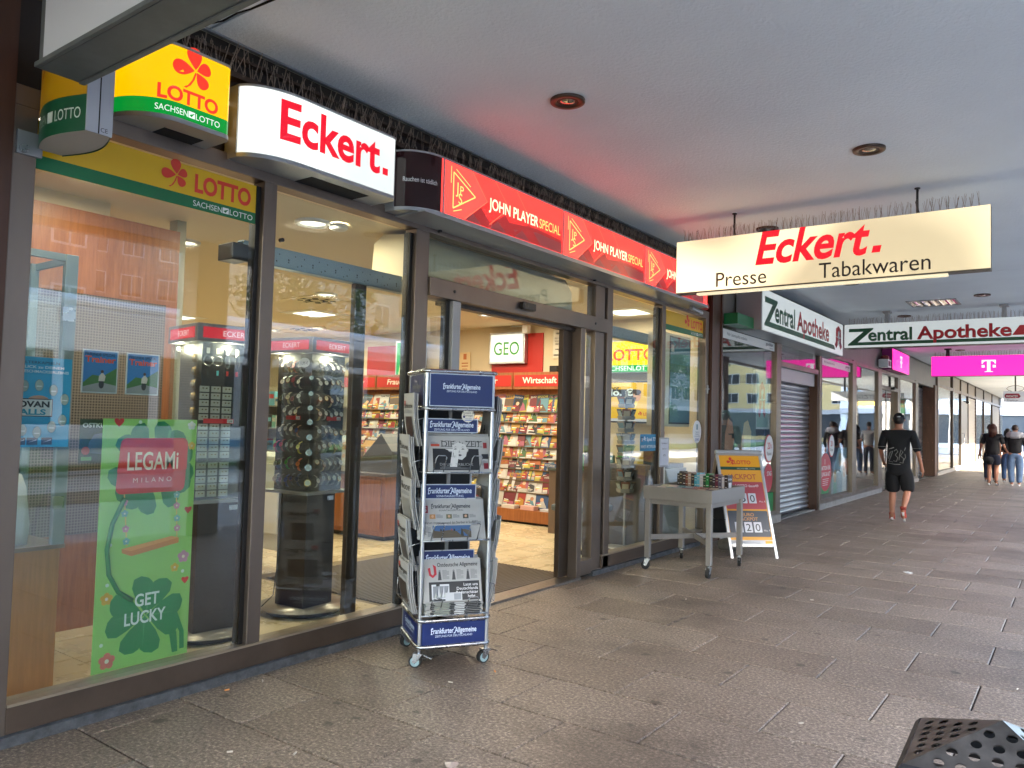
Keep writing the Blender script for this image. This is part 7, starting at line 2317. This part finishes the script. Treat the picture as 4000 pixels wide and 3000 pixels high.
MB().box(-.7, -.2, 7.85, 8.88, .017, .95, pm('window_cupboard', '#4a4440', .5)).build('cupboard', label='dark grey cupboard behind the fourth window', cat='cupboard')
MB().box(-.19, -.15, 7.9, 8.85, .1, .9, pm('cupboard_front', '#9a948c', .3, .3)).build('cupboard_front_panel', label='pale metal front panel standing before the dark cupboard', cat='panel')
t = thing('office_chair_base', 'grey swivel chair foot on castors seen low behind the third window', 'chair', (-.7, 7.4, .017))
MB().cyl((-.7, 7.35, .1), (-.7, 7.35, .45), .025, GREY, 10).build('post', t)
for k in range(5):
    a = k / 5 * 2 * PI + .3
    MB().tube([(-.7, 7.35, .12), (-.7 + .28 * math.cos(a), 7.35 + .28 * math.sin(a), .08)], .018, GREY, 6).cyl((-.7 + .28 * math.cos(a), 7.35 + .28 * math.sin(a) - .02, .045), (-.7 + .28 * math.cos(a), 7.35 + .28 * math.sin(a) + .02, .045), .028, BLACK, 10).build('leg', t)
MB().box(-.95, -.45, 7.1, 7.6, .45, .52, pm('seat_grey', '#5a6468', .7)).build('seat', t, bev=.02)
# ================================================================ PEOPLE
SKIN = pm('skin', '#a8735a', .55, var=.08, scale=6)
def skin_mesh(name, verts, edges, radii, m, parent, root=0, sub=2, label=None):
    me = bpy.data.meshes.new(name)
    me.from_pydata(verts, edges, [])
    o = bpy.data.objects.new(name, me)
    col.objects.link(o)
    o.parent = parent
    sk = o.modifiers.new('skin', 'SKIN')
    sk.use_smooth_shade = True
    for i, r in enumerate(radii):
        v = me.skin_vertices[0].data[i]
        v.radius = (r, r) if not isinstance(r, tuple) else r
        v.use_root = (i == root)
    o.modifiers.new('sub', 'SUBSURF').levels = sub
    o.modifiers['sub'].render_levels = sub
    me.materials.append(m)
    if label: o['label'] = label
    return o

def figure(name, label, loc, rz, H, pose, look):
    """pose: joints in a local frame, figure facing +y; heights are fractions of H"""
    t = thing(name, label, 'person', loc, rz)
    P = {
        'pel': (0, 0, .53), 'waist': (0, 0, .61), 'chest': (0, 0, .73), 'up': (0, .0, .80), 'neck': (0, .0, .845), 'chin': (0, .01, .885), 'head': (0, .012, .935), 'crown': (0, .0, .975),
        'shL': (-.105, 0, .80), 'elL': (-.145, -.01, .63), 'wrL': (-.15, .03, .485), 'haL': (-.15, .05, .43),
        'shR': (.105, 0, .80), 'elR': (.145, -.01, .63), 'wrR': (.15, .03, .485), 'haR': (.15, .05, .43),
        'hiL': (-.055, 0, .50), 'knL': (-.06, .02, .28), 'anL': (-.06, 0, .05), 'toL': (-.065, .09, .015),
        'hiR': (.055, 0, .50), 'knR': (.06, .02, .28), 'anR': (.06, 0, .05), 'toR': (.065, .09, .015)}
    P.update(pose)
    V3 = {k: Vector(v) * H for k, v in P.items()}
    s = H / 1.75
    order = ['pel', 'waist', 'chest', 'up', 'neck', 'chin', 'head', 'crown', 'shL', 'elL', 'wrL', 'haL', 'shR', 'elR', 'wrR', 'haR', 'hiL', 'knL', 'anL', 'toL', 'hiR', 'knR', 'anR', 'toR']
    rr_ = {'pel': (.14, .105), 'waist': (.125, .09), 'chest': (.15, .105), 'up': (.115, .09), 'neck': .052, 'chin': (.062, .070), 'head': (.078, .094), 'crown': (.06, .075),
           'shL': .054, 'elL': .037, 'wrL': .025, 'haL': (.022, .036), 'shR': .054, 'elR': .037, 'wrR': .025, 'haR': (.022, .036),
           'hiL': .088, 'knL': .056, 'anL': .037, 'toL': (.045, .022), 'hiR': .088, 'knR': .056, 'anR': .037, 'toR': (.045, .022)}
    E = [('pel', 'waist'), ('waist', 'chest'), ('chest', 'up'), ('up', 'neck'), ('neck', 'chin'), ('chin', 'head'), ('head', 'crown'), ('up', 'shL'), ('shL', 'elL'), ('elL', 'wrL'), ('wrL', 'haL'),
         ('up', 'shR'), ('shR', 'elR'), ('elR', 'wrR'), ('wrR', 'haR'), ('pel', 'hiL'), ('hiL', 'knL'), ('knL', 'anL'), ('anL', 'toL'), ('pel', 'hiR'), ('hiR', 'knR'), ('knR', 'anR'), ('anR', 'toR')]
    # calf and upper arm swell
    vs_ = [tuple(V3[k]) for k in order]
    ra = [tuple(x * s for x in rr_[k]) if isinstance(rr_[k], tuple) else rr_[k] * s for k in order]
    es = []
    for a, b in E:
        ia, ib = order.index(a), order.index(b)
        if a[:2] == 'kn':
            mid = V3[a].lerp(V3[b], .32) + Vector((0, -.02 * s, 0)); vs_.append(tuple(mid)); ra.append(.058 * s)
            es += [(ia, len(vs_) - 1), (len(vs_) - 1, ib)]
        else: es.append((ia, ib))
    # five fingers on each hand
    skin_mesh('body', vs_, es, ra, look.get('skin', SKIN), t, 0)
    for sd, k in ((-1, 'L'), (1, 'R')):
        if look.get('nohand' + k): continue
        h0, w0 = V3['ha' + k], V3['wr' + k]
        d = (h0 - w0).normalized(); side = Vector((0, 1, 0)) - d * d.y; side.normalize()
        n_ = d.cross(side)
        fv, fe, fr_ = [], [], []
        mb_ = []
        for q in range(4):
            b0 = h0 + side * (.026 - q * .017) * s
            L = (.075, .085, .08, .062)[q] * s
            i0 = len(fv)
            curl = n_ * sd * -.02 * s
            fv += [tuple(b0 - d * .02 * s), tuple(b0 + d * L * .45), tuple(b0 + d * L * .85 + curl)]
            fe += [(i0, i0 + 1), (i0 + 1, i0 + 2)]; fr_ += [.010 * s, .0088 * s, .0075 * s]
        i0 = len(fv); b0 = w0.lerp(h0, .5) + side * .03 * s
        fv += [tuple(b0 - side * .01 * s), tuple(b0 + side * .02 * s + d * .025 * s), tuple(b0 + side * .024 * s + d * .055 * s)]
        fe += [(i0, i0 + 1), (i0 + 1, i0 + 2)]; fr_ += [.012 * s, .010 * s, .0085 * s]
        o = skin_mesh('fingers', fv, fe, fr_, look.get('skin', SKIN), t, 0, 1)
        for q in range(0, len(fv), 3): o.data.skin_vertices[0].data[q].use_root = True
    # shirt
    def seg(a, b, f): return V3[a].lerp(V3[b], f)
    sl = look.get('sleeve', .75)
    sv = [V3['pel'] + Vector((0, 0, look.get('hem', -.0) * H)), V3['waist'], V3['chest'], V3['up'], V3['up'].lerp(V3['neck'], .8), V3['shL'], seg('shL', 'elL', sl * .6), seg('shL', 'elL', min(1, sl)), V3['shR'], seg('shR', 'elR', sl * .6), seg('shR', 'elR', min(1, sl))]
    se = [(0, 1), (1, 2), (2, 3), (3, 4), (3, 5), (5, 6), (6, 7), (3, 8), (8, 9), (9, 10)]
    k_ = look.get('loose', 1.)
    sr = [(.185 * s * k_, .145 * s * k_), (.165 * s * k_, .125 * s * k_), (.178 * s, .130 * s), (.155 * s, .12 * s), (.072 * s, .072 * s), .076 * s, .068 * s, .070 * s, .076 * s, .068 * s, .070 * s]
    if sl > 1:
        for k, i_ in (('L', 7), ('R', 10)):
            sv.append(seg('el' + k, 'wr' + k, .95)); se.append((i_, len(sv) - 1)); sr.append(.045 * s)
    skin_mesh('shirt', [tuple(v) for v in sv], se, sr, look['shirt'], t, 0)
    # shorts, skirt or trousers
    ln = look.get('legs', .8)
    pv = [V3['pel'] + Vector((0, 0, .055 * H)), V3['pel'] - Vector((0, 0, .025 * H)), V3['hiL'], seg('hiL', 'knL', min(1, ln * .6)), seg('hiL', 'knL', min(1., ln)), V3['hiR'], seg('hiR', 'knR', min(1, ln * .6)), seg('hiR', 'knR', min(1., ln))]
    pe = [(0, 1), (1, 2), (2, 3), (3, 4), (1, 5), (5, 6), (6, 7)]
    wd = look.get('wide', 1.)
    pr = [(.160 * s, .125 * s), (.158 * s, .125 * s), .108 * s, .100 * s * wd, .092 * s * wd, .108 * s, .100 * s * wd, .092 * s * wd]
    if look.get('knee'):
        for k, i_ in (('L', 4), ('R', 7)):
            pv.append(seg('kn' + k, 'an' + k, look['knee'])); pe.append((i_, len(pv) - 1)); pr.append(.088 * s * wd)
    if ln > 1:
        for k, i_ in (('L', 4), ('R', 7)):
            pv += [seg('kn' + k, 'an' + k, .5), seg('kn' + k, 'an' + k, .98)]; n = len(pv)
            pe += [(i_, n - 2), (n - 2, n - 1)]; pr += [.074 * s * wd, .070 * s * wd]
    skin_mesh('trousers' if ln > 1 else 'shorts', [tuple(v) for v in pv], pe, pr, look['pants'], t, 0)
    # shoes
    for k in 'LR':
        a, b = V3['an' + k], V3['to' + k]
        d = (b - a).normalized()
        hl = a - Vector((0, .035 * s, .03 * s)) if abs(d.z) < .75 else a - d * .0
        up = Vector((0, 0, 1))
        fwd = Vector((d.x, d.y, d.z))
        heel = a + (b - a) * -.10 - Vector((0, 0, .012 * s))
        o = skin_mesh('shoe', [tuple(heel), tuple(a.lerp(b, .45)), tuple(b), tuple(a + Vector((0, 0, .02 * s)))], [(0, 1), (1, 2), (0, 3)], [.042 * s, (.046 * s, .036 * s), (.044 * s, .026 * s), .044 * s], look['shoe'], t, 0, 1)
        sole = MB().tube([heel - Vector((0, .01, .035)) * s, a.lerp(b, .5) - Vector((0, 0, .028)) * s, b + d * .03 * s - Vector((0, 0, .018)) * s], .02 * s, look.get('sole', pm('sole_white', (.7, .7, .7), .6)), 8)
        sole.build('sole', t, local=True)
    # head details
    hd = V3['head']
    mb = MB()
    hm = look['hair']
    def cap(r0, r1, zc, z0=-.2, m=hm, back=0.):
        n, k = 18, 8
        vs__, fs_ = [], []
        for i in range(k + 1):
            ph_ = PI / 2 * (1 - i / k) + z0 * i / k
            for j in range(n):
                a = 2 * PI * j / n
                vs__.append((hd.x + r0 * math.cos(ph_) * math.cos(a), hd.y - back + r1 * math.cos(ph_) * math.sin(a), hd.z + zc + r1 * math.sin(ph_)))
        fs_ = [(i * n + j, (i + 1) * n + j, (i + 1) * n + (j + 1) % n, i * n + (j + 1) % n) for i in range(k) for j in range(n)]
        mb.add(vs__, fs_, m, True)
    if look.get('cap'):
        cap(.086 * s, .100 * s, .006 * s, -.25, look['cap'])
        mb.prism([(-.07 * s, .08 * s), (.07 * s, .08 * s), (.06 * s, .17 * s), (-.06 * s, .17 * s)], Fr((hd.x, hd.y, hd.z + .02 * s), (1, 0, 0), (0, 1, 0)), -.004, .004, look['cap'])
        mb.build('cap', t, local=True)
        mb = MB()
        cap(.082 * s, .098 * s, -.004 * s, -1.0, hm, .01)
        mb.build('hair', t, local=True)
    else:
        cap(.086 * s, .105 * s, .008 * s, -.5, hm, .008)
        if look.get('long'):
            L = look['long']
            n = 12
            for i in range(n):
                a = PI + PI * i / (n - 1) 
                x, y = .078 * s * math.cos(a), .085 * s * math.sin(a) - .008
                mb.tube([(hd.x + x, hd.y + y, hd.z + .03 * s), (hd.x + x * 1.15, hd.y + y * 1.15, hd.z - .08 * s), (hd.x + x * 1.25 + random.uniform(-.01, .01), hd.y + y * 1.3, hd.z - L * s * random.uniform(.9, 1.05))], .024 * s, hm, 6)
        mb.build('hair', t, local=True)
    mb = MB()
    for sd in (-1, 1):
        mb.lathe([(.0001, -.02 * s), (.010 * s, -.012 * s), (.012 * s, .008 * s), (.0001, .018 * s)], (hd.x + sd * .083 * s, hd.y - .005, hd.z - .012 * s), look.get('skin', SKIN), 8)
    mb.build('ear', t, local=True)
    mb = MB()   # face: eyes, nose, mouth on the far side of the head
    fy = hd.y + .097 * s
    for sd in (-1, 1): mb.lathe([(.0001, -.006 * s), (.010 * s, 0), (.0001, .006 * s)], (hd.x + sd * .03 * s, fy - .012 * s, hd.z), DARKP, 8)
    mb.tube([(hd.x, fy - .012 * s, hd.z + .0), (hd.x, fy + .010 * s, hd.z - .035 * s)], .010 * s, look.get('skin', SKIN), 6)
    mb.tube([(hd.x - .02 * s, fy - .018 * s, hd.z - .058 * s), (hd.x, fy - .012 * s, hd.z - .06 * s), (hd.x + .02 * s, fy - .018 * s, hd.z - .058 * s)], .005 * s, pm('lips', '#8a4a44', .5), 6)
    mb.build('face', t, local=True)
    return t, V3, s

BLK = pm('black_cotton', '#141417', .85, var=.3, scale=6, bump=1., bscale=9)
BLK2 = pm('black_cotton_dark', '#0e0e11', .85, var=.3, scale=7, bump=1., bscale=10)
JEAN = pm('washed_denim', '#5c7390', .85, var=.3, scale=5, bump=.3, bscale=20)
NAVYC = pm('dark_navy_cloth', '#171d30', .9)
HAIRD, HAIRB, HAIRR = pm('dark_hair', '#1c130e', .5), pm('brown_hair', '#3a2418', .5), pm('auburn_hair', '#4a2216', .45)
SHOE_R = pm('shoe_red', '#b8402c', .5, var=.5, scale=40, dark='#30141a')
# man walking away
t, V3, s = figure('person', 'person in black cap, printed black shirt and black shorts walking away', (1.40, 13.42, 0), rad(2), 1.70, {
    'knL': (-.052, .045, .285), 'anL': (-.055, .01, .045), 'toL': (-.06, .10, .018),
    'hiR': (.055, -.01, .50), 'knR': (.075, .035, .29), 'anR': (.055, -.13, .115), 'toR': (.058, -.085, .035),
    'elR': (.165, -.03, .63), 'wrR': (.19, .0, .50), 'haR': (.195, .02, .45), 'elL': (-.15, .0, .64), 'wrL': (-.14, .10, .53), 'haL': (-.13, .14, .50), 'shL': (-.115, 0, .80), 'shR': (.115, 0, .80)},
    {'shirt': BLK, 'pants': BLK2, 'shoe': SHOE_R, 'hair': HAIRD, 'cap': BLK2, 'sleeve': 1.0, 'hem': -.125, 'legs': .9, 'knee': .14, 'wide': 1.22, 'loose': 1.10})
mb = MB()
wp_ = pm('shirt_print', '#8a8a86', .8)
# looping script print low on the back
def back(x, z): return (x, -.153 + .30 * x * x * 3, z)
loops = [[(-.14, .97), (-.11, 1.07), (-.07, 1.09), (-.10, 1.0), (-.13, .93), (-.07, .92)], [(-.05, 1.09), (-.01, 1.12), (.01, 1.08), (-.03, 1.03), (.01, .99), (-.01, .93), (-.06, .94)],
         [(.03, .95), (.04, 1.04), (.06, 1.11), (.09, 1.08), (.05, 1.02), (.10, .98), (.09, .91), (.04, .92)], [(-.14, .90), (-.03, .885), (.05, .89)], [(.11, 1.10), (.13, 1.15)], [(.10, .95), (.13, 1.0), (.12, 1.05)], [(-.13, 1.12), (-.05, 1.145)]]
for lp in loops: mb.tube([back(x * .9, z) for x, z in lp], .0055, wp_, 5)
mb.build('shirt_print', t, local=True)
mb = MB()
for sd, k in ((-1, 'L'), (1, 'R')):
    q = V3['sh' + k].lerp(V3['el' + k], .76)
    mb.tube([(q.x + .074 * math.cos(a / 12 * 2 * PI), q.y + .074 * math.sin(a / 12 * 2 * PI), q.z + .0) for a in range(12)], .003, wp_, 5, True)
mb.build('seam_piping', t, local=True)
mb = MB(); mb.flat([(-.025, 0), (.02, .0), (.03, .012), (.0, .016), (-.02, .008)], Fr((.01, V3['head'].y - .106, V3['head'].z + .03), (1, 0, 0), (0, 0, 1)), .004, pm('cap_logo', '#c8c8c8', .5)); mb.build('cap_logo', t, local=True)
# woman with bag
t, V3, s = figure('person', 'person with long auburn hair, black shirt, dark skirt and round black bag', (1.81, 24.5, 0), rad(-4), 1.66, {
    'anL': (-.05, -.03, .05), 'toL': (-.055, .05, .015), 'knL': (-.05, .02, .28), 'anR': (.04, .03, .05), 'toR': (.045, .11, .015), 'knR': (.045, .05, .28),
    'elL': (-.16, -.02, .63), 'wrL': (-.19, .0, .50), 'haL': (-.20, .01, .46), 'elR': (.15, .02, .64), 'wrR': (.19, .05, .55), 'haR': (.21, .06, .53)},
    {'shirt': BLK, 'pants': NAVYC, 'shoe': pm('dark_trainer', '#20242c', .6), 'hair': HAIRR, 'long': .27, 'sleeve': .85, 'hem': -.08, 'legs': .80, 'wide': 1.25, 'loose': 1.12})
mb = MB()
mb.lathe([(.0001, -.10), (.10, -.08), (.14, 0), (.11, .07), (.0001, .09)], (-.10, -.20, .68), BLK2, 14)
mb.tube([(-.10, -.17, .76), (-.02, -.14, 1.1), (.08, -.10, 1.34), (.09, .0, 1.37)], .010, BLK2, 6)
mb.build('shoulder_bag', label='round black shoulder bag on the hip of the auburn haired person', cat='bag').matrix_world = TM[t.name] @ Matrix.Translation((-.05, -.12, .58))
# person with tied hooded jacket
t, V3, s = figure('person', 'person in pale jeans with a light hooded jacket over black shoulders', (2.31, 24.6, 0), rad(3), 1.64, {
    'anL': (-.05, -.02, .05), 'toL': (-.055, .07, .015), 'anR': (.05, .02, .05), 'toR': (.055, .10, .015), 'elR': (.15, .0, .63), 'wrR': (.14, .06, .5), 'elL': (-.15, .02, .65), 'wrL': (-.18, .05, .56), 'haL': (-.19, .06, .545)},
    {'shirt': BLK, 'pants': JEAN, 'shoe': pm('pale_trainer', '#b8b4ac', .6), 'hair': HAIRB, 'sleeve': 1.2, 'hem': -.02, 'legs': 1.2, 'wide': 1.12, 'loose': 1.05})
HOOD = pm('grey_hooded_cloth', '#9a9a9e', .9, var=.15, scale=10, bump=.6, bscale=14)
skin_mesh('hood', [(-.20, -.02, 1.30), (-.12, -.05, 1.38), (0, -.11, 1.36), (.12, -.05, 1.38), (.20, -.02, 1.30), (0, -.15, 1.27)], [(0, 1), (1, 2), (2, 3), (3, 4), (2, 5)], [.07, .085, .095, .085, .07, .10], HOOD, t, 2)
# people further on
for nm, loc, H, sh_, pa, ha, lg, lb in (('person', (1.62, 26.2, 0), 1.66, pm('white_shirt', '#b0b0ae', .9), NAVYC, HAIRD, 0, 'person with short dark hair partly hidden between the two leading walkers'),
                                    ('person', (2.03, 26.4, 0), 1.55, BLK, pm('blue_denim', '#2c4468', .85), HAIRD, .15, 'person with dark tied hair and blue jeans seen between the walkers'),
                                    ('person', (2.66, 26.4, 0), 1.60, pm('white_shirt', '#b0b0ae', .9), JEAN, HAIRB, 0, 'person with brown hair at the right edge of the walking group')):
    figure(nm, lb, loc, 0, H, {}, {'shirt': sh_, 'pants': pa, 'shoe': BLK, 'hair': ha, 'long': lg, 'sleeve': .8, 'legs': 1.2})

# ================================================================ STREET SIDE (seen in the glass and beyond the arcade end)
def far_building(name, label, x0, x1, y0, y1, h, wall, win, nx, ny, face, cat='building', wx=.6, hz=.55):
    t = thing(name, label, cat, ((x0 + x1) / 2, (y0 + y1) / 2, -.14))
    MB().box(x0, x1, y0, y1, -.14, h, wall).build('wall', t)
    MB().box(x0 - .3, x1 + .3, y0 - .3, y1 + .3, h, h + .35, pm('roof_grey', (.22, .22, .23), .7)).build('roof', t)
    fm = pm('window_surround', (.55, .55, .54), .5)
    if face == 'x-':
        L = y1 - y0
        fr = Fr((x0, y1, 0), (0, -1, 0), (0, 0, 1))
    else:
        L = x1 - x0
        fr = Fr((x0, y0, 0), (1, 0, 0), (0, 0, 1))
    dx = L / nx; dz = (h - 4) / ny
    w_me = None
    for j in range(ny):
        for i in range(nx):
            a, b = dx * (i + .5), 3.6 + dz * (j + .5)
            if w_me is None:
                mb = MB(); f0 = Fr((0, 0, 0), fr.u, fr.v)
                mb.obox(f0, -dx * wx / 2, dx * wx / 2, -dz * hz / 2, dz * hz / 2, .0, .03, fm).obox(f0, -dx * wx / 2 + .1, dx * wx / 2 - .1, -dz * hz / 2 + .1, dz * hz / 2 - .1, .03, .05, win).obox(f0, -.04, .04, -dz * hz / 2 + .1, dz * hz / 2 - .1, .05, .08, fm)
                w_me = mb.build('window', t, local=True); o = w_me
            else:
                o = bpy.data.objects.new('window', w_me.data); col.objects.link(o); o.parent = t
            o.matrix_basis = TM[t.name].inverted() @ Matrix.Translation(fr.P(a, b, 0))
    mb = MB(); mb.obox(fr, .5, L - .5, .3, 3.0, .0, .06, pm('shop_window_dark', (.05, .06, .07), .08)).obox(fr, 0, L, 3.0, 3.5, .0, .25, pm('shop_band', (.5, .5, .52), .5))
    mb.build('shop_band', t)
    return t
WIN = pm('window_dark', (.03, .04, .05), .05)
far_building('office_building', 'white office block with rows of windows across the street', 30, 44, -44, -6, 18, pm('wall_white', (.2, .2, .21), .7), WIN, 10, 4, 'x-')
far_building('office_building', 'pale red and white apartment block across the street', 30, 42, -5.3, 16, 19, pm('wall_rose', (.2, .19, .2), .7), WIN, 9, 4, 'x-')
far_building('office_building', 'long cream apartment block with glass front further along the street', 34, 46, 30, 62, 13, pm('wall_cream', (.36, .34, .30), .7), WIN, 12, 3, 'x-')
far_building('office_building', 'bright pale building closing the view beyond the arcade end', -8, 16, 84, 96, 16, pm('wall_bright', (.78, .80, .82), .6), pm('window_blue', (.25, .36, .45), .1), 10, 4, 'y')
far_building('office_building', 'ochre building far behind on the right of the arcade end', 17, 34, 92, 104, 11, pm('wall_ochre', (.72, .55, .25), .7), WIN, 7, 3, 'y')
far_building('office_building', 'tall dark grey block added far back to cut sky glare in the windows', 60, 75, 17, 58, 27, pm('wall_dark', (.16, .17, .18), .7), WIN, 14, 7, 'x-')  # added block, fills the bright sky gap mirrored in the left windows
far_building('office_building', 'grey slab block added far along the street to dim reflected sky', 34, 50, 64, 120, 21, pm('wall_grey', (.27, .28, .29), .7), WIN, 16, 6, 'x-')  # added block, keeps bright sky out of the third and fourth windows
# tram
tm = thing('tram', 'white and blue tram passing on the street side', 'tram', (14.0, 1, -.14))
TW, TBc = pm('tram_white', (.80, .84, .90), .25), pm('tram_blue', (.12, .3, .55), .25)
MB().box(13, 15.4, -14, 21, .25, 1.1, TW).box(13, 15.4, -14, 21, 2.6, 3.55, TW).box(13.02, 15.38, -14, 21, 3.55, 3.7, TW).build('body', tm, bev=.05)
MB().box(13.03, 15.37, -13.9, 20.9, 1.1, 2.6, pm('tram_glass', (.02, .025, .03), .05)).build('window_band', tm)
for k in range(17): MB().box(13.0, 13.03, -13.9 + k * 2.1, -13.7 + k * 2.1, 1.1, 2.6, TW).build('window_post', tm)
mb = MB()
mb.add([(13.0, -14, 3.25), (13.0, 21, 3.25), (13.55, 21, 3.85), (13.55, -14, 3.85), (14.9, -14, 3.85), (14.9, 21, 3.85)], [(0, 1, 2, 3), (3, 2, 5, 4)], pm('tram_sky_mirror_gloss', (.82, .86, .92), .3, .55))  # slanted gloss strip added to mirror sky and brighten the reflected band
mb.build('sky_mirror_slope', tm)
MB().box(12.99, 13.0, -14, 21, .6, .8, TBc).build('stripe', tm)
for k in (-11, -3, 5, 12, 18):
    MB().cyl((13.2, k, .2), (13.35, k, .2), .33, BLACK, 16).build('wheel', tm)
# tram stop shelter roof
shl = thing('tram_shelter', 'tram stop shelter with long flat white roof on the platform', 'shelter', (11.2, 14, .06))
MB().box(9.8, 12.4, 10.5, 26, 2.75, 2.95, pm('shelter_roof', (.75, .76, .78), .4)).build('roof', shl)
for y in (11.5, 16, 20.5, 25): MB().cyl((11.9, y, .06), (11.9, y, 2.75), .07, GREY, 10).build('post', shl)
# trees across the street
LEAF = pm('leaf_green', (.075, .14, .03), .7, var=.5, scale=3, world=True)
BARK = pm('bark', (.12, .09, .07), .9)
def tree(x, y, h, r, seed, label):
    t = thing('street_tree', label, 'tree', (x, y, -.1))
    rd = random.Random(seed)
    mb = MB().cyl((x, y, -.1), (x + .1, y, h * .45), .16, BARK, 9, .09)
    for k in range(6):
        a = k * 1.05; mb.cyl((x + .1, y, h * .40), (x + r * .6 * math.cos(a), y + r * .6 * math.sin(a), h * .72), .06, BARK, 6, .02)
    mb.build('trunk', t)
    mb = MB()
    cl_ = [(rd.gauss(0, r * .42), rd.gauss(0, r * .42), h * .68 + rd.gauss(0, r * .42)) for _ in range(26)]
    vs_, fs_ = [], []
    for cx_, cy_, cz_ in cl_:
        for _ in range(110):
            d = Vector((rd.gauss(0, 1), rd.gauss(0, 1), rd.gauss(0, 1))).normalized() * r * .28 * rd.random() ** .4
            c = Vector((x + cx_, y + cy_, cz_)) + d
            u_ = Vector((rd.gauss(0, 1), rd.gauss(0, 1), rd.gauss(0, 1))).normalized(); v_ = u_.orthogonal().normalized()
            b = len(vs_); q = .13
            vs_ += [c - u_ * q, c + v_ * q * .6, c + u_ * q, c - v_ * q * .6]; fs_.append((b, b + 1, b + 2, b + 3))
    mb.add(vs_, fs_, LEAF)
    mb.build('crown', t)
for i, (x, y, h, r, l) in enumerate(((18.5, 18, 9, 2.6, 'green street tree on the grass verge beyond the tram shelter'), (18.5, 33, 8.5, 2.5, 'third green street tree along the grass verge'), (18.5, 47, 9, 2.6, 'far green street tree near the arcade end'))): tree(x, y, h, r, i, l)
# traffic light beyond the arcade end
tl = thing('traffic_light', 'green traffic light mast against the bright street beyond the walkers', 'traffic light', (3.95, 46, -.1))
MB().cyl((3.95, 46, -.1), (3.95, 46, 3.4), .05, GREY, 10).build('mast', tl)
TG = pm('signal_green_housing', '#234a3c', .5)
MB().box(3.78, 4.02, 45.8, 45.98, 2.3, 3.1, TG).box(4.1, 4.45, 45.8, 45.98, 2.5, 2.8, TG).build('signal_head', tl, bev=.02)
mb = MB()
for k, c in enumerate(('#20482c', '#4a4020', '#501c18')): mb.disc(FY(3.9, 45.79, 2.43 + k * .25), 0, 0, .09, 0, ink(c), 14)
mb.build('lens', tl)
mb = MB()
for k in range(7): mb.tube([(-30, 58 + k * 2, 5.4 + k * .35), (12, 60 + k * 2.5, 4.6 + k * .2), (50, 56 + k * 3, 6 + k * .3)], .018, BLACK, 4)
mb.build('overhead_wire', label='overhead tram wires strung across the bright far street', cat='wires')
yb = MB().box(6.5, 11, 62, 64.4, 3.3, 4.3, pm('bus_yellow', (.75, .5, .08), .4)); yb.box(1.5, 4.6, 60, 60.3, 3.9, 4.4, pm('far_sign_white', (.75, .75, .75), .5))
# fascia boards over far street as parts of one gantry
g = thing('street_gantry', 'white and yellow sign boards over the far street beyond the arcade end', 'gantry', (6, 62, -.1))
MB().box(3.5, 6.0, 60, 60.25, 3.0, 3.45, pm('far_sign_white', (.75, .75, .75), .5)).build('white_board', g)
MB().box(6.4, 9.5, 60, 60.25, 3.1, 3.6, pm('far_sign_yellow', (.8, .5, .1), .5)).build('yellow_board', g)
for x in (3.4, 9.6): MB().cyl((x, 60.1, -.1), (x, 60.1, 4.0), .08, GREY, 8).build('mast', g)
